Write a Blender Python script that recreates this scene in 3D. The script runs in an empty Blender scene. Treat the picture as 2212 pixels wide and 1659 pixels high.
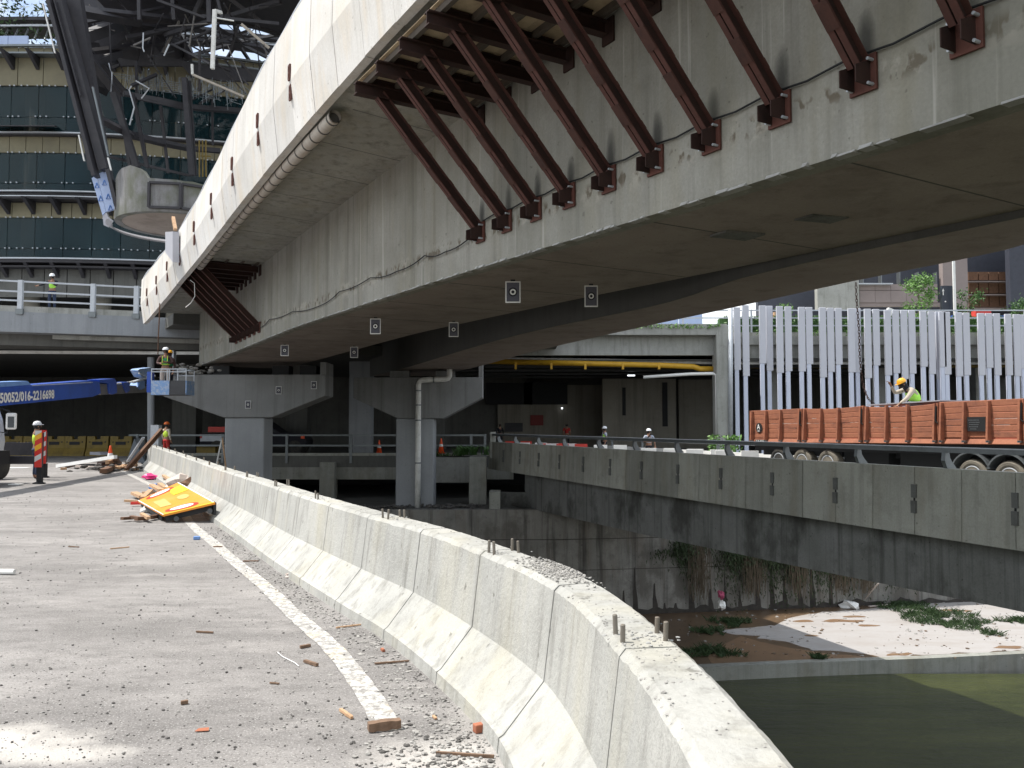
import bpy, bmesh, math, random
from mathutils import Vector, Matrix, noise
random.seed(7)
R = math.radians
PI = math.pi
S = bpy.context.scene
col = S.collection
# ------------------------------------------------------------------ camera
W_, F_ = 2212.0, 1800.0                      # photo measured on a 2212 px wide print
pitch = math.atan(88.5 / 1800.0)
CAM = Vector((0, 0, 1.6))
cd = bpy.data.cameras.new("camera"); cam = bpy.data.objects.new("camera", cd); col.objects.link(cam)
cam.location = CAM; cam.rotation_euler = (PI / 2 + pitch, 0, 0)
cd.sensor_width = 36; cd.lens = F_ / W_ * 36; cd.clip_start = 0.05; cd.clip_end = 2000
S.camera = cam
_f = Vector((0, math.cos(pitch), math.sin(pitch))); _u = Vector((0, -math.sin(pitch), math.cos(pitch)))
def ray(x, y): return _f + Vector((1, 0, 0)) * ((x - 1106) / F_) + _u * ((829.5 - y) / F_)
NB = (.857, .515)                             # bridge normal (to the right), along = (-.515,.857)
NR = (.938, .346)                             # ramp normal
def onq(x, y, q, n=NB):
    r = ray(x, y); return CAM + r * (q / (n[0] * r.x + n[1] * r.y))
def onz(x, y, z): r = ray(x, y); return CAM + r * ((z - 1.6) / r.z)
def atY(x, y, Y): r = ray(x, y); return CAM + r * (Y / r.y)
def B(q, t, z): return Vector((NB[0] * q - NB[1] * t, NB[1] * q + NB[0] * t, z))
def RP(q, t, z): return Vector((NR[0] * q - NR[1] * t, NR[1] * q + NR[0] * t, z))
def lerp_tab(tab, t):
    if t <= tab[0][0]: return tab[0][1]
    for (a, va), (b, vb) in zip(tab, tab[1:]):
        if t <= b:
            k = (t - a) / (b - a); return va + (vb - va) * k
    return tab[-1][1]
# ------------------------------------------------------------------ materials
def mat(name): m = bpy.data.materials.new(name); m.use_nodes = True; return m, m.node_tree.nodes, m.node_tree.links, m.node_tree.nodes['Principled BSDF']
def mix(N, L, fac, a, b, mode='MIX'):
    n = N.new('ShaderNodeMix'); n.data_type = 'RGBA'; n.blend_type = mode
    if isinstance(fac, (int, float)): n.inputs[0].default_value = fac
    else: L.new(fac, n.inputs[0])
    for i, v in ((6, a), (7, b)):
        if isinstance(v, (tuple, list)): n.inputs[i].default_value = (*v[:3], 1)
        else: L.new(v, n.inputs[i])
    return n.outputs[2]
def noise_n(N, L, vec, scale, detail=6, rough=.6, st=(1, 1, 1), off=(0, 0, 0)):
    mp = N.new('ShaderNodeMapping'); mp.inputs['Scale'].default_value = st; mp.inputs['Location'].default_value = off
    L.new(vec, mp.inputs[0])
    n = N.new('ShaderNodeTexNoise'); n.inputs['Scale'].default_value = scale; n.inputs['Detail'].default_value = detail
    n.inputs['Roughness'].default_value = rough; L.new(mp.outputs[0], n.inputs['Vector']); return n.outputs['Fac']
def ramp(N, L, fac, lo, hi, a=0., b=1.):
    n = N.new('ShaderNodeMapRange'); n.clamp = True
    n.inputs[1].default_value = lo; n.inputs[2].default_value = hi; n.inputs[3].default_value = a; n.inputs[4].default_value = b
    L.new(fac, n.inputs[0]); return n.outputs[0]
def bump(N, L, P, h, strength, dist=.02):
    b = N.new('ShaderNodeBump'); b.inputs['Strength'].default_value = strength; b.inputs['Distance'].default_value = dist
    L.new(h, b.inputs['Height']); L.new(b.outputs[0], P.inputs['Normal'])
def concrete(name, base, dark, light=None, streak=.5, stain=.5, fine=1., bmp=.35, rough=.9, tint=0., warm=None, sk=(3.5, 3.5, .18), blot=None, fs=.35):
    m, N, L, P = mat(name)
    tc = N.new('ShaderNodeTexCoord').outputs['Object']
    light = light or tuple(min(1, c * 1.25) for c in base)
    n1 = noise_n(N, L, tc, .7, 5, .6)
    c = mix(N, L, ramp(N, L, n1, .35, .68), base, light)
    n2 = noise_n(N, L, tc, 1., 8, .65, sk)
    c = mix(N, L, ramp(N, L, n2, .5, .72, 0, streak), c, dark)
    n3 = noise_n(N, L, tc, 1.6, 9, .7, off=(7, 3, 1))
    c = mix(N, L, ramp(N, L, n3, .52, .75, 0, stain), c, dark)
    if warm:
        n4 = noise_n(N, L, tc, 1., 6, .6, (1.8, 1.8, .35), (3, 9, 2))
        c = mix(N, L, ramp(N, L, n4, .5, .75, 0, .6), c, warm)
    if blot:
        n6 = noise_n(N, L, tc, 1., 6, .6, (.7, .7, .5), (13, 2, 5))
        c = mix(N, L, ramp(N, L, n6, .5, .62, 0, .85), c, blot)
    n5 = noise_n(N, L, tc, 28 * fine, 6, .7)
    c = mix(N, L, ramp(N, L, n5, .3, .75, 0, fs), c, dark)
    n7 = noise_n(N, L, tc, 9 * fine, 3, .5, (1, 1, 1), (5, 5, 5))
    c = mix(N, L, ramp(N, L, n7, .69, .73, 0, .6), c, dark)       # pits
    if tint:
        oi = N.new('ShaderNodeObjectInfo'); r = ramp(N, L, oi.outputs['Random'], 0, 1, 1 - tint, 1 + tint)
        mm = N.new('ShaderNodeVectorMath'); mm.operation = 'SCALE'; L.new(c, mm.inputs[0]); L.new(r, mm.inputs['Scale']); c = mm.outputs[0]
    L.new(c, P.inputs['Base Color']); P.inputs['Roughness'].default_value = rough
    a = N.new('ShaderNodeMath'); a.operation = 'ADD'; L.new(n5, a.inputs[0]); L.new(n3, a.inputs[1])
    bump(N, L, P, a.outputs[0], bmp)
    return m
def paint(name, base, dark=None, rough=.5, metal=0., amt=.5, scale=3., st=(1, 1, 1), bmp=0., spec=None, fine=.25):
    m, N, L, P = mat(name); tc = N.new('ShaderNodeTexCoord').outputs['Object']
    dark = dark or tuple(c * .45 for c in base)
    c = mix(N, L, ramp(N, L, noise_n(N, L, tc, scale, 8, .68, st), .45, .72, 0, amt), base, dark)
    n2 = noise_n(N, L, tc, scale * 9, 5, .7, off=(4, 4, 4))
    c = mix(N, L, ramp(N, L, n2, .4, .8, 0, fine), c, dark)
    L.new(c, P.inputs['Base Color']); P.inputs['Roughness'].default_value = rough; P.inputs['Metallic'].default_value = metal
    if spec is not None: P.inputs['Specular IOR Level'].default_value = spec
    if bmp: bump(N, L, P, n2, bmp, .01)
    return m
def emit(name, c, s):
    m, N, L, P = mat(name); P.inputs['Base Color'].default_value = (*c, 1); P.inputs['Emission Color'].default_value = (*c, 1); P.inputs['Emission Strength'].default_value = s; return m
M = {}
# ------------------------------------------------------------------ mesh builder
class MB:
    def __init__(s): s.v = []; s.f = []
    def add(s, vs, fs):
        o = len(s.v); s.v += [tuple(v) for v in vs]; s.f += [tuple(i + o for i in f) for f in fs]; return s
    def box(s, c, d, rz=0., rot=None):
        m = rot if rot is not None else Matrix.Rotation(rz, 3, 'Z')
        c = Vector(c); vs = [c + m @ Vector((x * d[0] / 2, y * d[1] / 2, z * d[2] / 2)) for x in (-1, 1) for y in (-1, 1) for z in (-1, 1)]
        return s.add(vs, [(0, 1, 3, 2), (4, 6, 7, 5), (0, 4, 5, 1), (2, 3, 7, 6), (0, 2, 6, 4), (1, 5, 7, 3)])
    def hexa(s, a, b):       # a,b: 4 corners each (matching order)
        return s.add(list(a) + list(b), [(3, 2, 1, 0), (4, 5, 6, 7), (0, 1, 5, 4), (1, 2, 6, 5), (2, 3, 7, 6), (3, 0, 4, 7)])
    def bar(s, a, b, w, h, up=(0, 0, 1)):   # w sideways, h along up
        a = Vector(a); b = Vector(b); d = (b - a).normalized(); up = Vector(up)
        sd = d.cross(up)
        if sd.length < 1e-4: sd = d.cross(Vector((1, 0, 0)))
        sd.normalize(); u2 = sd.cross(d).normalized()
        q = [sd * (w / 2) * i + u2 * (h / 2) * j for i, j in ((-1, -1), (1, -1), (1, 1), (-1, 1))]
        return s.hexa([a + k for k in q], [b + k for k in q])
    def ibeam(s, a, b, w, h, up=(0, 0, 1), tf=.016, tw=.012):
        a = Vector(a); b = Vector(b); d = (b - a).normalized(); up = Vector(up); sd = d.cross(up).normalized(); u2 = sd.cross(d).normalized()
        s.bar(a + u2 * (h / 2 - tf / 2), b + u2 * (h / 2 - tf / 2), w, tf, u2); s.bar(a - u2 * (h / 2 - tf / 2), b - u2 * (h / 2 - tf / 2), w, tf, u2)
        return s.bar(a, b, tw, h - 2 * tf, u2)
    def tube(s, pts, r, n=10, cap=True):
        pts = [Vector(p) for p in pts]; rs = r if isinstance(r, (list, tuple)) else [r] * len(pts)
        ring = []; prev = None
        for i, p in enumerate(pts):
            d = (pts[min(i + 1, len(pts) - 1)] - pts[max(i - 1, 0)])
            if d.length < 1e-6: d = Vector((0, 0, 1))
            d.normalize()
            a = prev - d * prev.dot(d) if prev is not None and (prev - d * prev.dot(d)).length > 1e-3 else (d.cross(Vector((0, 0, 1))) if abs(d.z) < .95 else d.cross(Vector((1, 0, 0))))
            a.normalize(); prev = a; b = d.cross(a)
            ring.append([p + (a * math.cos(2 * PI * k / n) + b * math.sin(2 * PI * k / n)) * rs[i] for k in range(n)])
        vs = [v for r_ in ring for v in r_]; fs = []
        for i in range(len(pts) - 1):
            for k in range(n): fs.append((i * n + k, i * n + (k + 1) % n, (i + 1) * n + (k + 1) % n, (i + 1) * n + k))
        if cap: fs.append(tuple(range(n - 1, -1, -1))); fs.append(tuple((len(pts) - 1) * n + k for k in range(n)))
        return s.add(vs, fs)
    def prism(s, poly, ext):     # closed 3D polygon extruded along ext
        n = len(poly); e = Vector(ext); poly = [Vector(p) for p in poly]
        return s.add(poly + [p + e for p in poly], [tuple(range(n - 1, -1, -1)), tuple(range(n, 2 * n))] + [(i, (i + 1) % n, n + (i + 1) % n, n + i) for i in range(n)])
    def lathe(s, c, prof, n=20, axis='Z', rot=None):
        c = Vector(c); vs = []; m = rot or Matrix.Identity(3)
        for r, z in prof:
            for k in range(n):
                a = 2 * PI * k / n; vs.append(c + m @ Vector((r * math.cos(a), r * math.sin(a), z)))
        fs = [(i * n + k, i * n + (k + 1) % n, (i + 1) * n + (k + 1) % n, (i + 1) * n + k) for i in range(len(prof) - 1) for k in range(n)]
        if prof[0][0] > 1e-3: fs.append(tuple(range(n - 1, -1, -1)))
        if prof[-1][0] > 1e-3: fs.append(tuple((len(prof) - 1) * n + k for k in range(n)))
        return s.add(vs, fs)
    def sweep(s, rings, closed=True, caps=True):   # rings: list of equal-length vertex loops
        n = len(rings[0]); vs = [v for r_ in rings for v in r_]; fs = []
        for i in range(len(rings) - 1):
            for k in range(n if closed else n - 1): fs.append((i * n + k, i * n + (k + 1) % n, (i + 1) * n + (k + 1) % n, (i + 1) * n + k))
        if caps and closed: fs.append(tuple(range(n - 1, -1, -1))); fs.append(tuple((len(rings) - 1) * n + k for k in range(n)))
        return s.add(vs, fs)
    def quad(s, a, b, c, d): return s.add([a, b, c, d], [(0, 1, 2, 3)])
    def rock(s, c, r, sq=.7):
        c = Vector(c); k = random.random() * 6
        base = [(0, 0, 1), (.9, 0, .3), (.3, .85, .3), (-.7, .5, .3), (-.7, -.5, .3), (.3, -.85, .3), (.7, .5, -.4), (-.3, .8, -.4), (-.9, 0, -.4), (-.3, -.8, -.4), (.7, -.5, -.4), (0, 0, -.8)]
        m = Matrix.Rotation(k, 3, 'Z') @ Matrix.Rotation(k * 1.7, 3, 'X')
        vs = []
        for b in base:
            v = m @ Vector(b) * random.uniform(.65, 1.15); vs.append(c + Vector((v.x * r * 1.15, v.y * r, v.z * r * sq)))
        fs = [(0, 1, 2), (0, 2, 3), (0, 3, 4), (0, 4, 5), (0, 5, 1), (1, 6, 2), (2, 7, 3), (3, 8, 4), (4, 9, 5), (5, 10, 1), (2, 6, 7), (3, 7, 8), (4, 8, 9), (5, 9, 10), (1, 10, 6), (6, 11, 7), (7, 11, 8), (8, 11, 9), (9, 11, 10), (10, 11, 6)]
        return s.add(vs, fs)
    def build(s, name, m, parent=None, smooth=False, bev=0., kind=None, label=None, cat=None, group=None, origin=None):
        me = bpy.data.meshes.new(name); me.from_pydata(s.v, [], s.f); me.update()
        bm = bmesh.new(); bm.from_mesh(me); bmesh.ops.recalc_face_normals(bm, faces=bm.faces)
        off = Vector(origin) if origin is not None else None
        if off is not None: bmesh.ops.translate(bm, verts=bm.verts, vec=-off)
        bm.to_mesh(me); bm.free()
        mm = M[m] if isinstance(m, str) else m
        me.materials.append(mm)
        if smooth:
            for p in me.polygons: p.use_smooth = True
        o = bpy.data.objects.new(name, me); col.objects.link(o)
        if parent is not None: o.parent = parent; o.location = -wloc(parent)
        if off is not None: o.location = o.location + off
        if bev:
            b = o.modifiers.new('bevel', 'BEVEL'); b.width = bev; b.segments = 2; b.limit_method = 'ANGLE'
        tag(o, label, cat, group, kind); return o
def wloc(o):
    l = Vector(o.location)
    while o.parent: o = o.parent; l += Vector(o.location)
    return l
def tag(o, label=None, cat=None, group=None, kind=None):
    if label: o['label'] = label
    if cat: o['category'] = cat
    if group: o['group'] = group
    if kind: o['kind'] = kind
    return o
def empty(name, loc, label, cat, group=None, rz=0):
    o = bpy.data.objects.new(name, None); col.objects.link(o); o.location = loc; o.rotation_euler = (0, 0, rz); o.empty_display_size = .2
    return tag(o, label, cat, group)
def children(o): return [c for c in list(bpy.data.objects) if c.parent == o]
def copy_tree(o, loc=None, rz=None, label=None, parent=None, top=True):
    c = o.copy(); col.objects.link(c); c.parent = parent
    for ch in children(o): copy_tree(ch, parent=c, top=False)
    if top:
        if loc is not None: c.location = loc
        if rz is not None: c.rotation_euler = (0, 0, rz)
        if label: c['label'] = label
    return c
def struct(name, mb, m, **k): return mb.build(name, m, kind='structure', **k)
ORD = ['first', 'second', 'third', 'fourth', 'fifth', 'sixth', 'seventh', 'eighth', 'ninth', 'tenth', 'eleventh', 'twelfth']
# ------------------------------------------------------------------ palette
M['conc_barrier'] = concrete('conc_barrier', (.345, .345, .325), (.11, .105, .09), (.47, .465, .435), streak=.6, stain=.35, fine=1.2, bmp=.5, warm=(.46, .43, .33), sk=(8, 8, .35), fs=.18)
M['conc_rough'] = concrete('conc_rough', (.4, .4, .39), (.2, .19, .17), (.6, .6, .58), streak=.1, stain=.5, fine=1.5, bmp=1.)
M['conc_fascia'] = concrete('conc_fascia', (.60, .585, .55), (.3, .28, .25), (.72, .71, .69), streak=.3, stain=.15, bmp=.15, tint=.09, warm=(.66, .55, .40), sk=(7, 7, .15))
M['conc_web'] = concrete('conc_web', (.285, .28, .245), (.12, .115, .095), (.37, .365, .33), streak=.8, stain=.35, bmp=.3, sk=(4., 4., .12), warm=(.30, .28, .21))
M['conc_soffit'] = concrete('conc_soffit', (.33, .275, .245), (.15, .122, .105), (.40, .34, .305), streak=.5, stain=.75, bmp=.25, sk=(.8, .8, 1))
M['conc_pier'] = concrete('conc_pier', (.215, .22, .22), (.105, .105, .10), (.265, .27, .27), streak=.65, stain=.2, bmp=.2, sk=(4, 4, .1))
M['conc_drum'] = concrete('conc_drum', (.20, .20, .205), (.09, .085, .08), (.27, .27, .275), streak=.8, stain=.6, bmp=.4, sk=(2.5, 2.5, .3), blot=(.12, .13, .09))
M['conc_column_skylit'] = concrete('conc_column_skylit', (.30, .312, .325), (.18, .19, .20), (.35, .365, .38), streak=.35, stain=.15, bmp=.15, sk=(4, 4, .1))  # pier columns: sky light is put into this lighter, bluer colour
M['conc_ramp'] = concrete('conc_ramp', (.31, .315, .285), (.12, .12, .10), (.41, .415, .375), streak=.5, stain=.5, bmp=.25, tint=.2, sk=(4, 4, .18), warm=(.24, .215, .16))
M['conc_dark'] = concrete('conc_dark', (.18, .185, .175), (.045, .045, .04), (.25, .255, .25), streak=.7, stain=.6, bmp=.3, blot=(.055, .055, .05), sk=(5, 5, .15))
M['conc_joint_shade'] = concrete('conc_joint_shade', (.11, .11, .105), (.06, .06, .055), (.13, .13, .125), streak=.4, stain=.3)
M['conc_wall'] = concrete('conc_wall', (.225, .22, .20), (.04, .036, .032), (.32, .31, .285), streak=1., stain=.6, bmp=.4, warm=(.17, .13, .10), sk=(3.2, 3.2, .16), blot=(.13, .12, .105))
M['conc_podium'] = concrete('conc_podium', (.34, .345, .32), (.14, .14, .12), (.42, .42, .40), streak=.6, stain=.5, bmp=.2, sk=(3, 3, .3))
M['conc_grey'] = concrete('conc_grey', (.27, .29, .31), (.16, .17, .18), (.32, .335, .355), streak=.5, stain=.2, bmp=.15)
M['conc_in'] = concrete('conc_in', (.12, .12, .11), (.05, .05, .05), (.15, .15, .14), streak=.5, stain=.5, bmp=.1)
M['wall_in'] = concrete('wall_in', (.30, .28, .23), (.08, .07, .06), (.34, .32, .27), streak=.5, stain=.2, bmp=.1, sk=(2, 2, .1))
M['black'] = paint('black', (.012, .013, .015), rough=.7)
M['damp'] = paint('damp', (.055, .048, .042), (.015, .014, .013), rough=.9, amt=.8, scale=2)
M['steel_black'] = paint('steel_black', (.022, .021, .026), (.05, .045, .05), rough=.55, amt=.6)
M['rust'] = paint('rust', (.072, .028, .020), (.028, .012, .01), rough=.8, amt=.8, scale=4, bmp=.3)
M['rust_flange'] = paint('rust_flange', (.095, .036, .028), (.05, .02, .015), rough=.8, amt=.8, scale=3, bmp=.3)
M['joist'] = paint('joist', (.10, .082, .066), (.05, .04, .03), rough=.9, amt=.6, scale=5)
M['rag_pink'] = paint('rag_pink', (.36, .06, .13), (.2, .05, .06), rough=.9, amt=.6, scale=8)
M['rust_dark'] = paint('rust_dark', (.038, .015, .011), (.016, .009, .007), rough=.85, amt=.8, scale=5, bmp=.3)
M['rust_red'] = paint('rust_red', (.115, .040, .028), (.05, .018, .014), rough=.75, amt=.7, scale=5)
M['galv'] = paint('galv', (.50, .53, .57), (.32, .34, .36), rough=.5, metal=.3, amt=.5)
M['galv_dark'] = paint('galv_dark', (.20, .22, .23), (.10, .105, .11), rough=.42, metal=.6, amt=.5)
M['pvc'] = paint('pvc', (.46, .42, .37), (.25, .21, .17), rough=.6, amt=.5, scale=2, st=(3, 3, .6))
M['pvc_white'] = paint('pvc_white', (.74, .74, .71), (.3, .3, .28), rough=.5, amt=.5)
M['rubber'] = paint('rubber', (.03, .03, .03), (.10, .09, .07), rough=.85, amt=.7, scale=4)
M['tyre_dusty'] = paint('tyre_dusty', (.20, .18, .145), (.06, .055, .05), rough=.95, amt=.6, scale=5)
M['wood'] = paint('wood', (.50, .32, .19), (.26, .14, .07), rough=.85, amt=.6, scale=5, st=(1, 1, 3))
M['wood_dark'] = paint('wood_dark', (.16, .085, .05), (.05, .03, .02), rough=.9, amt=.6, scale=6)
M['ply'] = paint('ply', (.56, .44, .29), (.20, .13, .08), rough=.85, amt=.6, scale=1.5)
M['hivis'] = paint('hivis', (.42, .85, .10), (.2, .45, .05), rough=.7, amt=.2, fine=.05)
M['hivis_y'] = paint('hivis_y', (.62, .85, .08), (.3, .45, .05), rough=.7, amt=.2, fine=.05)
M['vest_green'] = paint('vest_green', (.03, .22, .10), rough=.8, amt=.2)
M['skin'] = paint('skin', (.30, .16, .10), rough=.6, amt=.15)
M['hel_white'] = paint('hel_white', (.8, .82, .85), (.6, .6, .62), rough=.3, amt=.15, fine=.05)
M['hel_yellow'] = paint('hel_yellow', (.85, .42, .03), (.7, .3, .02), rough=.3, amt=.15, fine=.05)
M['hel_orange'] = paint('hel_orange', (.75, .16, .03), rough=.35, amt=.15)
M['cloth_dark'] = paint('cloth_dark', (.02, .02, .028), rough=.9, amt=.3)
M['cloth_blue'] = paint('cloth_blue', (.03, .045, .09), rough=.9, amt=.3)
M['cloth_grey'] = paint('cloth_grey', (.38, .42, .5), rough=.9, amt=.2)
M['cloth_beige'] = paint('cloth_beige', (.5, .44, .36), rough=.9, amt=.4)
M['cloth_red'] = paint('cloth_red', (.45, .03, .025), rough=.9, amt=.3)
M['cloth_brown'] = paint('cloth_brown', (.09, .05, .045), rough=.9, amt=.4)
M['cloth_khaki'] = paint('cloth_khaki', (.55, .47, .42), rough=.9, amt=.3)
M['orange'] = paint('orange', (.85, .10, .02), (.6, .06, .01), rough=.5, amt=.2, fine=.1)
M['white'] = paint('white', (.78, .78, .76), (.5, .5, .48), rough=.5, amt=.3, fine=.1)
M['red_p'] = paint('red_p', (.62, .05, .035), (.4, .04, .03), rough=.5, amt=.3)
M['yellow_b'] = paint('yellow_b', (.20, .135, .015), (.07, .05, .012), rough=.6, amt=.7)
M['yellow_pipe'] = paint('yellow_pipe', (.6, .34, .02), (.3, .16, .02), rough=.5, amt=.4)
M['boom_blue'] = paint('boom_blue', (.025, .085, .42), (.02, .04, .16), rough=.4, amt=.5, scale=2)
M['boom_light'] = paint('boom_light', (.16, .30, .60), (.08, .16, .38), rough=.5, amt=.6, scale=3)
M['boom_grey'] = paint('boom_grey', (.16, .15, .14), (.07, .06, .06), rough=.5, amt=.5)
M['basket_blue'] = paint('basket_blue', (.16, .32, .62), (.55, .57, .6), rough=.6, amt=1., scale=9, fine=.5)
M['mesh_dark'] = paint('mesh_dark', (.07, .07, .075), rough=.7, amt=.5)
M['fin'] = paint('fin', (.56, .57, .63), (.46, .47, .53), rough=.6, amt=.3, scale=1)
M['fin_n'] = paint('fin_n', (.58, .62, .74), (.5, .54, .66), rough=.6, amt=.3, scale=1)
M['trailer'] = paint('trailer', (.36, .135, .072), (.15, .058, .04), rough=.75, amt=.75, scale=1.8, st=(1, 1, 2.5), bmp=.35, fine=.4)
M['trailer_d'] = paint('trailer_d', (.34, .10, .06), (.16, .05, .035), rough=.8, amt=.7, scale=2.5)
M['leaf'] = paint('leaf', (.06, .14, .03), (.03, .075, .018), rough=.6, amt=.7, scale=2)
M['leaf_l'] = paint('leaf_l', (.13, .26, .055), (.05, .12, .03), rough=.6, amt=.7, scale=2)
M['leaf_d'] = paint('leaf_d', (.035, .07, .02), (.018, .04, .012), rough=.7, amt=.7, scale=2)
M['creeper'] = paint('creeper', (.032, .055, .02), (.03, .026, .016), rough=.8, amt=.9, scale=1.2)
M['dry'] = paint('dry', (.10, .078, .052), (.045, .034, .024), rough=.9, amt=.7, scale=2)
M['bark'] = paint('bark', (.2, .16, .12), rough=.9)
M['beige_clad'] = paint('beige_clad', (.215, .195, .125), (.12, .11, .08), rough=.7, amt=.6, scale=.5)
M['film'] = paint('film', (.40, .50, .72), (.30, .38, .62), rough=.35, amt=.5, scale=1.2)
M['film_mark'] = paint('film_mark', (.12, .26, .62), rough=.4)
M['bldg_brown'] = paint('bldg_brown', (.27, .225, .215), (.20, .165, .16), rough=.8, amt=.5, scale=.6)
M['bldg_blue'] = paint('bldg_blue', (.05, .055, .075), rough=.6, amt=.4)
M['sign_dark'] = paint('sign_dark', (.02, .028, .045), rough=.4, amt=.3)
M['clip_grey'] = paint('clip_grey', (.13, .135, .13), (.06, .06, .055), rough=.7, amt=.5)
M['bolt'] = paint('bolt', (.22, .2, .17), (.12, .08, .05), rough=.6, metal=.4)
M['debris'] = paint('debris', (.34, .33, .31), (.14, .13, .12), rough=.95, amt=.7, scale=6)
M['debris_dark'] = paint('debris_dark', (.10, .095, .09), (.05, .045, .04), rough=.95, amt=.7, scale=6)
M['brick'] = paint('brick', (.36, .13, .07), (.22, .07, .04), rough=.9, amt=.5, scale=8)
M['pink'] = paint('pink', (.8, .05, .25), rough=.5, amt=.3)
M['sheet_grey'] = paint('sheet_grey', (.42, .42, .46), (.3, .3, .33), rough=.5, amt=.3, metal=.2)
M['truck_white'] = paint('truck_white', (.62, .65, .68), rough=.3, amt=.2, fine=.1)
M['lamp'] = emit('lamp', (.9, .95, 1.), 1.6)
M['cab_red'] = paint('cab_red', (.22, .02, .015), rough=.6)
M['lens_o'] = paint('lens_o', (.07, .075, .08), rough=.2)
def glass(name, c, a=.6, r=.06):
    m, N, L, P = mat(name); tc = N.new('ShaderNodeTexCoord').outputs['Object']
    n = noise_n(N, L, tc, .25, 4, .6, (1, 1, .4)); cc = mix(N, L, ramp(N, L, n, .35, .7), c, tuple(k * 2.0 for k in c))
    L.new(cc, P.inputs['Base Color']); P.inputs['Roughness'].default_value = r; P.inputs['Alpha'].default_value = a
    n2 = noise_n(N, L, tc, .8, 2, .5); bump(N, L, P, n2, .05, .05); return m
M['glass'] = glass('glass', (.008, .024, .030), .62); M['glass'].node_tree.nodes['Principled BSDF'].inputs['Specular IOR Level'].default_value = .3
M['glass_car'] = glass('glass_car', (.02, .025, .03), 1., .05)
def add_soot(m):
    N, L = m.node_tree.nodes, m.node_tree.links; P = N['Principled BSDF']; src = P.inputs['Base Color'].links[0].from_socket
    tc = N.new('ShaderNodeTexCoord').outputs['Object']; sep = N.new('ShaderNodeSeparateXYZ'); L.new(tc, sep.inputs[0])
    dot = N.new('ShaderNodeVectorMath'); dot.operation = 'DOT_PRODUCT'; L.new(tc, dot.inputs[0]); dot.inputs[1].default_value = (-.515, .857, 0); T = dot.outputs['Value']
    c = src
    def m2(op, a, b):
        n = N.new('ShaderNodeMath'); n.operation = op
        for i, v in ((0, a), (1, b)):
            if isinstance(v, (int, float)): n.inputs[i].default_value = v
            else: L.new(v, n.inputs[i])
        return n.outputs[0]
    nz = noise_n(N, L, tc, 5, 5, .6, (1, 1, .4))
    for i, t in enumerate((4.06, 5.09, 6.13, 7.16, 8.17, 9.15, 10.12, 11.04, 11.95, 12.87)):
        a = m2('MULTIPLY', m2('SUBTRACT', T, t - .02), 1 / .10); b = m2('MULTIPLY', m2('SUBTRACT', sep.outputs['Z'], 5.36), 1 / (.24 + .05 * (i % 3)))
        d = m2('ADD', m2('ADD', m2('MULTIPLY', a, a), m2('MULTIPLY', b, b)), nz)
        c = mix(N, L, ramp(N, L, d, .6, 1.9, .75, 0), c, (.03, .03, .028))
    # row of old bolt spots beside the feet and small rust bleed
    bz = m2('ABSOLUTE', m2('SUBTRACT', sep.outputs['Z'], 4.97), 0); sp = noise_n(N, L, tc, 5.5, 2, .4, (1.3, 1.3, .8), (2, 8, 3))
    k = m2('MULTIPLY', ramp(N, L, bz, .05, .14, 1, 0), ramp(N, L, sp, .55, .6)); c = mix(N, L, k, c, (.14, .12, .09))
    sp2 = noise_n(N, L, tc, 2.2, 5, .7, (1, 1, 1), (9, 8, 3)); k = m2('MULTIPLY', ramp(N, L, bz, .10, .25, .7, 0), ramp(N, L, sp2, .52, .6)); c = mix(N, L, k, c, (.40, .38, .33))
    # white lime runs and long dark wash marks
    rn = noise_n(N, L, tc, 1., 5, .6, (9, 9, .25), (4, 1, 7)); c = mix(N, L, ramp(N, L, rn, .63, .72, 0, .6), c, (.50, .49, .45))
    wsh = noise_n(N, L, tc, 1., 4, .6, (.9, .9, .15), (1, 5, 2)); c = mix(N, L, ramp(N, L, wsh, .48, .66, 0, .45), c, (.15, .15, .12))
    L.new(c, P.inputs['Base Color'])
M['conc_girder'] = concrete('conc_girder', (.285, .28, .245), (.12, .115, .095), (.37, .365, .33), streak=.6, stain=.35, bmp=.3, sk=(4., 4., .12), warm=(.30, .28, .21)); add_soot(M['conc_girder'])
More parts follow.
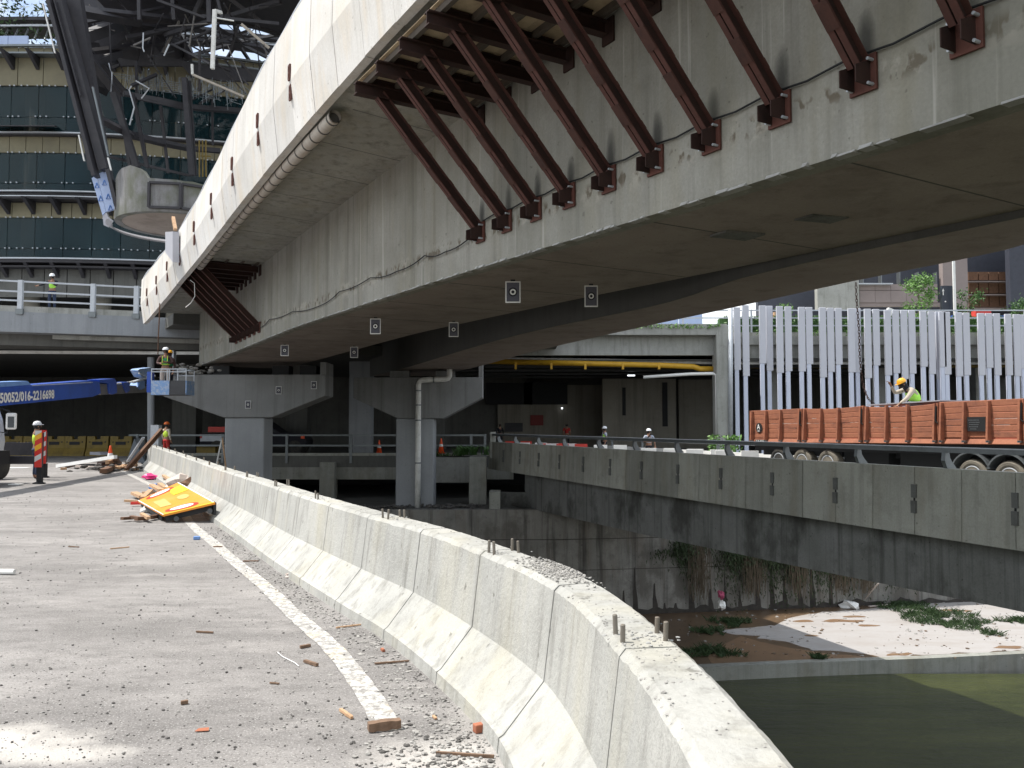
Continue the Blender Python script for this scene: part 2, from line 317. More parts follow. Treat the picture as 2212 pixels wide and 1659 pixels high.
# road
def road_mat():
    m, N, L, P = mat('asphalt'); tc = N.new('ShaderNodeTexCoord').outputs['Object']
    base, dust, dk = (.19, .18, .173), (.29, .275, .265), (.085, .08, .077)
    c = mix(N, L, ramp(N, L, noise_n(N, L, tc, .35, 8, .65, (.6, 1.4, 1)), .38, .62), base, dust)
    c = mix(N, L, ramp(N, L, noise_n(N, L, tc, .9, 7, .7, (.35, 1.3, 1), (3, 1, 0)), .52, .74, 0, .55), c, dk)
    c = mix(N, L, ramp(N, L, noise_n(N, L, tc, 3.2, 9, .75, (.8, 1.5, 1), (8, 8, 0)), .46, .62, 0, .5), c, (.125, .118, .112))
    c = mix(N, L, ramp(N, L, noise_n(N, L, tc, 1.3, 8, .72, (.7, 1.6, 1), (18, 3, 0)), .52, .64, 0, .5), c, (.36, .34, .325))
    for sc, lo, hi, am, cc in ((60, .55, .68, .55, (.09, .085, .08)), (85, .57, .68, .75, (.50, .49, .47)), (26, .57, .68, .5, (.11, .10, .095))):
        c = mix(N, L, ramp(N, L, noise_n(N, L, tc, sc, 3, .6, off=(sc, 1, 2)), lo, hi, 0, am), c, cc)
    # pale cement dust spilt at the near edge of the road: distance masks
    for (x, y, rx, ry, am) in ((-2.75, 4.28, .62, .27, 1.), (-2.2, 4.12, .35, .14, .8), (-.36, 4.05, .42, .30, .7), (-.15, 4.6, .22, .5, .3), (-1.2, 3.85, .5, .14, .35)):
        vm = N.new('ShaderNodeVectorMath'); vm.operation = 'SUBTRACT'; L.new(tc, vm.inputs[0]); vm.inputs[1].default_value = (x, y, 0)
        v2 = N.new('ShaderNodeVectorMath'); v2.operation = 'DIVIDE'; L.new(vm.outputs[0], v2.inputs[0]); v2.inputs[1].default_value = (rx, ry, 1)
        v3 = N.new('ShaderNodeVectorMath'); v3.operation = 'LENGTH'; L.new(v2.outputs[0], v3.inputs[0])
        nn = noise_n(N, L, tc, 4., 9, .75, off=(x, y, 0))
        ad = N.new('ShaderNodeMath'); ad.operation = 'MULTIPLY_ADD'; L.new(nn, ad.inputs[0]); ad.inputs[1].default_value = 1.6; L.new(v3.outputs['Value'], ad.inputs[2])
        c = mix(N, L, ramp(N, L, ad.outputs[0], 1.25, 1.95, am, 0), c, (.52, .495, .46))
    L.new(c, P.inputs['Base Color']); P.inputs['Roughness'].default_value = .95
    a = noise_n(N, L, tc, 70, 4, .7); bump(N, L, P, a, .8, .012); return m
M['asphalt'] = road_mat()
def line_mat():
    m, N, L, P = mat('road_paint'); tc = N.new('ShaderNodeTexCoord').outputs['Object']
    c = mix(N, L, ramp(N, L, noise_n(N, L, tc, 16, 9, .8), .43, .55, 0, .92), (.56, .55, .52), (.20, .19, .18))
    c = mix(N, L, ramp(N, L, noise_n(N, L, tc, 3, 4, .6, off=(2, 2, 2)), .55, .75, 0, .6), c, (.6, .5, .34))
    L.new(c, P.inputs['Base Color']); P.inputs['Roughness'].default_value = .8; return m
M['line'] = line_mat()
def water_mat():
    m, N, L, P = mat('river_water'); tc = N.new('ShaderNodeTexCoord').outputs['Object']
    c = mix(N, L, ramp(N, L, noise_n(N, L, tc, .45, 9, .72, (.35, 1.5, 1)), .3, .68), (.035, .046, .016), (.105, .118, .038))
    L.new(c, P.inputs['Base Color']); P.inputs['Roughness'].default_value = .04; P.inputs['IOR'].default_value = 1.33
    a = noise_n(N, L, tc, 2.4, 7, .68, (.6, 1.7, 1)); bump(N, L, P, a, 1., .55); return m
M['water'] = water_mat()
M['mud'] = paint('mud', (.13, .085, .05), (.05, .035, .025), rough=.35, amt=.8, scale=.6, bmp=.3)
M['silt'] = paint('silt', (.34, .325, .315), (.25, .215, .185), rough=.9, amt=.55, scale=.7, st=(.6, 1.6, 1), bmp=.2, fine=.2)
M['silt_wet'] = paint('silt_wet', (.24, .15, .09), (.13, .08, .05), rough=.3, amt=.6, scale=1.)
# ================================================================== curves
def spline(pts, step):
    out = []
    P = [Vector(p) for p in pts]; P = [P[0] * 2 - P[1]] + P + [P[-1] * 2 - P[-2]]
    for i in range(1, len(P) - 2):
        n = max(2, int((P[i + 1] - P[i]).length / step))
        for k in range(n):
            t = k / n; a, b, c, d = P[i - 1], P[i], P[i + 1], P[i + 2]
            out.append(.5 * ((2 * b) + (c - a) * t + (2 * a - 5 * b + 4 * c - d) * t * t + (3 * b - a - 3 * c + d) * t ** 3))
    out.append(P[-2]); return out
def arclen(c):
    s = [0.]
    for a, b in zip(c, c[1:]): s.append(s[-1] + (b - a).length)
    return s
def at_s(c, s, x):
    x = max(0, min(x, s[-1] - 1e-4)); lo = 0
    import bisect
    i = min(len(c) - 2, max(0, bisect.bisect_right(s, x) - 1)); k = (x - s[i]) / max(1e-6, s[i + 1] - s[i])
    p = c[i].lerp(c[i + 1], k); d = (c[i + 1] - c[i]).normalized(); return p, d
bar_c = spline([(.30, -2.5), (.40, 0), (.44, 1.2), (.44, 1.94), (.43, 2.4), (.39, 3.03), (.22, 4.2), (-.2, 5.35), (-.69, 6.42), (-1.23, 7.38), (-2.36, 9.47), (-3.55, 11.8), (-4.95, 14.5), (-7.0, 18.5), (-10.1, 24.5), (-13.4, 30.8)], .08)
bar_c = [Vector((p[0], p[1])) for p in bar_c]; bar_s = arclen(bar_c); BL = bar_s[-1]
# ================================================================== ground and water
WZ = -7.5; SZ = -7.05
g = MB()
g.quad((-400, -400, -9.4), (400, -400, -9.4), (400, 400, -9.4), (-400, 400, -9.4)); struct('ground', g, 'mud')
g = MB(); g.quad((-60, -30, WZ), (90, -30, WZ), (90, 31, WZ), (-60, 31, WZ)); struct('river_water', g, 'water')
# road: strip between the far left and the barrier
rings = []
for p, s in list(zip(bar_c, bar_s))[::4]:
    _, d = at_s(bar_c, bar_s, s); nrm = Vector((d.y, -d.x)); e = p + nrm * .1
    rings.append([(-60, e.y, 0), (e.x, e.y, 0), (e.x, e.y, -.45), (-60, e.y, -.45)])
e = bar_c[-1]
rings.append([(-60, 30.9, 0), (-13.4, 30.9, 0), (-13.4, 30.9, -.45), (-60, 30.9, -.45)])
rings.append([(-60, 44, 0), (-20.2, 44, 0), (-20.2, 44, -.45), (-60, 44, -.45)])
struct('road', MB().sweep(rings), 'asphalt')
# edge line
lc = [(-.35, 2.5), (-.50, 3.9), (-.72, 4.67), (-1.0, 5.4), (-1.32, 6.13), (-1.81, 7.07), (-2.46, 8.37), (-3.13, 9.63), (-4.1, 11.5), (-5.3, 13.8), (-7.7, 18.9), (-10.6, 24), (-14.2, 30.2)]
lcv = [Vector((p[0], p[1])) for p in spline([Vector((*p, 0)) for p in lc], .12)]
lm = MB(); prev = None; rr = []
for i, p in enumerate(lcv):
    if p.y < 4.35: continue
    d = (lcv[min(i + 1, len(lcv) - 1)] - lcv[max(0, i - 1)]).normalized(); n_ = Vector((d.y, -d.x)); w = .075 + random.uniform(-.006, .006)
    rr.append([(p.x - n_.x * w, p.y - n_.y * w, .004), (p.x + n_.x * w, p.y + n_.y * w, .004)])
lm.sweep(rr, closed=False); struct('road_marking', lm, 'line')
# forecourt deck beyond the river (front edge y = 44)
g = MB(); g.box((18, 61, -.32), (78.4, 34, .6))
g.box((-40.3, 61, -.32), (38, 34, .6)); struct('forecourt', g, 'conc_in')
# retaining wall and ledge
wl = empty('retaining_wall', (0, 38, WZ), 'stained concrete river wall with dark streaks below the ledge', 'wall')
def wally(x): return 38 + max(0, x - 2) * .16
rr = []
for i in range(41):
    x = -34 + i * 2.2; y = wally(x)
    rr.append([(x, y, -9), (x, y, -2.24), (x, y + .5, -2.24), (x, y + .5, -9)])
MB().sweep(rr).build('wall_face', 'conc_wall', wl)
for i in range(17):                                  # ribs of weep pipes stained black
    x = 3.4 + i * .72 + random.uniform(-.3, .3); y = wally(x) - .012; h = random.uniform(.5, 2.4); w = random.uniform(.08, .3); z = -7.1
    pts = [(x - w, y, z), (x + w, y, z), (x + w * .8, y, z + h * .35), (x + w * .35, y, z + h * .6), (x + w * .2, y, z + h), (x - w * .1, y, z + h * .95), (x - w * .3, y, z + h * .55), (x - w * .85, y, z + h * .3)]
    MB().prism(pts, (0, .02, 0)).build('damp_stain', 'damp', wl)
bp = []
for i in range(90):
    x = 2.5 + i * .25; bp.append((x, wally(x) - .016, -6.85 + .35 * noise.noise(Vector((x * 1.3, 0, 0))) + random.uniform(-.05, .05)))
MB().sweep([[(x, y, -7.2), (x, y, z), (x, y + .012, z), (x, y + .012, -7.2)] for x, y, z in bp]).build('damp_stain', 'damp', wl)
for z in (-3.6, -5.0): MB().sweep([[(x, wally(x) - .004, z), (x, wally(x) - .004, z + .03), (x, wally(x) + .02, z + .03), (x, wally(x) + .02, z)] for x in (-30, 2, 20, 50)]).build('pour_line', 'damp', wl)
g = MB(); g.sweep([[(x, wally(x) + .45, -2.35), (x, wally(x) + .45, -2.252), (x, 55, -2.252), (x, 55, -2.35)] for x in (-34, 2, 20, 54)]); struct('ledge', g, 'conc_in')
# river bank: mud, silt, kerb
bank = [onz(x, y, SZ) for x, y in ((1300, 1478), (1539, 1440), (1751, 1431), (1995, 1423), (2212, 1412), (2500, 1400))]
bank = [Vector((-30, 29.6, SZ))] + bank + [Vector((60, 32.6, SZ)), Vector((60, 50, SZ)), Vector((-30, 45, SZ))]
MB().prism(bank, (0, 0, -.6)).build('river_bank', 'mud', kind='structure')
def r3(x, y): return (1371.5 + .38 * x, 1069.8 + .38 * y)
kb = [onz(*r3(x, y), SZ + .05) for x, y in ((-200, 1000), (440, 975), (1000, 950), (1640, 928), (2212, 900), (3000, 860))]
kerb = MB().sweep([[p, p + Vector((0, .38, 0)), p + Vector((0, .38, -1.2)), p + Vector((0, 0, -1.2))] for p in kb])
kerb.build('river_kerb', 'conc_ramp', label='low concrete kerb along the silt bank at the waterline', cat='kerb')
def wob(poly, n=5, a=.12):
    out = []
    for i, p in enumerate(poly):
        q = poly[(i + 1) % len(poly)]
        for k in range(n):
            v = p.lerp(q, k / n); s_ = noise.noise_vector(v * 1.7) * a * 2; out.append(Vector((v.x + s_.x, v.y + s_.y * 1.3, v.z)))
    return out
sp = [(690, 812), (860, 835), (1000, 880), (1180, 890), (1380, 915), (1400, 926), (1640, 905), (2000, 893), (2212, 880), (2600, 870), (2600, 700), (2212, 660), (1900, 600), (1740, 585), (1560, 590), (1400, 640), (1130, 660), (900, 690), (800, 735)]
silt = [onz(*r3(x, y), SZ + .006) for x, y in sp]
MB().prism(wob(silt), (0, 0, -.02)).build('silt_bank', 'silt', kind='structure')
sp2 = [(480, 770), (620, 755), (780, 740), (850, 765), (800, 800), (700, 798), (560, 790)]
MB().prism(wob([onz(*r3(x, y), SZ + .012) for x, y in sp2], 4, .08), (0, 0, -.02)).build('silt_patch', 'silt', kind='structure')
sp3 = [(420, 905), (600, 800), (700, 830), (900, 872), (1150, 905), (1370, 922), (1000, 945), (440, 972)]
MB().prism(wob([onz(*r3(x, y), SZ + .010) for x, y in sp3], 4, .06), (0, 0, -.02)).build('wet_silt', 'silt_wet', kind='structure')
for x, y, sx, sy in ((1500, 905, 90, 5), (1460, 890, 30, 4), (1180, 715, 120, 6), (1330, 740, 60, 5), (1250, 690, 60, 5), (2120, 865, 90, 8), (1790, 655, 130, 5), (960, 715, 60, 5), (1000, 800, 40, 5)):
    pl = [onz(*r3(x + sx * math.cos(a), y + sy * math.sin(a)), SZ + .014) for a in [2 * PI * k / 12 for k in range(12)]]; MB().prism(wob(pl, 3, .1), (0, 0, -.004)).build('wet_silt', 'silt_wet', kind='structure')
bp_ = MB(); bq_ = MB()
for i in range(1500):
    x, y = random.uniform(120, 2300), 600 + random.random() ** 1.3 * 330; 
    if random.random() > .35 + .8 * noise.noise(Vector((x * .006, y * .02, 2))): continue
    p = onz(*r3(x, y), SZ); (bp_ if random.random() < .5 else bq_).rock((p.x, p.y, SZ + .02), random.choice((.02, .03, .03, .05, .08)), .5)
bp_.build('bank_stones', 'mud', label='small brown stones and clods strewn over the river bank', cat='stones', kind='stuff'); bq_.build('bank_litter', 'debris', label='pale pebbles and litter flecks strewn over the river bank', cat='litter', kind='stuff')
def blades(mb, c, n, rx, ry, h, w=.02, lean=.5):
    for _ in range(n):
        a = random.random() * 2 * PI; r = math.sqrt(random.random()) * (1 + .45 * math.sin(a * 3 + rx * 9)); p = Vector(c) + Vector((math.cos(a) * rx * r, math.sin(a) * ry * r, 0))
        if noise.noise(p * 2.2 + Vector((rx * 7, 0, 0))) < -.12: continue
        hh = h * random.uniform(.4, 1); l = Vector((random.uniform(-1, 1), random.uniform(-1, 1), 0)) * lean * hh; s_ = Vector((random.uniform(-1, 1), random.uniform(-1, 1), 0)).normalized() * w
        mb.add([p - s_, p + s_, p + l * .5 + Vector((0, 0, hh * .7)) + s_ * .7, p + l + Vector((0, 0, hh))], [(0, 1, 2), (0, 2, 3)])
for (x, y, rx, ry, n, lab) in ((1500, 625, 1.1, 1.2, 420, 'dark grass clump at the back of the pale silt'), (1660, 680, 1.6, 1.3, 700, 'largest grass clump across the middle of the pale silt'), (1820, 735, 1.4, .8, 480, 'long grass strip at the near end of the silt greenery'), (1600, 608, .5, .4, 90, 'tiny grass tuft behind the largest clump on the silt'), (540, 730, .75, .6, 330, 'grass tuft on brown mud below the wall'), (430, 780, .6, .5, 200, 'low grass tuft on mud left of the small silt patch'), (1030, 935, .28, .2, 120, 'small green tuft growing on the river kerb'), (2160, 720, .7, .4, 200, 'grey green tuft at the right edge of the silt'), (430, 900, 1.1, .7, 300, 'dark green weed patch on the wet mud near the barrier'), (2020, 790, .4, .4, 70, 'brown weed speck on the silt near the right edge')):
    p = onz(*r3(x, y), SZ); mb = MB(); blades(mb, (0, 0, 0), n * 3, rx, ry, .26, .012, 1.1)
    for _ in range(n * 2):
        a = random.random() * 2 * PI; r_ = random.random() ** .7 * (1 + .45 * math.sin(a * 3 + rx * 9))
        if noise.noise(Vector((math.cos(a) * rx * r_, math.sin(a) * ry * r_, 0)) * 2.2 + Vector((rx * 7, 0, 0))) < -.12: continue
        c_ = Vector((math.cos(a) * rx * r_, math.sin(a) * ry * r_, random.uniform(.01, .08))); e1 = Vector((random.gauss(0, 1), random.gauss(0, 1), random.gauss(0, .3))).normalized() * .05; e2 = Vector((random.gauss(0, 1), random.gauss(0, 1), random.gauss(0, .5))).normalized() * .03; mb.add([c_ - e1, c_ - e2, c_ + e1, c_ + e2], [(0, 1, 2, 3)])
    mb.add([], []); o = mb.build('grass_tuft', 'leaf_d'); o.location = (p.x, p.y, SZ + .01); tag(o, lab, 'grass tuft', 'grass tufts on the river bank', 'stuff')
# hanging creepers on the wall
mb = MB(); md = MB()
for i in range(210):
    cx = random.choice((random.uniform(7.4, 20), random.uniform(9.5, 19), random.gauss(13, 2.5))); cz = -3.1 - random.random() * 1.3 - max(0, 9 - cx) * .3; y = wally(cx) - .1; dz = random.choice((.35, .6, 1.2)) * random.uniform(.7, 1.2)
    for k in range(75):
        p = Vector((cx + random.gauss(0, .26), y - abs(random.gauss(0, .22)), cz - abs(random.gauss(0, dz))))
        a = Vector((random.gauss(0, .04), random.gauss(0, .03), -random.uniform(.06, .22))); w = Vector((random.uniform(.015, .035), random.gauss(0, .02), random.gauss(0, .015)))
        mb.add([p - w, p + w, p + a + w * .3], [(0, 1, 2)])
mb.build('hanging_creeper', 'creeper', label='green creeper hanging over the river wall below the ramp girder', cat='creeper', kind='stuff')
for k in range(420):
    x = random.choice((8.6, 11.2, 13.4, 15.6, 16.8)) + random.gauss(0, .25); y = wally(x) - .3 - random.random() * .15; z0 = -3.6 - random.random() * .7
    pts = [Vector((x, y, z0))]
    for j in range(4): pts.append(pts[-1] + Vector((random.uniform(-.07, .07), random.uniform(-.04, .02), -random.uniform(.35, .68))))
    w = Vector((.011, 0, 0))
    for a, b in zip(pts, pts[1:]): md.add([a - w, a + w, b + w, b - w], [(0, 1, 2, 3)])
md.build('dry_creeper', 'dry', label='dry brown root strands hanging down the river wall to the bank', cat='creeper', kind='stuff')
# snagged cloth, litter, poles
def crumple(name, c, r, m, label, cat, n=16, fl=1.):
    mb = MB(); c = Vector(c)
    bm = bmesh.new(); bmesh.ops.create_icosphere(bm, subdivisions=2, radius=1)
    vs = []
    for v in bm.verts:
        k = 1 + noise.noise(v.co * 2.3 + Vector((r * 9, c.x, c.y))) * .9; vs.append(c + Vector((v.co.x * r * k, v.co.y * r * k, v.co.z * r * fl * k)))
    mb.add(vs, [tuple(v.index for v in f.verts) for f in bm.faces]); bm.free()
    return mb.build(name, m, label=label, cat=cat)
p = atY(*r3(480, 560), 38.4); crumple('cloth_rag', p - Vector((0, .3, 0)), .13, 'rag_pink', 'crumpled pink cloth snagged on roots against the river wall', 'rag', fl=1.6)
p = atY(*r3(482, 585), 38.4); crumple('plastic_bag', p - Vector((0, .35, .25)), .15, 'white', 'torn white bag hanging under the pink rag on the wall', 'bag', fl=1.6)
p = onz(*r3(1225, 640), SZ); crumple('litter_heap', (p.x, p.y, SZ + .12), .4, 'white', 'white litter heap at the foot of the poles on the bank', 'litter', fl=.5)
for a, b, lab in (((1290, 610), (1385, 500), 'upper thin bamboo pole leaning from the litter heap to the girder'), ((1270, 600), (1375, 510), 'lower thin bamboo pole leaning beside the litter heap')):
    pa = onz(*r3(*a), SZ + .1); pb = atY(*r3(*b), pa.y - 1.2); MB().tube([pa, pb], .03, 6).build('bamboo_pole', 'cloth_khaki', label=lab, cat='pole', group='poles leaning over the bank')
for a, b, lab in (((1330, 605), (1480, 598), 'upper of two pale planks lying behind the silt'), ((1330, 632), (1450, 622), 'lower of two pale planks lying behind the silt')):
    pa = onz(*r3(*a), SZ + .05); pb = onz(*r3(*b), SZ + .05); MB().bar(pa, pb, .1, .05).build('plank', 'cloth_khaki', label=lab, cat='plank', group='planks on the river bank')
# ================================================================== near concrete barrier
HB = .8
def barrier_ring(s, g=0., near=1.):
    p, d = at_s(bar_c, bar_s, s); n_ = Vector((-d.y, d.x))          # n_ towards the road (left)
    j = lambda k: (noise.noise(Vector((s * 9, k * 3.1, 0))) * .007 + noise.noise(Vector((s * 31, k * 7.1, 4))) * .009) * near
    z0 = HB + .05 * max(0, (s - 20) / 15)
    prof = [(.30, -.02), (.29 - g, .075), (.265 - g, .09), (.06 - g, .33), (.005 - g + j(1) * .3, z0 - .028 + j(2)), (-.022 + j(3) - g, z0 - .002 - g * .6 + j(4) * .4), (-.12, z0 - g + j(5) * .35), (-.205, z0 - g + j(6) * .3), (-.235 + g, z0 - .02 + j(7) * .5), (-.25 + g, -.5), (0, -.5)]
    return [(p.x + n_.x * a, p.y + n_.y * a, z) for a, z in prof]
bt = empty('road_barrier', (-.5, 6, 0), 'long pale concrete crash barrier curving beside the road, topped with cut anchor bolts', 'barrier')
joints = []
sj = 0.; 
def s_of_y(y): return min(range(len(bar_c)), key=lambda i: abs(bar_c[i].y - y))
j0 = bar_s[s_of_y(3.03)]
k = j0
while k > .5: k -= 1.2
while k < BL - .3: joints.append(k); k += 1.2
st = []; s = 0.
while s < BL:
    st.append((s, 0.)); s += .03 if s < 9 else (.1 if s < 16 else .3)
for j in joints: st += [(j - .007, 0.), (j - .006, .02), (j + .006, .02), (j + .007, 0.)]
st = [x for x in st if x[1] > 0 or not any(abs(x[0] - j) < .0065 for j in joints)]; st.sort()
MB().sweep([barrier_ring(a, g_, 1.) for a, g_ in st]).build('barrier_wall', 'conc_barrier', bt)
gm = MB()
for j in joints:
    p, d = at_s(bar_c, bar_s, j); n_ = Vector((-d.y, d.x)); q = lambda a, z: Vector((p.x + n_.x * a, p.y + n_.y * a, z)); dd = Vector((d.x, d.y, 0)) * .007
    pr = [q(.28, .0), q(.262, .07), q(.245, .085), q(.04, .33), q(-.015, HB - .03), q(-.1, HB - .05)]
    gm.sweep([[v - dd for v in pr], [v + dd for v in pr]], closed=False)
gm.build('joint_seal', 'debris_dark', bt)
# bolts and rough mortar pads on top
s0 = bar_s[s_of_y(3.2)]; k = s0; cl = 0
while k < BL - .5:
    p, d = at_s(bar_c, bar_s, k); n_ = Vector((-d.y, d.x)); z0 = HB + .05 * max(0, (k - 20) / 15)
    pad = MB()
    for i in range(26 if cl < 5 else 8):
        a = random.gauss(-.115, .055); b = random.gauss(0, .08); pad.rock((p.x + n_.x * a + d.x * b, p.y + n_.y * a + d.y * b, z0 + .002), random.uniform(.003, .011), .5)
    pad.build('broken_mortar', 'conc_rough', bt, kind='stuff')
    for (a, b) in ((-.03, .06), (-.19, .06), (-.03, -.05), (-.19, -.05)):
        if cl and random.random() < .12: continue
        b += random.uniform(-.01, .01); h = random.uniform(.06, .085); c = Vector((p.x + n_.x * a + d.x * b, p.y + n_.y * a + d.y * b, z0 - .02)); t_ = Vector((random.uniform(-.06, .06), random.uniform(-.06, .06), 1)) * (h + .02)
        MB().tube([c, c + t_ * .97, c + t_], [.0095, .0095, .0075], 10).build('anchor_bolt', 'bolt', bt, smooth=False)
    k += 2.15; cl += 1
# crushed grit over the top
gr = MB()
for i in range(380):
    s = random.choice((random.uniform(3.0, 4.8), random.uniform(5.0, 9.5), random.gauss(5.6, .35), random.gauss(5.6, .35), random.uniform(9, 14))); p, d = at_s(bar_c, bar_s, s); n_ = Vector((-d.y, d.x)); a = -random.uniform(.02, .2)
    gr.rock((p.x + n_.x * a, p.y + n_.y * a, HB + .001), random.uniform(.0012, .0045) * (1 + s * .08), .5)
for i in range(700):
    s = random.gauss(bar_s[s_of_y(4.55)], .20); p, d = at_s(bar_c, bar_s, s); n_ = Vector((-d.y, d.x)); a = -min(.235, max(.03, random.gauss(.15, .06)))
    gr.rock((p.x + n_.x * a, p.y + n_.y * a, HB + random.uniform(0, .008)), random.uniform(.003, .011), .7)
for i in range(420):
    s = random.uniform(.6, 7.5)
    if noise.noise(Vector((s * 2.3, 0, 7))) < -.05: continue
    p, d = at_s(bar_c, bar_s, s); n_ = Vector((-d.y, d.x)); k_ = random.random()
    gr.rock((p.x + n_.x * (-.004 - .03 * k_), p.y + n_.y * (-.004 - .03 * k_), HB - .022 * (1 - k_)), random.uniform(.003, .010), .7)
gr.build('concrete_grit', 'debris', label='pale concrete crumbs strewn along the barrier top', cat='grit', kind='stuff')
# ================================================================== box girder bridge
webz = [(-12, 4.28), (3.6, 4.30), (9, 4.34), (15, 4.43), (24, 4.48), (32, 4.33), (38.8, 4.21)]
rootz = [(-12, 7.4), (14, 7.36), (17, 7.31), (20.6, 7.22), (29, 6.97), (38.8, 6.5)]
fbot = [(-12, 7.5), (11, 7.53), (14, 7.42), (18, 7.24), (25.4, 6.66), (37.6, 5.84)]
ftop = [(-12, 9.8), (15.6, 9.78), (19.2, 9.48), (22.5, 8.8), (26, 8.3), (30, 7.92), (37.8, 7.72)]
def smooth_tab(tab, t): return sum(lerp_tab(tab, t + d) for d in (-1.5, -.75, 0, .75, 1.5)) / 5
br = empty('overhead_bridge', B(9, 20, 4.3), 'grey concrete box girder bridge crossing overhead with a pale fascia parapet', 'bridge')
TS = [-12 + i * .6 for i in range(int((38.8 + 12) / .6) + 1)] + [38.8]
rA = []; 
for t in TS:
    wz = smooth_tab(webz, t); rz_ = smooth_tab(rootz, t)
    rA.append([B(7.1, t, wz + noise.noise(Vector((t * 2, 0, 0))) * .01), B(7.1, t, rz_ + .4), B(10.9, t, rz_ + .4), B(10.9, t, wz + .02)])
# box girder with a rough lower arris strip
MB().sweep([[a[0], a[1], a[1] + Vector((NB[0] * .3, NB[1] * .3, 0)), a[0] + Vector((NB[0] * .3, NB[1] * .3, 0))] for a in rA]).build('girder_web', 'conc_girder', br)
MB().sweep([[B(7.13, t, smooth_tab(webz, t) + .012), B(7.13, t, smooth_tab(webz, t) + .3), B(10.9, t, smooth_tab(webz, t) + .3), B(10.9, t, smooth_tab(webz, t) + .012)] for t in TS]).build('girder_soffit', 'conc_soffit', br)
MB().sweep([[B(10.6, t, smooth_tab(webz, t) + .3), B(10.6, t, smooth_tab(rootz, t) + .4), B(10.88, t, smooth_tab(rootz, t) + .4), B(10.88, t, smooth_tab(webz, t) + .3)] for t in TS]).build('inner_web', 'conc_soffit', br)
MB().box(B(9, 38.7, 5.4), (3.4, .25, 2.0), rz=math.atan2(NB[1], NB[0])).build('end_diaphragm', 'conc_pier', br)
ar = MB(); t = -2.
while t < 38:                                     # ragged grout along the bottom arris
    dt = random.uniform(.06, .22); w = random.uniform(.005, .03); z = smooth_tab(webz, t)
    ar.hexa([B(7.08 - w, t, z - .012), B(7.2, t, z - .012), B(7.2, t + dt, z - .012), B(7.08 - w * .6, t + dt, z - .012)], [B(7.09, t, z + w * 1.2), B(7.2, t, z + .05), B(7.2, t + dt, z + .05), B(7.09, t + dt, z + w * 1.3)]); t += dt + random.choice((0, 0, .05, .3))
ar.build('arris_grout', 'conc_rough', br, kind='stuff')
# cantilever slab + deck
ply_t = [(-12, 1), (13.3, 1), (13.31, 0), (27.6, 0), (27.61, 1), (33, 1), (33.01, 0), (50, 0)]
rr = []
for t in TS:
    rz_ = smooth_tab(rootz, t); fb = smooth_tab(fbot, t)
    rr.append([B(7.12, t, rz_), B(5.3, t, rz_ + .12 + (fb - rz_) * .25), B(4.82, t, fb + .14), B(4.82, t, fb + .45), B(7.12, t, rz_ + .45), B(12, t, rz_ + .45), B(12, t, rz_ + .05), B(10.9, t, rz_)])
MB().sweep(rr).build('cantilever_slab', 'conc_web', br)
MB().hexa([B(6, 38.82, 6.02), B(14, 38.82, 6.02), B(14, 43.5, 6.02), B(6, 43.5, 6.02)], [B(6, 38.82, 6.5), B(14, 38.82, 6.5), B(14, 43.5, 6.5), B(6, 43.5, 6.5)]).build('sun_block_end_slab', 'conc_in', br)  # unseen slab added past the girder end to keep sun off the ledge
MB().hexa([B(11.2, 31, 6.62), B(18, 31, 6.62), B(18, 44, 6.62), B(11.2, 44, 6.62)], [B(11.2, 31, 6.9), B(18, 31, 6.9), B(18, 44, 6.9), B(11.2, 44, 6.9)]).build('sun_block_gap_slab', 'conc_in', br)  # unseen plate added over the gap between the girders to block sun
# fascia panels
clips = []
t = -6.; TP = 1.25; k = 0; fr = []
tj = [13.66 + i * TP for i in range(-16, 20)]
for i, t0 in enumerate(tj):
    t1 = t0 + TP - .014
    if t1 > 38: t1 = 38.05
    if t0 > 37.6: break
    rings = []
    jz = random.uniform(-.012, .012); jq = random.uniform(-.008, .008)
    for tt in (t0, (t0 + t1) / 2, t1):
        zb = smooth_tab(fbot, tt) + jz; zt = smooth_tab(ftop, tt) + jz; zf = zt - (zt - zb) * .55
        rings.append([B(4.70 + jq, tt, zb), B(4.575 + jq, tt, zf), B(4.60 + jq, tt, zt), B(4.80, tt, zt), B(4.80, tt, zf), B(4.86, tt, zb)])
    MB().sweep(rings).build('fascia_panel', 'conc_fascia', br)
    if t0 > 15 and (i % 2 == 0): clips.append(t0)
sm = MB()
for t0 in tj:
    for (qa, za, zb_) in ((4.615, 0, 1),):
        zb = smooth_tab(fbot, t0) + .02; zt = smooth_tab(ftop, t0) - .02; zf = zt - (zt - zb) * .55
        sm.hexa([B(4.72, t0 - .02, zb), B(4.60, t0 - .02, zf), B(4.60, t0 + .012, zf), B(4.72, t0 + .012, zb)], [B(4.8, t0 - .02, zb), B(4.8, t0 - .02, zf), B(4.8, t0 + .012, zf), B(4.8, t0 + .012, zb)])
        sm.hexa([B(4.60, t0 - .02, zf), B(4.625, t0 - .02, zt), B(4.625, t0 + .012, zt), B(4.60, t0 + .012, zf)], [B(4.8, t0 - .02, zf), B(4.8, t0 - .02, zt), B(4.8, t0 + .012, zt), B(4.8, t0 + .012, zf)])
sm.build('panel_seal', 'debris_dark', br)
# thin grey rail along the top with bumps
pts = [B(4.66, t, smooth_tab(ftop, t) + .05 + .03 * math.sin(t * 2.1)) for t in [8 + i * .35 for i in range(86)]]
MB().tube(pts, .055, 8).build('top_rail', 'galv', br, smooth=True)
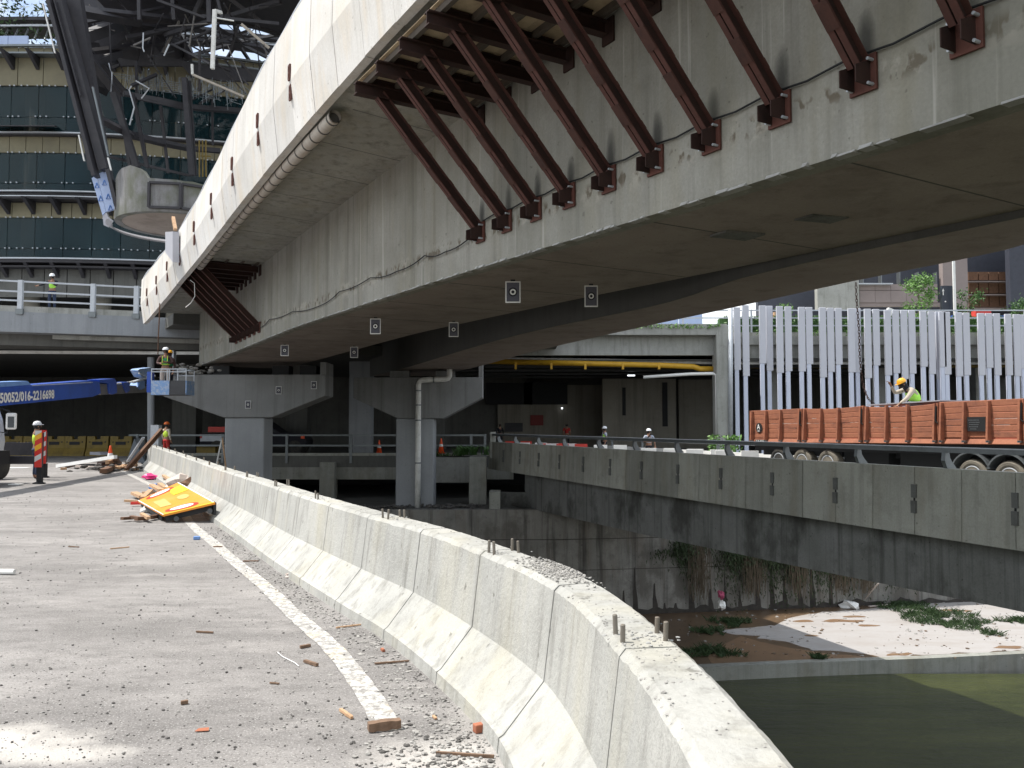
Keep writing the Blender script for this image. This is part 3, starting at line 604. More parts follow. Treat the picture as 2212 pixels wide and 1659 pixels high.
# rusty steel clips at every second joint
for t0 in clips:
    zb = smooth_tab(fbot, t0); zt = smooth_tab(ftop, t0); zf = zt - (zt - zb) * .55
    mb = MB()
    for zc, hh in ((zf + .18, .14), (zf - .22, .14)):
        q0 = 4.56 if zc > zf else 4.585
        for dt_ in (-.042, .042): mb.bar(B(q0, t0 + dt_, zc - hh), B(q0, t0 + dt_, zc + hh), .03, .04, (NB[0], NB[1], 0))
        for dz in (-hh, 0, hh): mb.bar(B(q0, t0 - .055, zc + dz), B(q0, t0 + .055, zc + dz), .04, .03, (NB[0], NB[1], 0))
    mb.build('steel_clip', 'rust_red', br)
# drain pipe along the cantilever
pp = [B(4.98 + .0 * t, t, 7.04 - .045 * (t - 14.2) ) for t in [13.9 + i * .75 for i in range(20)]]
pA = onq(724, 252, 4.98); pB = onq(432, 575, 5.1)
n = 22; pp = []
for i in range(n + 1):
    k = i / n; pp.append(pA.lerp(pB, k) + Vector((0, 0, math.sin(k * PI) * .10)))
dp = MB(); dp.tube(pp, .125, 18, cap=False)
dp.tube([pA, pA + (pp[1] - pA).normalized() * .5], .108, 18, cap=False).tube([pA, pA + (pp[1] - pA).normalized() * .02], .125, 18, cap=False)
dpo = dp.build('drain_pipe', 'pvc', br, smooth=True)
e_ = MB().tube([pA + (pp[1] - pA).normalized() * .45, pA + (pp[1] - pA).normalized() * .46], .106, 18); e_.build('pipe_bore', 'black', dpo)
for i in range(26):
    k = (.25 + i) / 26; c = pA.lerp(pB, k) + Vector((0, 0, math.sin(k * PI) * .10)); d = (pB - pA).normalized()
    MB().tube([c - d * .025, c + d * .025], .132, 18).build('pipe_clamp', 'debris_dark', dpo)
# second girder B (right of the first) as its own box
bl = [onz(*p, 4.25) for p in ((2300, 480), (1604, 606), (1426, 656), (1097, 728), (872, 795), (800, 812))]
blz = [(790, 813)]
Lft = [Vector((p.x, p.y)) for p in bl]; Lft[0] = Vector((B(10.95, 3, 0).x, B(10.95, 3, 0).y)); Lft[1] = Vector((B(11.1, 10, 0).x, B(11.1, 10, 0).y))
Rgt = [onz(*p, 4.25) for p in ((2700, 380), (2212, 529), (1848, 605), (1576, 665), (1339, 716), (1156, 758), (1030, 792))] + [Vector((-4.1, 45, 4.25))]
def resamp(c, n):
    c = [Vector((p.x, p.y)) for p in c]; s_ = arclen(c); return [at_s(c, s_, s_[-1] * i / n)[0] for i in range(n + 1)]
Lc = [Vector((B(10.92, -6, 0).x, B(10.92, -6, 0).y))] + Lft; Rc = [Vector((B(12.6, -6, 0).x, B(12.6, -6, 0).y))] + [Vector((p.x, p.y)) for p in Rgt]
La = resamp(spline([Vector((*p, 0)) for p in Lc], .5), 50); Ra = resamp(spline([Vector((*p, 0)) for p in Rc], .5), 50)
b2 = empty('second_bridge', (0, 28, 4.2), 'darker parallel concrete girder behind the main bridge, resting on the right pier', 'bridge')
MB().sweep([[(a.x, a.y, 4.24), (a.x, a.y, 7.0), (b.x, b.y, 7.0), (b.x, b.y, 4.24)] for a, b in zip(La, Ra)]).build('girder_box', 'conc_soffit', b2)
MB().sweep([[(a.x - 3.2, a.y - .4, 7.02), (a.x - 3.2, a.y - .4, 7.3), (b.x - .2, b.y, 7.5), (b.x + .8, b.y + .3, 7.5), (b.x + .8, b.y + .3, 7.15)] for a, b in zip(La, Ra)]).build('deck_slab', 'conc_web', b2)
MB().sweep([[(a.x - .02, a.y - .012, 4.235), (a.x - .02, a.y - .012, 7.0), (a.x + .01, a.y, 7.0), (a.x + .01, a.y, 4.235)] for a in La]).build('web_shade_sheet', 'conc_joint_shade', b2)  # thin dark sheet paints the shade of the gap onto the girder side
# formwork joint lines
for t in [14.6 + i * 1.9 for i in range(8)]:
    rz_ = smooth_tab(rootz, t); fb = smooth_tab(fbot, t); mb = MB()
    zq = lambda q: rz_ + (rz_ + .12 + (fb - rz_) * .25 - rz_) * (7.12 - q) / 1.82 if q > 5.3 else rz_ + .12 + (fb - rz_) * .25
    mb.sweep([[B(q, t, zq(q) - .003), B(q, t + .025, zq(q) - .003), B(q, t + .025, zq(q) + .01), B(q, t, zq(q) + .01)] for q in (7.1, 6.5, 5.9, 5.32)]); mb.build('formwork_joint', 'conc_joint_shade', br)
for t in [5.5 + i * 3.1 for i in range(10)]:
    z = smooth_tab(webz, t); MB().hexa([B(7.2, t, z + .008), B(10.85, t, z + .008), B(10.85, t + .02, z + .008), B(7.2, t + .02, z + .008)], [B(7.2, t, z + .03), B(10.85, t, z + .03), B(10.85, t + .02, z + .03), B(7.2, t + .02, z + .03)]).build('formwork_joint', 'conc_joint_shade', br)
# scars on the soffit
for px, py in ((1775, 474), (1592, 511)):
    c = onz(px, py, 4.30); mb = MB(); pl = [onz(px + dx, py + dy, 4.318) for dx, dy in ((-58, 2), (-20, -10), (60, -3), (18, 9))]; mb.prism(wob(pl, 3, .02), (0, 0, .03)); mb.build('soffit_patch', 'conc_dark', br)
# thin cable pinned along the web
pc = [(561, 708), (582, 690), (632, 673), (690, 661), (733, 630), (800, 600), (858, 586), (917, 552), (960, 545), (1022, 507)]
zq = [onq(x, y, 7.05) for x, y in pc]
cb = []
for a, b in zip(zq, zq[1:]):
    for k in range(5): v = a.lerp(b, k / 5); v.z -= .05 * math.sin(k / 5 * PI); cb.append(v)
cb.append(zq[-1])
tb = MB().tube(cb, .012, 5); tb.build('web_cable', 'black', label='thin black cable sagging along the girder web between the two bracket rows', cat='cable')
cb = [B(7.06, t, 5.22 + .02 * math.sin(t * 6.28)) for t in [1 + .25 * i for i in range(48)]]
MB().tube(cb, .012, 5).build('bracket_cable', 'black', label='taut black cable running behind the near bracket feet', cat='cable')
# ================================================================== steel brackets under the cantilever
nB = Vector((NB[0], NB[1], 0)); uB = Vector((-NB[1], NB[0], 0))
def make_bracket(name, t, label, group, zfoot, ztop, near=True):
    rt = empty(name, B(7.1, t, zfoot), label, 'steel bracket', group)
    a = B(4.72, t, ztop); b = B(7.02, t, ztop)
    MB().ibeam(a, b, .15, .20).build('top_beam', 'rust_dark', rt)
    MB().ibeam(B(4.5 + .5, t, ztop + .17), B(6.8, t, ztop + .15), .07, .10).build('packing_joist', 'rust_dark', rt)
    k = B(5.14, t, ztop - .03); f = B(7.0, t, zfoot + .12)
    d = (f - k).normalized(); up = uB.cross(d).normalized()
    mb = MB()
    for s in (-1, 1): mb.bar(k + uB * .014 * s, f + uB * .012 * s, .010, .165, up)
    mb.build('strut', 'rust_dark', rt); mb = MB(); fo, fw = (.042, .066) if near else (.030, .044)
    for s in (-1, 1):
        for e in (-1, 1): mb.bar(k + uB * (fo * s) + up * (.080 * e), f + uB * (fo * s) + up * (.080 * e), fw, .012, up)
    mb.build('strut_flange', 'rust_flange', rt)
    L_ = (f - k).length; ph = random.uniform(-.04, .04)
    for j in range(4):
        c = k + d * L_ * (.24 + ph + .21 * j); MB().bar(c - up * .089, c - up * .089 + d * random.choice((.07, .07, .12)), .152 if near else .104, .007, up).build('batten_plate', 'rust_red', rt)
    for j in range(3):
        c2 = k + d * L_ * (.3 + ph + .22 * j); MB().bar(c2 + up * .09, c2 + up * .09 + d * .3, .145 if near else .10, .010, up).build('batten_plate', 'rust', rt)
    pl = MB(); pl.bar(B(7.075, t - .15, zfoot + .02), B(7.075, t + .15, zfoot + .02), .03, .36, (0, 0, 1)); po = pl.build('base_plate', 'rust_red', rt)
    g_ = MB()
    for s in (-1, 1): g_.prism([B(6.84, t, zfoot - .12) + uB * .09 * s, B(7.06, t, zfoot - .12) + uB * .09 * s, B(7.06, t, zfoot + .14) + uB * .09 * s, B(6.84, t, zfoot + .05) + uB * .09 * s], uB * .012)
    g_.build('gusset', 'rust_dark', rt)
    if near:
        for s, z in ((-.115, .13), (.115, .13), (-.115, -.11), (.115, -.11)): MB().tube([B(7.06, t + s, zfoot + z), B(6.98, t + s, zfoot + z)], .016, 8).build('anchor_bolt', 'galv', rt)
    MB().bar(B(7.08, t - .13, ztop - .02), B(7.08, t + .13, ztop - .02), .03, .36, (0, 0, 1)).build('top_plate', 'rust_dark', rt)
    return rt
near_t = [4.06, 5.09, 6.13, 7.16, 8.17, 9.15, 10.12, 11.04, 11.95, 12.87]
for i, t in enumerate(near_t):
    lab = ('rust red bracket, %s from the right in the near row under the bridge edge' % ORD[i]) if i else 'rust red bracket nearest the camera, rightmost of the near row'
    if i == 9: lab = 'rust red bracket beside the open pipe end, leftmost of the near row'
    make_bracket('steel_bracket', t, lab, 'near row of steel brackets', 5.0, 7.16 - .02 * (i > 5))
for i in range(6):
    t = 28.3 + i * .66
    lab = 'dark steel bracket, %s from the right in the far row near the crane basket' % ORD[i] if i else 'dark steel bracket, rightmost of the far row near the crane basket'
    make_bracket('steel_bracket', t, lab, 'far row of steel brackets', 4.86 - .02 * i, 6.83 - .03 * i, False)
# plywood soffit and timber joists on top of the brackets
def ply_deck(t0, t1, z0, z1, label):
    rt = empty('plywood_deck', B(6, t0, z0), label, 'plywood deck')
    n = int((t1 - t0) / 1.0); 
    for i in range(n + 1):
        a = t0 + (t1 - t0) * i / (n + 1); b = t0 + (t1 - t0) * (i + 1) / (n + 1) - .02; za = z0 + (z1 - z0) * i / (n + 1) + random.uniform(-.006, .006)
        for qa, qb in ((4.86, 5.55), (5.57, 6.30), (6.32, 7.04)):
            MB().hexa([B(qa, a, za + .245), B(qb, a, za + .235), B(qb, b, za + .235), B(qa, b, za + .245)], [B(qa, a, za + .26), B(qb, a, za + .25), B(qb, b, za + .25), B(qa, b, za + .26)]).build('plywood_sheet', 'ply', rt)
    for q in (4.95, 5.45, 5.95, 6.45, 6.92):
        MB().bar(B(q, t0, z0 + .185), B(q, t1, z1 + .185), .075, .10).build('joist', 'joist', rt)
    return rt
ply_deck(3.2, 13.2, 7.16, 7.12, 'worn plywood deck on timber joists above the near brackets')
ply_deck(27.9, 32.2, 6.83, 6.66, 'worn plywood deck on timber joists above the far brackets')
w = [atY(*p, 27.2) for p in ((411, 605), (420, 612), (421, 640), (412, 655), (401, 664))]
MB().tube(w, .012, 5).build('loose_wire', 'white', label='curled pale wire dangling in front of the far brackets', cat='wire')
# ================================================================== piers
def pier(name, label, Y, cx0, cx1, capx, ztop, zflat, zs, zbase, colx, dep=1.5, ears=()):
    rt = empty(name, ((colx[0] + colx[1]) / 2, Y + dep / 2, zbase), label, 'pier')
    c0, c1 = capx; f0, f1 = cx0, cx1
    poly = [(c0, Y, ztop), (c0, Y, zs), (f0, Y, zflat), (f1, Y, zflat), (c1, Y, zs + .02), (c1, Y, ztop)]
    MB().prism(poly, (0, dep, 0)).build('pier_cap', 'conc_pier', rt, bev=.03)
    MB().box(((colx[0] + colx[1]) / 2, Y + dep / 2, (zbase + zflat) / 2), (colx[1] - colx[0], dep - .2, zflat - zbase)).build('pier_column', 'conc_column_skylit', rt, bev=.06)
    for x0, x1, z1 in ears: MB().box(((x0 + x1) / 2, Y + dep / 2, (ztop + z1) / 2), (x1 - x0, dep - .1, z1 - ztop)).build('shear_block', 'conc_pier', rt)
    return rt
X = lambda px, Y: (px - 1106) / 1800 * Y
Zh = lambda py, Y: 1.6 + (918 - py) / 1800 * Y
Y1 = 35.
p1 = pier('bridge_pier', 'concrete hammerhead pier under the main bridge with paper targets on its cap', Y1, X(483, Y1), X(587, Y1), (X(352, Y1), X(703, Y1)), Zh(809, Y1), Zh(902, Y1), Zh(856, Y1), -7.6, (X(484, Y1), X(570, Y1)), ears=((X(690, Y1), X(703, Y1), Zh(782, Y1)),))
for x in (X(470, Y1), X(600, Y1), X(660, Y1)): MB().box((x, Y1 + .7, Zh(809, Y1) + .2), (.7, .7, .4)).build('bearing', 'black', p1)
Y2 = 39.2
p2 = pier('bridge_pier', 'concrete hammerhead pier with a white downpipe, standing on the rubble ledge', Y2, X(859, Y2), X(958, Y2), (X(763, Y2), X(1042, Y2)), Zh(815, Y2), Zh(904, Y2), Zh(860, Y2), -2.24, (X(855, Y2), X(937, Y2)), ears=((X(1034, Y2), X(1042, Y2), Zh(783, Y2)),))
for x in (X(860, Y2), X(960, Y2)): MB().box((x, Y2 + .7, Zh(815, Y2) + .15), (.9, .7, .36)).build('bearing', 'conc_pier', p2)
dpp = [atY(*p, Y2 - .16) for p in ((971, 797), (971, 812), (968, 817), (962, 819), (915, 821), (907, 823), (904, 830), (903, 1000), (902, 1099))]
dw = MB().tube(dpp, .13, 12).build('downpipe', 'pvc_white', p2, smooth=True)
for px, py in ((937, 820), (904, 844), (904, 875), (904, 908), (903, 1000)):
    c = atY(px, py, Y2 - .16); v = Vector((1, 0, 0)) if px > 920 else Vector((0, 0, 1)); MB().tube([c - v * .03, c + v * .03], .145, 12).build('pipe_collar', 'galv_dark', dw)
for (x0, x1, y0, Y, lab) in ((754, 801, 768, 46.5, 'plain concrete column in shade between the two hammerhead piers'), (621, 664, 800, 49, 'dim concrete column behind the pickup truck'), (372, 424, 800, 48.5, 'dim concrete column just left of the left pier'), (940, 962, 800, 55, 'dim slim column in shade behind the right pier')):
    MB().box(((X(x0, Y) + X(x1, Y)) / 2, Y + .5, 2.8), (X(x1, Y) - X(x0, Y), 1., 5.6)).build('support_column', 'conc_grey' if x0 == 754 else 'conc_in', label=lab, cat='column')
Yp = 39.6; MB().tube([atY(326, 772, Yp), atY(326, 960, Yp) ], .16, 14).build('lamp_post', 'conc_grey', label='slim grey pole standing behind the crane basket', cat='pole')
o = MB().box(atY(367, 790, 36.4), (.42, .3, 1.3)).build('metal_duct', 'galv', label='narrow grey metal duct standing behind the basket workers', cat='duct')
# rubble heaps on the cap and on the ledge
def rubble(name, pts, label, m='debris', n=70, r=(.05, .2), cat='rubble heap'):
    mb = MB()
    for i in range(n):
        c = random.choice(pts); mb.rock((c[0] + random.gauss(0, c[3]), c[1] + random.gauss(0, c[4]), c[2] + abs(random.gauss(0, c[5]))), random.uniform(*r), .6)
    return mb.build(name, m, label=label, cat=cat, kind='stuff')
rubble('rubble_heap', [(X(425, 35.4), 35.5, Zh(808, 35.4), .45, .3, .18), (X(400, 35.4), 35.5, Zh(808, 35.4), .3, .3, .15)], 'heap of broken concrete on the left end of the pier cap', n=110, r=(.05, .16))
rubble('rubble_heap', [(X(1000, 38.8), 38.9, -2.2, .8, .3, .05), (X(960, 38.8), 38.9, -2.2, .5, .3, .05), (X(840, 38.6), 38.7, -2.2, .6, .2, .05)], 'broken concrete and litter on the ledge at the right pier foot', m='debris_dark', n=150, r=(.05, .15))
# ================================================================== paper survey targets
def target(c, w, h, label, rz=0., hook=True):
    rt = empty('survey_target', c, label, 'survey target', 'paper survey targets', rz)
    MB().box((0, 0, 0), (w, .012, h)).build('board', 'white', None).parent = rt
    MB().box((0, -.009, 0), (w * .84, .008, h * .88)).build('face', 'target_grey', None).parent = rt
    for nm, r0, r1, m, yy in (('ring', 0, .30, 'target_black', .0155), ('ring', .105, .20, 'white', .018)):
        mb = MB(); n = 28
        vs = [Vector((math.cos(2 * PI * k / n) * r * w, -yy, math.sin(2 * PI * k / n) * r * w)) for r in (r0 if r0 else .001, r1) for k in range(n)]
        mb.add(vs, [(k, (k + 1) % n, n + (k + 1) % n, n + k) for k in range(n)])
        o = mb.build(nm, m); o.parent = rt
    if hook: o = MB().box((0, .02, h / 2 + .02), (w * .3, .05, .03)).build('hanger', 'black'); o.parent = rt
    return rt
M['target_grey'] = paint('target_grey', (.09, .09, .115), rough=.6, amt=.2); M['target_black'] = paint('target_black', (.012, .012, .02), rough=.6)
ws = 4.33
for (px, py, wpx, hpx, lab) in ((1108, 631, 33, 47, 'largest paper target, hanging under the middle of the bridge soffit'), (1277, 640, 29, 47, 'rightmost paper target, hanging at the soffit edge'), (811, 705, 23, 34, 'paper target hanging under the soffit straight above the gap between piers'), (980, 712, 21, 32, 'paper target at the far soffit edge above the right pier'), (615, 757, 17.5, 24, 'paper target under the soffit above the left pier cap'), (765, 761, 17, 24, 'small paper target under the soffit right of the left pier cap')):
    q = onz(px, py - hpx / 2, 4.31); d = q.y; c = atY(px, py, d); target(c, wpx / 1800 * d, hpx / 1800 * d, lab)
for (px, py, lab) in ((536, 874, 'lowest of three paper targets on the left pier cap'), (602, 843, 'middle of three paper targets on the left pier cap'), (678, 832, 'rightmost and highest of three paper targets on the left pier cap')):
    target(atY(px, py, Y1 - .02), 12.3 / 1800 * Y1, 16.5 / 1800 * Y1, lab, hook=False)
# ================================================================== ramp bridge with parapet
rm = empty('ramp_bridge', RP(16, 22, -.6), 'low concrete ramp bridge with panelled parapet and dark stained girder over the river', 'bridge')
TR = [2 + i * 1.0 for i in range(39)] + [40.1]
MB().sweep([[RP(13.75, t, -.52), RP(13.75, t, -.16), RP(20.1, t, -.16), RP(20.1, t, -.52)] for t in TR]).build('deck_slab', 'conc_dark', rm)
gz = [(2, -1.75), (11.4, -1.86), (17, -2.0), (26, -2.18), (37, -2.3)]
MB().sweep([[RP(14.3, t, -.5), RP(14.3, t, lerp_tab(gz, t)), RP(19.5, t, lerp_tab(gz, t)), RP(19.5, t, -.5)] for t in TR if t < 37.2]).build('girder', 'conc_dark', rm)
t = 3.0; i = 0; panels = []
while t < 40:
    j = random.uniform(-.01, .01)
    MB().hexa([RP(13.56 + j, t + .008, -.62), RP(13.74, t + .008, -.62), RP(13.74, t + 1.12, -.62), RP(13.56 + j, t + 1.12, -.62)], [RP(13.60 + j, t + .008, .75), RP(13.80, t + .008, .75), RP(13.80, t + 1.12, .75), RP(13.60 + j, t + 1.12, .75)]).build('parapet_panel', 'conc_ramp', rm)
    if i % 2 == 1:
        for z in (.26, -.06):
            MB().box(RP(13.55 + (.02 if z > 0 else 0), t, z), (.05, .12, .27 if z > 0 else .25), rz=math.atan2(NR[1], NR[0])).build('steel_clip', 'clip_grey', rm)
        MB().box(RP(13.575, t, .1), (.02, .04, .12), rz=math.atan2(NR[1], NR[0])).build('clip_link', 'black', rm)
    panels.append(t); t += 1.128; i += 1
MB().sweep([[RP(13.62, t, -.5), RP(13.62, t, .70), RP(13.78, t, .70), RP(13.78, t, -.5)] for t in TR]).build('parapet_backing', 'black', rm)
MB().sweep([[RP(19.98, t, -.5), RP(19.98, t, .5), RP(20.14, t, .5), RP(20.14, t, -.5)] for t in TR]).build('far_parapet', 'white', rm)
MB().sweep([[RP(20.0, t, .80), RP(20.1, t, .80), RP(20.1, t, .92), RP(20.0, t, .92)] for t in TR]).build('far_rail', 'galv', rm)
for k in range(12): MB().box(RP(20.05, 4 + k * 3.2, .66), (.1, .12, .34)).build('far_rail_post', 'galv_dark', rm)
# railing on the parapet
rl = empty('ramp_railing', RP(13.7, 22, .75), 'steel guard rail with curved posts along the ramp parapet', 'railing')
MB().sweep([[RP(13.60, t, 1.06), RP(13.60, t, 1.15), RP(13.72, t, 1.15), RP(13.72, t, 1.06)] for t in TR]).build('top_rail', 'galv_dark', rl)
MB().sweep([[RP(13.59, t, 1.152), RP(13.59, t, 1.168), RP(13.73, t, 1.168), RP(13.73, t, 1.152)] for t in TR]).build('rail_cap', 'galv', rl)
pt = [onq(x, 1000, 13.65, NR) for x in (1065, 1130, 1205, 1292, 1400, 1460, 1570, 1700, 1856, 2045, 2260)]
for x in (1076, 1112, 1162, 1217, 1292, 1370, 1461, 1570, 1697, 1852, 2041, 2300):
    r_ = onq(x, 985, 13.65, NR); tt = -NR[1] * r_.x + NR[0] * r_.y
    pr = [RP(13.90, tt, .75), RP(13.66, tt, .75), RP(13.60, tt, .9), RP(13.62, tt, 1.06), RP(13.72, tt, 1.06), RP(13.74, tt, .95), RP(13.80, tt, .86)]
    u_ = Vector((-NR[1], NR[0], 0)) * .09
    MB().prism([p - u_ / 2 for p in pr], u_).build('rail_post', 'galv_dark', rl)
for t_ in (39.9,):
    MB().box(RP(13.7, t_, .6), (.28, .3, 1.3)).build('end_post', 'conc_ramp', rm)
# block pier at the ramp landing
o = MB().box((X(1032, 40.5), 41., -1.1), (.85, .9, 2.3)).build('landing_pier', 'conc_ramp', label='squat concrete block pier beside the left end of the ramp', cat='pier', bev=.03)
a = empty('abutment_block', (0, 39, -2.2), 'concrete box abutment under the left end of the ramp girder', 'abutment')
Ya = 38.3; MB().box((X(1069, Ya), Ya + .6, Zh(1090, Ya) - .05), (.5, 1.2, 1.3)).build('side_wall', 'conc_ramp', a)
MB().box((X(1130, Ya), Ya + 1.3, Zh(1095, Ya)), (2.1, .3, 1.2)).build('back_wall', 'conc_dark', a)
# ================================================================== mid deck beam, columns and railing
Ym = 44.
md = empty('deck_edge_beam', (-8, Ym, -1), 'stained concrete edge beam of the shaded deck behind the piers', 'beam')
MB().box((X(700, Ym) - 2, Ym + .25, -.62), (24, .46, 1.28)).build('beam', 'conc_ramp', md)
MB().box((X(700, Ym) - 2, Ym + .2, .05), (24, .5, .14)).build('kerb', 'conc_ramp', md)
MB().box((X(712, Ym), Ym - .05, -1.3), (.78, .8, 1.9)).build('stub_column', 'conc_ramp', md)
MB().box((X(978, 43.2), 43.5, -.72), (2.0, .6, 1.3)).build('stained_wall', 'conc_podium', md)
def railing(name, label, pts, zs, posts, m, tk=(.05, .07), pt=.09, pm=None, zb=0., ztop=None, grp=None):
    rt = empty(name, pts[0], label, 'railing', grp)
    for z in zs:
        mb = MB()
        for a, b in zip(pts, pts[1:]): mb.bar(Vector((a[0], a[1], a[2] + z)), Vector((b[0], b[1], b[2] + z)), tk[0], tk[1])
        mb.build('rail', m, rt)
    for p in posts: MB().box((p[0], p[1], p[2] + (zb + ztop) / 2), (pt, pt, ztop - zb)).build('post', pm or m, rt)
    return rt
railing('deck_railing', 'three bar steel railing along the shaded deck behind the piers', [(-20.2, 44, 0), (X(1050, 44), 44, 0)], (1.06, .52, .02), [(X(p, 44), 44, 0) for p in (299, 345, 483, 621, 759, 897, 1018, 1048)], 'galv_dark', ztop=1.12, zb=-.4, tk=(.06, .09), pt=.13)
# ================================================================== left podium, balcony and its railing
lp = empty('left_podium', (-24, 40, 0), 'grey podium deck with a balcony edge over the shaded underpass at left', 'podium')
edge = [(-46, 35.2), (-22.4, 36.), (-16.8, 38.), (-10.6, 40.2)]
MB().box((-4.5, 59.5, 6.2), (14, 38.6, .5)).build('sun_block_link_slab', 'conc_in', lp)  # hidden slab added to stop sun between bridge end and podium
def pod(z0, z1, off, m, nm, e=edge):
    mb = MB(); rr = [[(x, y + off, z0), (x, y + off, z1), (x, 78, z1), (x, 78, z0)] for x, y in e]; mb.sweep(rr); return mb.build(nm, m, lp)
pod(5.66, 6.55, 0, 'conc_grey', 'edge_slab')
pod(5.15, 5.655, .9, 'conc_in', 'inner_beam', [(-46, 35.2), (-22.4, 36.), (-16.8, 38.), (-6, 42)])
MB().sweep([[(x, y + .12, 6.55), (x, y + .12, 6.82), (x, y + .5, 6.82), (x, y + .5, 6.55)] for x, y in edge[:3]]).build('kerb_upstand', 'conc_podium', lp)
MB().sweep([[(x, y, 5.45), (x, y, 5.64), (x, y + .3, 5.64), (x, y + .3, 5.45)] for x, y in ((-20.6, 37.2), (-16.8, 38.6), (-12, 40.3))]).build('lower_ledge', 'conc_podium', lp)
railing('balcony_railing', 'white three bar railing along the balcony edge at left', [(x, y + .06, 6.6) for x, y in edge[:3]], (1.30, .85, .45), [(X(p, 1), 0, 0) for p in ()], 'galv', ztop=1)
br_ = [o for o in bpy.data.objects if o.name.startswith('balcony_railing')][0]
for px in (-40, 36, 194, 289):
    # solve x/y on the edge line
    for xx in [i * .02 for i in range(-2400, -800)]:
        yy = 36 + (xx + 22.4) * .357 if xx > -22.4 else 36 + (xx + 22.4) * .034
        if X(px, yy) <= xx: break
    MB().box((xx, yy + .02, 7.27), (.2, .14, 1.36)).build('post', 'galv', br_)
    MB().box((xx, yy - .02, 6.56), (.32, .1, .24)).build('base_plate', 'galv_dark', br_)
MB().bar((-46, 37.5, 5.0), (-13.2, 39.5, 5.0), .12, .14).build('sprinkler_pipe', 'pvc_white', label='long pale pipe slung under the balcony at left', cat='pipe')
hg = [(-18.9, 38.9), (-17.0, 39.2), (-14.6, 39.4)]
# back wall and roof closing the shaded interior
MB().box((10, 54.4, -1.5), (90, .3, 1.9)).build('undercroft_blackout', 'black', label='added black closing wall painting the dark void below the deck', cat='wall')  # added to hide the bright ground beyond; black stands in for deep shade
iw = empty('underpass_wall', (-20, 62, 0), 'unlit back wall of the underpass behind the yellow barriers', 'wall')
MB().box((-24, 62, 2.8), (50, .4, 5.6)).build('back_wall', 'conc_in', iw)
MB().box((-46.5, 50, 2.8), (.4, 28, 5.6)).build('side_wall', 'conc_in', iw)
# ================================================================== right car park building with fins
cp = empty('car_park', (12, 50, 0), 'concrete car park deck with open bays, roof hedge and hanging pipes', 'building')
Yb = 47.
zt, zb_ = Zh(703, Yb), Zh(765, Yb)
MB().box((X(1340, Yb) , Yb + .5, zt - .2), (X(1550, Yb) - X(1130, Yb) + 1.2, 1., .62)).build('top_lip', 'conc_podium', cp)
MB().box((X(1340, Yb) , Yb + .9, (zt - .5 + zb_) / 2), (X(1550, Yb) - X(1130, Yb) + 1.2, .5, zt - .5 - zb_)).build('edge_beam', 'conc_podium', cp)
MB().box(((X(1549, Yb) + X(1574, Yb)) / 2, Yb + .5, zt / 2), (X(1574, Yb) - X(1549, Yb), 1.05, zt)).build('corner_column', 'conc_podium', cp)
MB().box((24.7, Yb + 1.6, (Zh(712, Yb) + Zh(770, Yb)) / 2), (25.5, .6, Zh(712, Yb) - Zh(770, Yb))).build('edge_beam', 'conc_podium', cp)
MB().box((15, 62.5, zt - .72), (46, 29, .5)).build('roof_slab', 'conc_podium', cp)
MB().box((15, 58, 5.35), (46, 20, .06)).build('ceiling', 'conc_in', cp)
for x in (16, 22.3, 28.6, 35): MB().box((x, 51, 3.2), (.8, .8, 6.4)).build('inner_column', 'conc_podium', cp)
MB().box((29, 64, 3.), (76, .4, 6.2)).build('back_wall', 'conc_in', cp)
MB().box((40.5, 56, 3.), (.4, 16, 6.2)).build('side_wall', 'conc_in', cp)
MB().box((X(1188, 62), 61.5, 2.2), (X(1300, 62) - X(1075, 62), .3, 4.7)).build('plaster_wall', 'wall_in', cp)
MB().box((X(1100, 62), 61.3, 3.9), (3.4, .1, 1.6)).build('wall_panel', 'black', cp).data
MB().box((X(1178, 62), 61.3, 3.9), (3.2, .1, 1.6)).build('wall_panel', 'black', cp)
MB().box((X(1380, 57), 57, 2.3), (X(1460, 57) - X(1302, 57), .4, 4.9)).build('streaked_wall', 'wall_in', cp)
MB().box((X(1505, 58), 58, 2.3), (2.6, .4, 4.9)).build('streaked_wall', 'wall_in', cp)
MB().box((X(1347, 57), 56.75, 3.2), (.22, .05, 1.9)).build('damp_streak', 'black', cp)
MB().box((X(1435, 57), 56.75, 3.0), (.35, .05, 3.0)).build('damp_streak', 'black', cp)
MB().box((X(1159, 62), 61.25, Zh(908, 62)), (.95, .12, .75)).build('hose_cabinet', 'cab_red', cp)
MB().box((X(1110, 62), 61.25, Zh(923, 62)), (1.3, .08, .65)).build('notice_board', 'mesh_dark', cp)
MB().box((X(1364, 52), 52, Zh(811, 52)), (.45, .12, .08)).build('lamp_tube', 'lamp', cp)
MB().box((X(1214, 61), 61, Zh(882, 61)), (.12, .08, .12)).build('small_lamp', 'lamp', cp)
# pipes
py_ = [atY(*p, 47.9) for p in ((1030, 780), (1426, 789), (1498, 792), (1512, 797), (1546, 797))]
yp = MB().tube(py_, .16, 10).build('yellow_pipe', 'yellow_pipe', cp, smooth=True)
MB().tube([atY(1576, 793, 50.4), atY(2260, 790, 50.4)], .10, 8).build('yellow_pipe', 'yellow_b', cp, smooth=True)
for px in (1114, 1191, 1264, 1345, 1423): c = atY(px, 786, 47.9); MB().box((c.x, c.y, c.z - .12), (.12, .3, .4)).build('pipe_bracket', 'yellow_pipe', yp)
MB().tube([atY(*p, 48.4) for p in ((1070, 775), (1300, 778), (1560, 784), (2230, 784))], .10, 8).build('white_pipe', 'pvc_white', cp)
MB().tube([atY(*p, 47.2) for p in ((1390, 815), (1490, 808), (1540, 807), (1547, 811), (1548, 945))], .09, 8).build('white_pipe', 'white', cp, smooth=True)
MB().tube([atY(*p, 46.9) for p in ((1578, 662), (1578, 948))], .13, 10).build('downpipe', 'galv', cp, smooth=True)
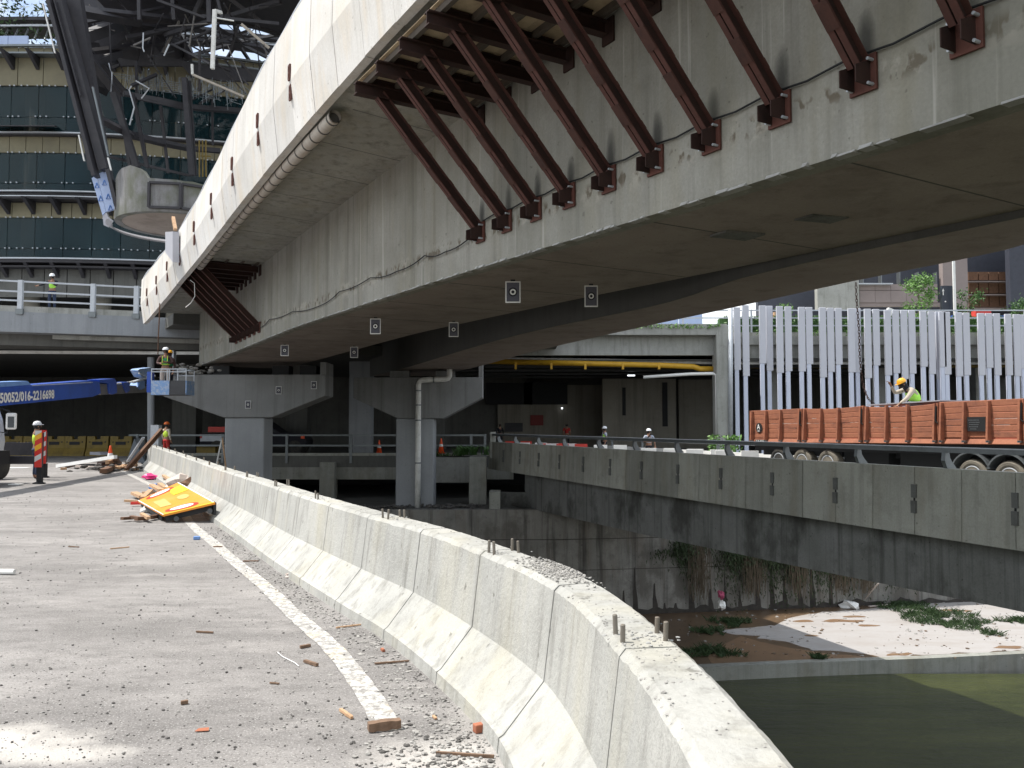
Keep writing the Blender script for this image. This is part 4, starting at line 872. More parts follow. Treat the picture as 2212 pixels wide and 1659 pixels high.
# ducts under the ceiling
for i in range(6): MB().box((10, 50 + i * 1.8, 5.1 - .12 * (i % 2)), (30, .3, .12)).build('cable_tray', 'mesh_dark', cp)
# hoarding and roof level railing
def leafcloud(mb, box0, box1, n, s, jit=0):
    for _ in range(n):
        c = Vector([random.uniform(a, b) for a, b in zip(box0, box1)]); a = Vector((random.gauss(0, 1), random.gauss(0, 1), random.gauss(0, 1))).normalized(); b = a.cross(Vector((random.gauss(0, 1), random.gauss(0, 1), random.gauss(0, 1)))).normalized(); k = s * random.uniform(.6, 1.3)
        mb.add([c - a * k, c - b * k * .45, c + a * k, c + b * k * .45], [(0, 1, 2, 3)])
hd = MB(); leafcloud(hd, (12.6, 48.9, 7.15), (38, 49.7, 8.05), 9000, .10); hd.box((25, 49.4, 7.5), (25.4, .5, .8)); hd.build('roof_hedge', 'leaf', label='clipped green hedge running behind the pale fins', cat='hedge')
cr = MB(); leafcloud(cr, (1.5, 46.85, 7.05), (11.8, 47.2, 7.3), 700, .09)
for i in range(60):
    x = random.uniform(12.5, 37); leafcloud(cr, (x, 48.2, 6.9 - random.random() * .8), (x + .4, 48.3, 7.15), 22, .07)
cr.build('creeping_plant', 'leaf_l', label='light green creeper trailing over the car park roof edge', cat='creeper', kind='stuff')
railing('roof_railing', 'grey three bar railing on the car park roof behind the fins', [(1, 48.5, 7.0), (38, 48.5, 7.0)], (1.30, .85, .4), [(x, 48.5, 7.) for x in (2, 6, 10, 14, 18, 22, 26, 30, 34)], 'galv', ztop=1.35)
hb = empty('hoarding', (8, 52, 7), 'pale blue construction hoarding on the roof left of the fins', 'hoarding')
for i in range(5): MB().box((5.2 + i * 1.5, 52, 7.9), (1.46, .06, 1.5)).build('hoarding_panel', 'film', hb)
for k in range(9):
    x = 5 + k * .8 + random.uniform(-.2, .2); MB().box((x, 51.95, 7.8 + random.uniform(-.3, .3)), (random.uniform(.1, .5), .02, random.uniform(.1, .4))).build('print_mark', 'film_mark', hb)
# fins
scr = empty('fin_screen', (24, 47.6, 0), 'screen of tall pale lilac vertical fins of staggered length on the car park front', 'screen')
fins = [(452, 398, 783), (505, 385, 820), (608, 388, 743), (650, 390, 788), (713, 392, 800), (765, 394, 790), (847, 397, 792), (893, 398, 747), (975, 400, 828), (1023, 402, 795), (1072, 403, 750), (1150, 405, 797), (1188, 406, 797), (1250, 408, 833), (1302, 410, 755), (1372, 415, 815), (1422, 415, 803), (1472, 417, 838), (1520, 418, 805), (1590, 422, 763), (1640, 424, 808), (1684, 424, 840), (1706, 425, 765), (1733, 427, 810), (1805, 430, 822), (1852, 432, 815), (1942, 435, 815), (1990, 436, 770), (2038, 437, 815), (2108, 440, 815), (2160, 442, 820), (2200, 444, 775), (2260, 446, 820), (2330, 448, 800), (2390, 450, 830)]
for i, (x, y0, y1) in enumerate(fins):
    Yf = 47.6 - (.35 if x in (1188, 1684, 650) else 0) * -1; yf = Yf
    xa = X(1426.4 + .3552 * x, yf); wf = .38; top = Zh(521.2 + .3552 * y0, yf); bot = Zh(521.2 + .3552 * y1, yf)
    MB().box((xa + wf / 2, yf, (top + bot) / 2), (wf, .12, top - bot)).build('fin', 'fin', scr, bev=.02)
    MB().box((xa + .15, yf + .03, (bot - .1) / 2), (.23, .13, bot + .1 - .0)).build('fin_stem', 'fin_n', scr)
# ================================================================== trees, pylon, background building at right
def tree(loc, h, r, n, label, trunk_h, m='leaf_l'):
    rt = empty('small_tree', loc, label, 'tree'); L0 = Vector(loc)
    tm = MB(); tm.tube([L0, L0 + Vector((.03, 0, trunk_h)), L0 + Vector((.0, .05, h * .85))], [.07, .055, .02], 7)
    cl = []
    for k in range(14):
        z = random.uniform(trunk_h * .8, h * .95); a = random.random() * 2 * PI; rr_ = r * random.uniform(.45, 1) * (1 - abs((z - h * .55) / h) * .7)
        e = L0 + Vector((math.cos(a) * rr_, math.sin(a) * rr_, z + .15)); tm.tube([L0 + Vector((0, .02, z - .35)), e], [.025, .008], 5); cl.append(e)
    tm.build('trunk', 'bark', rt)
    cm_ = MB()
    for _ in range(n):
        c = random.choice(cl) + Vector((random.gauss(0, .2 * r), random.gauss(0, .2 * r), random.gauss(0, .2 * r)))
        a = Vector((random.gauss(0, 1), random.gauss(0, 1), random.gauss(0, .6) - .4)).normalized(); b = a.cross(Vector((random.gauss(0, 1), random.gauss(0, 1), random.gauss(0, 1)))).normalized(); k = random.uniform(.07, .13)
        cm_.add([c - a * k, c - b * k * .4, c + a * k, c + b * k * .4], [(0, 1, 2, 3)])
    cm_.build('crown', m, rt); return rt
Yt = 54.
tree((X(1990, Yt), Yt, 7.2), 3.9, 1.15, 1500, 'tallest roof tree with airy light green crown behind the fins', 1.2)
tree((X(2096, Yt), Yt, 7.2), 3.0, .95, 1300, 'darker roof tree just right of the white pole', .7, 'leaf')
tree((X(2215, Yt), Yt, 7.2), 2.4, 1.0, 1000, 'roof tree cut by the right edge of the picture', .6, 'leaf')
tree((X(1703, Yt), Yt, 7.2), 2.0, .7, 500, 'small roof tree low against the bridge soffit', .7)
MB().box((X(1681, 53), 53, 8.2), (.4, .3, 1.2)).build('tree_guard', 'wood', label='wooden tree guard frame on the roof near the hoarding', cat='tree guard')
py2 = empty('sign_pylon', (X(2051, 53.5), 53.5, 7.2), 'dark blue direction pylon with a white arrow behind the fins', 'sign')
MB().box((X(2051, 53.5), 53.5, (Zh(616, 53.5) + 7.2) / 2), (.74, .25, Zh(616, 53.5) - 7.2)).build('panel', 'sign_dark', py2)
ax, az = X(2043, 53.4), Zh(625, 53.4)
MB().prism([(ax - .07, 53.36, az - .08), (ax + .07, 53.36, az - .08), (ax, 53.36, az + .1)], (0, -.01, 0)).build('arrow', 'white', py2)
MB().box((ax, 53.36, az - .2), (.04, .02, .28)).build('arrow_stem', 'white', py2)
for dy, r_ in ((.75, .05), (1.9, .06)): MB().tube([(ax + .12, 53.36, az - dy), (ax + .12, 53.34, az - dy)], r_, 10).build('pictogram', 'white', py2)
MB().box((X(2068, 53), 53, (Zh(563, 53) + 7) / 2 + .3), (.15, .1, Zh(563, 53) - 7 + .6)).build('white_pole', 'white', label='slim bright white pole beside the dark pylon', cat='pole')
bb = empty('background_building', (28, 66, 6), 'brown panelled building with dark windows beyond the car park roof', 'building')
Yk = 66.
def bbx(x0, x1, y0, y1, Y, m, nm, d=.6): return MB().box(((X(x0, Y) + X(x1, Y)) / 2, Y + d / 2, (Zh(y0, Y) + Zh(y1, Y)) / 2), (X(x1, Y) - X(x0, Y), d, Zh(y0, Y) - Zh(y1, Y))).build(nm, m, bb)
bbx(1640, 2500, 300, 690, Yk + 3, 'bldg_blue', 'dark_facade')
for i in range(5): bbx(1862 + i * 34, 1862 + (i + 1) * 34 - .6, 612, 625, Yk, 'bldg_brown', 'facade_panel'); bbx(1862 + i * 34, 1862 + (i + 1) * 34 - .6, 626, 652, Yk, 'bldg_brown', 'facade_panel')
bbx(1862, 2044, 652.5, 660, Yk + .1, 'bldg_brown', 'string_course')
bbx(1770, 1861, 590, 668, Yk - .3, 'conc_podium', 'concrete_column')
bbx(2044, 2098, 480, 668, Yk - .2, 'bldg_brown', 'brown_column')
for y in (605, 634, 664): bbx(2098, 2190, y, y + 1.6, Yk + .5, 'bldg_brown', 'window_bar')
for k in range(4):
    for y0 in (585, 608, 637): bbx(2100 + k * 22, 2120 + k * 22, y0, y0 + (18 if y0 == 585 else 24), Yk + 1.2, 'wood_dark', 'window')
bbx(2190, 2500, 480, 668, Yk - .4, 'bldg_blue', 'blue_column')
for k in range(5): bbx(1870 + k * 40, 1871.2 + k * 40, 585, 612, Yk + .2, 'galv_dark', 'mullion')
bbx(1862, 1935, 609.5, 612, Yk - .5, 'galv', 'broken_sill')
MB().box((X(2090, 55), 55, 7.9), (14, 2, .7)).build('parked_cover', 'black', label='long dark canopy strip just behind the fin tops', cat='canopy')
MB().box((X(2125, 51), 51, 8.35), (.95, .5, .5)).build('red_box', 'red_p', label='red box peeking above the fin tops at right', cat='box')
MB().box((X(1926, 51), 51, 8.5), (.4, .3, .5), rot=Matrix.Rotation(.4, 3, 'Y')).build('white_case', 'white', label='tilted white case lying above the fin tops', cat='case')
for px in (2160, 2078): MB().box((X(px, 50.5), 50.5, 8.0), (1.0, .3, .5)).build('blue_crate', 'boom_blue', label='dark blue crate seen between fins, %s' % ('at the far right' if px == 2160 else 'below the white pole'), cat='crate')
# ================================================================== glass tower at left with curved bands
tw = empty('glass_tower', (-28, 50, 6.6), 'curved glass fronted building with beige cladding bands at left', 'building')
RC, CX, CY = 40., -29., 88.5
def arc(a, r, z): return Vector((CX + r * math.sin(R(a)), CY - r * math.cos(R(a)), z))
A0, A1 = -22, 34
zt_ = lambda y: Zh(y, 48.5)
def band(name, m, y0, y1, r, n, gap=.0, th=.1, a0=A0, a1=A1, jit=0.):
    z0, z1 = zt_(y1), zt_(y0); st_ = (a1 - a0) / n
    for i in range(n):
        a = a0 + i * st_; b = a + st_ - gap; rr_ = r + random.uniform(-jit, jit)
        MB().hexa([arc(a, rr_, z0), arc(b, rr_, z0), arc(b, rr_ - th, z0), arc(a, rr_ - th, z0)], [arc(a, rr_, z1), arc(b, rr_, z1), arc(b, rr_ - th, z1), arc(a, rr_ - th, z1)]).build(name, m, tw)
band('cladding_panel', 'beige_clad', 86, 171, 40, 26, .06, jit=.01)
band('cladding_panel', 'beige_clad', 284, 321, 40, 40, .05, jit=.01)
band('cladding_panel', 'beige_clad', 433, 465, 40, 34, .06, jit=.01)
band('concrete_panel', 'conc_in', 575, 640, 40, 30, .08)
for y0, y1 in ((173, 241), (242, 281), (322, 388), (389, 416), (466, 533), (534, 562)): band('glass_pane', 'glass', y0, y1, 39.95, 24, .05, .04)
def ringb(name, m, y, r, h, w, a0=A0, a1=A1, tilt=0):
    rr = []
    for i in range(41):
        a = a0 + (a1 - a0) * i / 40; z = zt_(y) + tilt * i
        rr.append([arc(a, r, z), arc(a, r, z + h), arc(a, r + w, z + h), arc(a, r + w, z)])
    return MB().sweep(rr).build(name, m, tw)
ringb('glass_rail', 'galv', 283, 40.0, .07, .5); ringb('sill_beam', 'steel_black', 286, 40., .1, .35)
for y, w, h, m in ((416, .9, .07, 'galv'), (421, .7, .08, 'steel_black'), (427, .9, .06, 'galv'), (431, .8, .1, 'steel_black'), (563, 1.0, .08, 'galv'), (570, .9, .25, 'steel_black'), (579, .7, .1, 'steel_black'), (109, .6, .1, 'galv_dark'), (86, .2, .12, 'galv_dark')): ringb('sunshade_rail', m, y, 40.0, h, w)
for y in (431, 570, 109):
    for i in range(26):
        a = A0 + i * 2.1; z = zt_(y); mb = MB(); mb.prism([arc(a, 40, z), arc(a, 41.3 if y != 570 else 40.9, z), arc(a, 40.05, z - .75)], arc(a + .28, 40, z) - arc(a, 40, z)); mb.build('bracket_fin', 'steel_black', tw)
for y, a_, b_ in ((268, -6, 1.5),):     # hinged awning flap
    mb = MB(); mb.hexa([arc(-2.5, 40, zt_(264)), arc(3., 40, zt_(264)), arc(3.6, 41.2, zt_(278)), arc(-1.5, 41.2, zt_(278))], [arc(-2.5, 40, zt_(263)), arc(3., 40, zt_(263)), arc(3.6, 41.2, zt_(276)), arc(-1.5, 41.2, zt_(276))]); mb.build('awning_flap', 'steel_black', tw)
# spider fixings: tiny bright dots, one part per ring line
for y in (172, 241, 321, 388, 465, 533):
    mb = MB()
    for i in range(24):
        for o_ in ((-.18, .22, .72) if y in (241, 388) else (-.1, .28, .9, 1.4)): c = arc(A0 + i * (A1 - A0) / 24 + o_, 40.03, zt_(y)); mb.box(c, (.07, .07, .07))
    mb.build('glass_fixing', 'galv', tw, kind='stuff')
for i in range(9):                                        # pale columns behind the glass
    a = A0 + 3 + i * 6.3; MB().tube([arc(a, 38.6, 6.6), arc(a, 38.6, 24)], .55, 14).build('inner_column', 'wall_in', tw, smooth=True)
for y, in ((300,), (446,), (600,), (130,)):
    rr = []
    for i in range(21): a = A0 + (A1 - A0) * i / 20; z = zt_(y); rr.append([arc(a, 39.8, z - .4), arc(a, 39.8, z + .2), arc(a, 24, z + .2), arc(a, 24, z - .4)])
    MB().sweep(rr).build('floor_slab', 'conc_in', tw)
rr = []
for i in range(21): a = A0 + (A1 - A0) * i / 20; rr.append([arc(a, 32, 6.6), arc(a, 32, 25), arc(a, 31.5, 25), arc(a, 31.5, 6.6)])
MB().sweep(rr).build('core_wall', 'conc_in', tw)
for i, a in enumerate([-4.6, -2.9, -1.2]): 
    MB().hexa([arc(a, 40.2, zt_(82)), arc(a + 1.65, 40.2, zt_(82)), arc(a + 1.65, 40.1, zt_(82)), arc(a, 40.1, zt_(82))], [arc(a, 40.2, zt_(63)), arc(a + 1.65, 40.2, zt_(63)), arc(a + 1.65, 40.1, zt_(63)), arc(a, 40.1, zt_(63))]).build('film_panel', 'conc_podium' if i == 0 else 'film', tw)
tr_ = MB()
for i in range(30): a = A0 + i * .9; tr_.tube([arc(a, 39.6, zt_(60)), arc(a, 39.2, zt_(30))], .05, 6)
tr_.build('terrace_post', 'galv_dark', tw); ringb('terrace_rail', 'galv', 32, 39.6, .08, .1); ringb('terrace_rail', 'galv', 24, 39.2, .1, .1); ringb('terrace_roof', 'steel_black', 14, 37, .2, 2.5)
pm = MB(); leafcloud(pm, (-33, 48.5, 24.8), (-27, 50.5, 28.5), 900, .16); pm.build('terrace_plant', 'leaf_d', label='dark shrubs on the roof terrace at the top left corner', cat='shrub', kind='stuff')
# ================================================================== steel skeleton with glazed oculus
sk = empty('steel_skeleton', (-18, 44, 6.6), 'half dismantled black steel frame with a round skylight, in front of the glass building', 'steel frame')
def q1(x, y): return (x * .27283, y * .27283)
def mem(a, b, Y0, Y1, w, h=None, m='steel_black', nm='steel_member'):
    return MB().bar(atY(*q1(*a), Y0), atY(*q1(*b), Y1), w, h or w, (0, 1, 0.01)).build(nm, m, sk)
# raking column
MB().bar(atY(*q1(455, -60), 36.5), atY(*q1(840, 1350), 36.5), .35, .55, (0, 1, 0)).build('raking_column', 'steel_black', sk)
MB().bar(atY(*q1(560, -60), 37.2), atY(*q1(790, 1340), 37.2), .9, .4, (0, 1, 0)).build('raking_column', 'steel_black', sk)
MB().bar(atY(*q1(380, -60), 36.2), atY(*q1(760, 1400), 36.2), .16, .5, (0, 1, 0)).build('raking_column', 'steel_black', sk)
MB().bar(atY(*q1(430, 0), 36.1), atY(*q1(640, 760), 36.1), .04, .1, (0, 1, 0)).build('column_flange', 'steel_black', sk)
MB().bar(atY(*q1(340, 30), 36), atY(*q1(436, 420), 36), .05, .08, (0, 1, 0)).build('white_edge', 'white', sk)
MB().bar(atY(*q1(625, 1070), 36), atY(*q1(668, 1275), 36), .05, .08, (0, 1, 0)).build('white_edge', 'white', sk)
MB().bar(atY(*q1(855, 1250), 36), atY(*q1(880, 1350), 36), .05, .08, (0, 1, 0)).build('white_edge', 'white', sk)
MB().bar(atY(*q1(735, 690), 36.4), atY(*q1(860, 1240), 36.4), .07, .1, (0, 1, 0)).build('column_flange', 'galv_dark', sk)
for a, b, Y0, Y1, w in (((600, 330), (940, 760), 38, 41, .35), ((900, 740), (1085, 1330), 40, 40, .28), ((940, 760), (1030, 1330), 40.5, 40.5, .14), ((1050, 740), (1168, 1330), 41, 41, .16), ((1272, 840), (1332, 1370), 43, 43, .13), ((1462, 620), (1520, 1390), 42, 42, .26), ((1500, 640), (1550, 1390), 42.3, 42.3, .12), ((760, 930), (1040, 1070), 38, 41, .28), ((1040, 1070), (1300, 1135), 41, 43, .28), ((1300, 1135), (1500, 1175), 43, 45, .26), ((1500, 1175), (1740, 1195), 45, 46, .24), ((980, 740), (1240, 790), 41, 42, .22), ((1240, 790), (1500, 850), 42, 43, .25), ((1500, 850), (1920, 880), 43, 45, .25), ((860, 1240), (1240, 1330), 40, 42, .12), ((1240, 1330), (1500, 1390), 42, 43, .12), ((1080, 780), (1500, 870), 41, 43, .1), ((640, 330), (990, 740), 39, 42, .3), ((700, 470), (900, 480), 39, 42, .4), ((870, 180), (885, 740), 40, 40, .06), ((1680, 780), (1685, 1150), 45, 45, .1), ((1040, 680), (1240, 590), 41, 42, .14), ((1580, 820), (1800, 700), 44, 46, .1), ((1500, 800), (1700, 700), 43, 44, .07), ((760, 870), (790, 1000), 38, 38, .1)):
    mem(a, b, Y0, Y1, w)
# roof: horizontal dark plates with a round hole and radial ribs
HZ = 1.6 + 22.4; OC = atY(512, 98, 49.5); OC.z = HZ; OR_ = 4.1
rr0 = []
rf = MB(); n = 48
for i in range(n):
    a0, a1 = 2 * PI * i / n, 2 * PI * (i + 1) / n
    def P(a, r, z): 
        v = Vector((OC.x + math.cos(a) * r, OC.y + math.sin(a) * r, z)); return v
    def Q(a, z):
        c, s_ = math.cos(a), math.sin(a); k = 1e9
        for lim, comp in ((13.5 if c > 0 else 5.2, abs(c)), (16 if s_ > 0 else 9.5, abs(s_))):
            if comp > 1e-6: k = min(k, lim / comp)
        return P(a, k, z)
    if True:
        rf.hexa([P(a0, OR_, HZ), P(a1, OR_, HZ), Q(a1, HZ), Q(a0, HZ)], [P(a0, OR_, HZ + .3), P(a1, OR_, HZ + .3), Q(a1, HZ + .3), Q(a0, HZ + .3)])
rf.build('roof_deck', 'steel_black', sk)
for r, w, h in ((4.1, .3, .4), (1.9, .08, .1)):
    MB().sweep([[P(2 * PI * i / n, r, HZ - h + .3), P(2 * PI * i / n, r, HZ + .32), P(2 * PI * i / n, r + w, HZ + .32), P(2 * PI * i / n, r + w, HZ - h + .3)] for i in range(n + 1)], caps=False).build('oculus_ring', 'steel_black', sk)
MB().tube([(OC.x, OC.y, HZ + .6), (OC.x, OC.y, HZ + .9)], .35, 20).build('oculus_hub', 'steel_black', sk)
for i in range(9): a = 2 * PI * i / 9 + .1; MB().bar(P(a, .3, HZ + .75), P(a, 4.2, HZ + .2), .17, .16).build('oculus_rib', 'steel_black', sk)
oc2 = MB(); 
for i in range(9): a = 2 * PI * i / 9 + .45; oc2.bar(P(a, 1.9, HZ + .5), P(a, 4.2, HZ + .3), .05, .05)
oc2.build('glazing_bar', 'galv_dark', sk)
for i in range(26):                                                   # roof joists below the deck
    a = 2 * PI * i / 26; r0 = 4.5
    if 190 < math.degrees(a) < 350: continue
    r0 = 4.5; r1 = random.uniform(9, 15); mb = MB(); mb.ibeam(P(a, r0, HZ - .5), P(a + random.uniform(-.1, .1), r1, HZ - .6 - random.random() * .5), .2, .5); mb.build('roof_joist', 'steel_black', sk)
for a, b, Y0, Y1, w in (((600, 60), (1400, 150), 38, 42, .2), ((1000, 300), (1660, 170), 41, 43, .18), ((1300, 280), (2212, 10), 42, 42, .2), ((1100, -20), (1105, 160), 40, 40, .16), ((1365, -20), (1380, 160), 41, 41, .18), ((1655, -30), (1660, 180), 41, 41, .22), ((1240, 0), (1620, 140), 40, 41, .12), ((1600, 130), (2210, 190), 41, 42, .16), ((1800, -20), (2060, 170), 42, 43, .2), ((1530, 130), (1600, -20), 42, 42, .2), ((1700, 200), (1910, 340), 43, 45, .12), ((1720, -20), (1760, 140), 41, 41, .14), ((560, 200), (1300, 60), 39, 42, .14), ((620, 420), (1330, 330), 40, 44, .22), ((900, 160), (1400, 240), 40, 43, .15), ((2000, 0), (2060, 600), 43, 46, .05), ((480, 60), (1100, 170), 37, 41, .4), ((560, 330), (1000, 180), 38, 43, .5), ((600, 560), (950, 420), 38, 42, .3)): mem(a, b, Y0, Y1, w)
# dark torn ceiling sheets between joists
for k, (x0, y0, x1, y1) in enumerate(((450, -40, 900, 300), (700, 120, 1150, 480), (560, 300, 900, 700), (1000, 0, 1500, 120), (1150, 260, 1500, 470), (620, 560, 900, 760), (1420, 250, 1500, 500))):
    Y = 44 + k * .3; mb = MB(); pl = [atY(*q1(x0, y0), Y), atY(*q1(x1, y0 + 60), Y + 1.5), atY(*q1(x1 - 60, y1), Y + 1.5), atY(*q1(x0 + 120, y1 - 50), Y)]; mb.prism(pl, (0, .08, 0)); mb.build('ceiling_sheet', 'steel_black', sk)
for pl, Y in ((((560, 130), (1380, 190), (1400, 400), (1480, 520), (940, 520), (860, 560), (700, 420)), 46.5), (((1400, 470), (1500, 590), (1760, 640), (2010, 640), (2110, 560), (1560, 505)), 44.0), (((440, -40), (900, -40), (1380, 190), (600, 160)), 45.), (((900, -60), (2212, -60), (2212, 60), (1500, 130), (1380, 190)), 46.)):
    MB().prism([atY(*q1(*p), Y) for p in pl], (0, .15, 0)).build('ceiling_sheet', 'steel_black', sk)
rng = random.Random(5)
for i in range(52):
    x, y = rng.uniform(640, 2150), rng.uniform(-20, 520); an = rng.choice((-.35, .3, 1.5, .9, -1.1)) + rng.gauss(0, .2); ln = rng.uniform(90, 420)
    mem((x, y), (x + math.cos(an) * ln, y + math.sin(an) * ln), rng.uniform(40, 44), rng.uniform(40, 45), rng.choice((.04, .05, .07, .1)), nm='truss_rod', m=rng.choice(('steel_black', 'steel_black', 'steel_black', 'boom_grey')))
# pale pipes
mem((1700, 80), (1682, 545), 38, 38, .16, nm='loose_pipe', m='pvc_white'); mem((1700, 85), (1750, 100), 38, 39, .14, nm='loose_pipe', m='pvc_white'); mem((1705, 140), (1850, 165), 38, 39, .05, nm='loose_pipe', m='white')
mem((1520, 510), (1524, 590), 40, 40, .10, nm='loose_pipe', m='pvc_white'); mem((1524, 590), (1930, 765), 40, 42, .10, nm='loose_pipe', m='pvc'); mem((1910, 190), (2130, 380), 40, 41, .12, nm='loose_pipe', m='pvc')
for pl in (((860, 500), (885, 580), (882, 730)), ((1135, 260), (1130, 380), (1142, 410)), ((1040, 680), (1022, 710), (1062, 850), (1025, 990)), ((1340, 350), (1298, 442)), ((1120, 780), (1180, 700), (1075, 640))):
    MB().tube([atY(*q1(*p), 40) for p in pl], .035, 5).build('loose_cable', 'galv', sk)
hw = MB()
for i in range(110):                                                     # ceiling hanger rods
    x = random.uniform(980, 1950); y0 = 540 + (x - 980) * .12 + random.uniform(-20, 60); ln = random.uniform(50, 190); hw.bar(atY(*q1(x, y0), 43), atY(*q1(x + random.uniform(-20, 20), y0 + ln), 43), .022, .022)
for i in range(7): x0 = 830 + i * 50; y0 = 570 + i * 22; hw.bar(atY(*q1(x0, y0), 43), atY(*q1(x0 + 620, y0 + 90), 44.5), .025, .025)
for i in range(24): x = random.uniform(1450, 1950); y0 = random.uniform(640, 800); hw.bar(atY(*q1(x, y0), 43), atY(*q1(x + random.uniform(-110, 110), y0 + random.uniform(20, 90)), 43.5), .028, .028)
hw.build('hanger_rods', 'galv_dark', sk, kind=None)['kind'] = 'stuff'
# scaffold at the right edge of the frame
scf = MB()
for x in (1578, 1604, 1630): scf.tube([atY(*q1(x, 1110), 43), atY(*q1(x + 2, 1400), 43)], .04, 5)
scf.bar(atY(*q1(1590, 1235), 43), atY(*q1(1670, 1238), 43), .05, .05); scf.build('access_ladder', 'yellow_b', label='thin yellow access ladder beside the steel frame', cat='ladder')
# ================================================================== concrete drum
dr = empty('concrete_drum', (-15.4, 38, 10.6), 'round broken concrete drum slab with blue film cladding at its left side', 'slab')
DC = (-15.15, 37.6); DR = 2.7; zb0 = 10.65
def DP(a, r, z): return Vector((DC[0] + r * math.cos(a), DC[1] + r * math.sin(a), z))
n = 56; rings = []
for i in range(n + 1):
    a = 2 * PI * i / n; zt2 = 12.25 + .45 * math.exp(-((math.degrees(a) % 360 - 238) / 22) ** 2) + noise.noise(Vector((math.cos(a) * 5, math.sin(a) * 5, 0))) * .10
    zt2 -= .25 if 262 < math.degrees(a) % 360 < 330 else 0
    rings.append([DP(a, DR, zb0), DP(a, DR + .02, zt2), DP(a, DR - .3, zt2 - .03), DP(a, DR - .3, zb0)])
MB().sweep(rings, caps=False).build('drum_wall', 'conc_drum', dr)
MB().lathe((DC[0], DC[1], zb0), [(0.001, .02), (DR - .1, .02), (DR - .1, .3), (.001, .3)], 56).build('drum_soffit', 'conc_soffit', dr)
for (a0, a1) in ((266, 292), (293, 318)):
    mb = MB()
    for aa in (a0, a1): mb.bar(DP(R(aa), DR + .12, zb0 + .15), DP(R(aa), DR + .12, 11.85), .1, .12, (0, 1, 0))
    for z in (zb0 + .15, 11.85): mb.bar(DP(R(a0), DR + .12, z), DP(R(a1), DR + .12, z), .1, .1)
    mb.build('steel_frame', 'steel_black', dr)
rm_ = MB(); rm_.sweep([[DP(R(a), DR + .12, zb0 - .25), DP(R(a), DR + .35, zb0 - .12), DP(R(a), DR + .3, zb0 - .05), DP(R(a), DR + .1, zb0 - .18)] for a in range(75, 222, 4)]); rm_.build('metal_rim', 'sheet_grey', dr)
Yc = 36.6
def c2(x, y): return (x * .27283, 329.2 + y * .27283)
for pl, nm in ((((725, 205), (765, 175), (838, 470), (812, 500)), 'a'), (((767, 173), (832, 145), (908, 448), (840, 470)), 'b'), (((812, 505), (842, 475), (885, 572), (850, 590), (820, 575)), 'c')):
    MB().prism([atY(*c2(*p), Yc) for p in pl], (0, .12, 0)).build('film_cladding', 'film' if nm != 'c' else 'sheet_grey', dr)
for x, y in ((825, 240), (855, 350), (765, 262), (795, 365), (872, 440)):
    mb = MB(); pts = [atY(*c2(x + dx, y + dy), Yc - .02) for dx, dy in ((0, -22), (-14, 18), (18, 18), (0, -22))]; mb.tube(pts, .022, 4); mb.build('print_mark', 'film_mark', dr)
MB().prism([atY(*c2(*p), 35.9) for p in ((832, 135), (862, 130), (942, 462), (915, 455))], (0, .3, 0)).build('edge_steel', 'steel_black', dr)
# sheet metal box and timber hung over the fascia
sb = empty('sheet_metal_box', B(4.5, 30.5, 7), 'grey sheet metal box hung on the pale fascia above the balcony', 'box')
qx = 4.35
pA_, pB_, pC_, pD_ = onq(357, 501, qx), onq(373, 500, qx), onq(373, 545, qx), onq(357, 545, qx)
MB().prism([pA_, pB_, pC_, pD_], Vector((NB[0], NB[1], 0)) * .2).build('box_body', 'sheet_grey', sb)
MB().prism([pD_, pC_, onq(373, 566, qx)], Vector((NB[0], NB[1], 0)) * .2).build('box_skirt', 'sheet_grey', sb)
MB().bar(onq(374, 470, 4.5), onq(379, 496, 4.5), .1, .1).build('timber_post', 'wood', sb)
ro = [onq(345, 655, 4.4), onq(344, 690, 4.4), onq(342, 730, 4.4)]; ro2 = ro + [atY(341, 765, 31.5)]
MB().tube(ro2, .02, 6).build('hanging_rope', 'wood_dark', label='brown rope hanging from the fascia to the basket worker', cat='rope')
# ================================================================== hanging chain over the trailer
chp = [(1849, 610), (1850, 640), (1853, 680), (1856, 720), (1857, 760), (1860, 800), (1866, 835), (1876, 862), (1888, 873)]
Ych = 25.8
chs = [atY(*p, Ych - (.5 if i > 6 else 0)) for i, p in enumerate(chp)]; cs = spline(chs, .09); cm2 = MB()
for i, (a, b) in enumerate(zip(cs, cs[1:])):
    d = (b - a).normalized(); sd = d.cross(Vector((0, 1, 0))).normalized() if i % 2 else d.cross(Vector((1, 0, 0))).normalized(); c = (a + b) / 2; L_ = .065
    pts = [c + d * (L_ * math.cos(k * PI / 4)) + sd * (.032 * math.sin(k * PI / 4)) for k in range(9)]; cm2.tube(pts, .011, 4, cap=False)
cm2.build('hanging_chain', 'rust_dark', label='long rusty lifting chain hanging from the bridge to the trailer load', cat='chain')
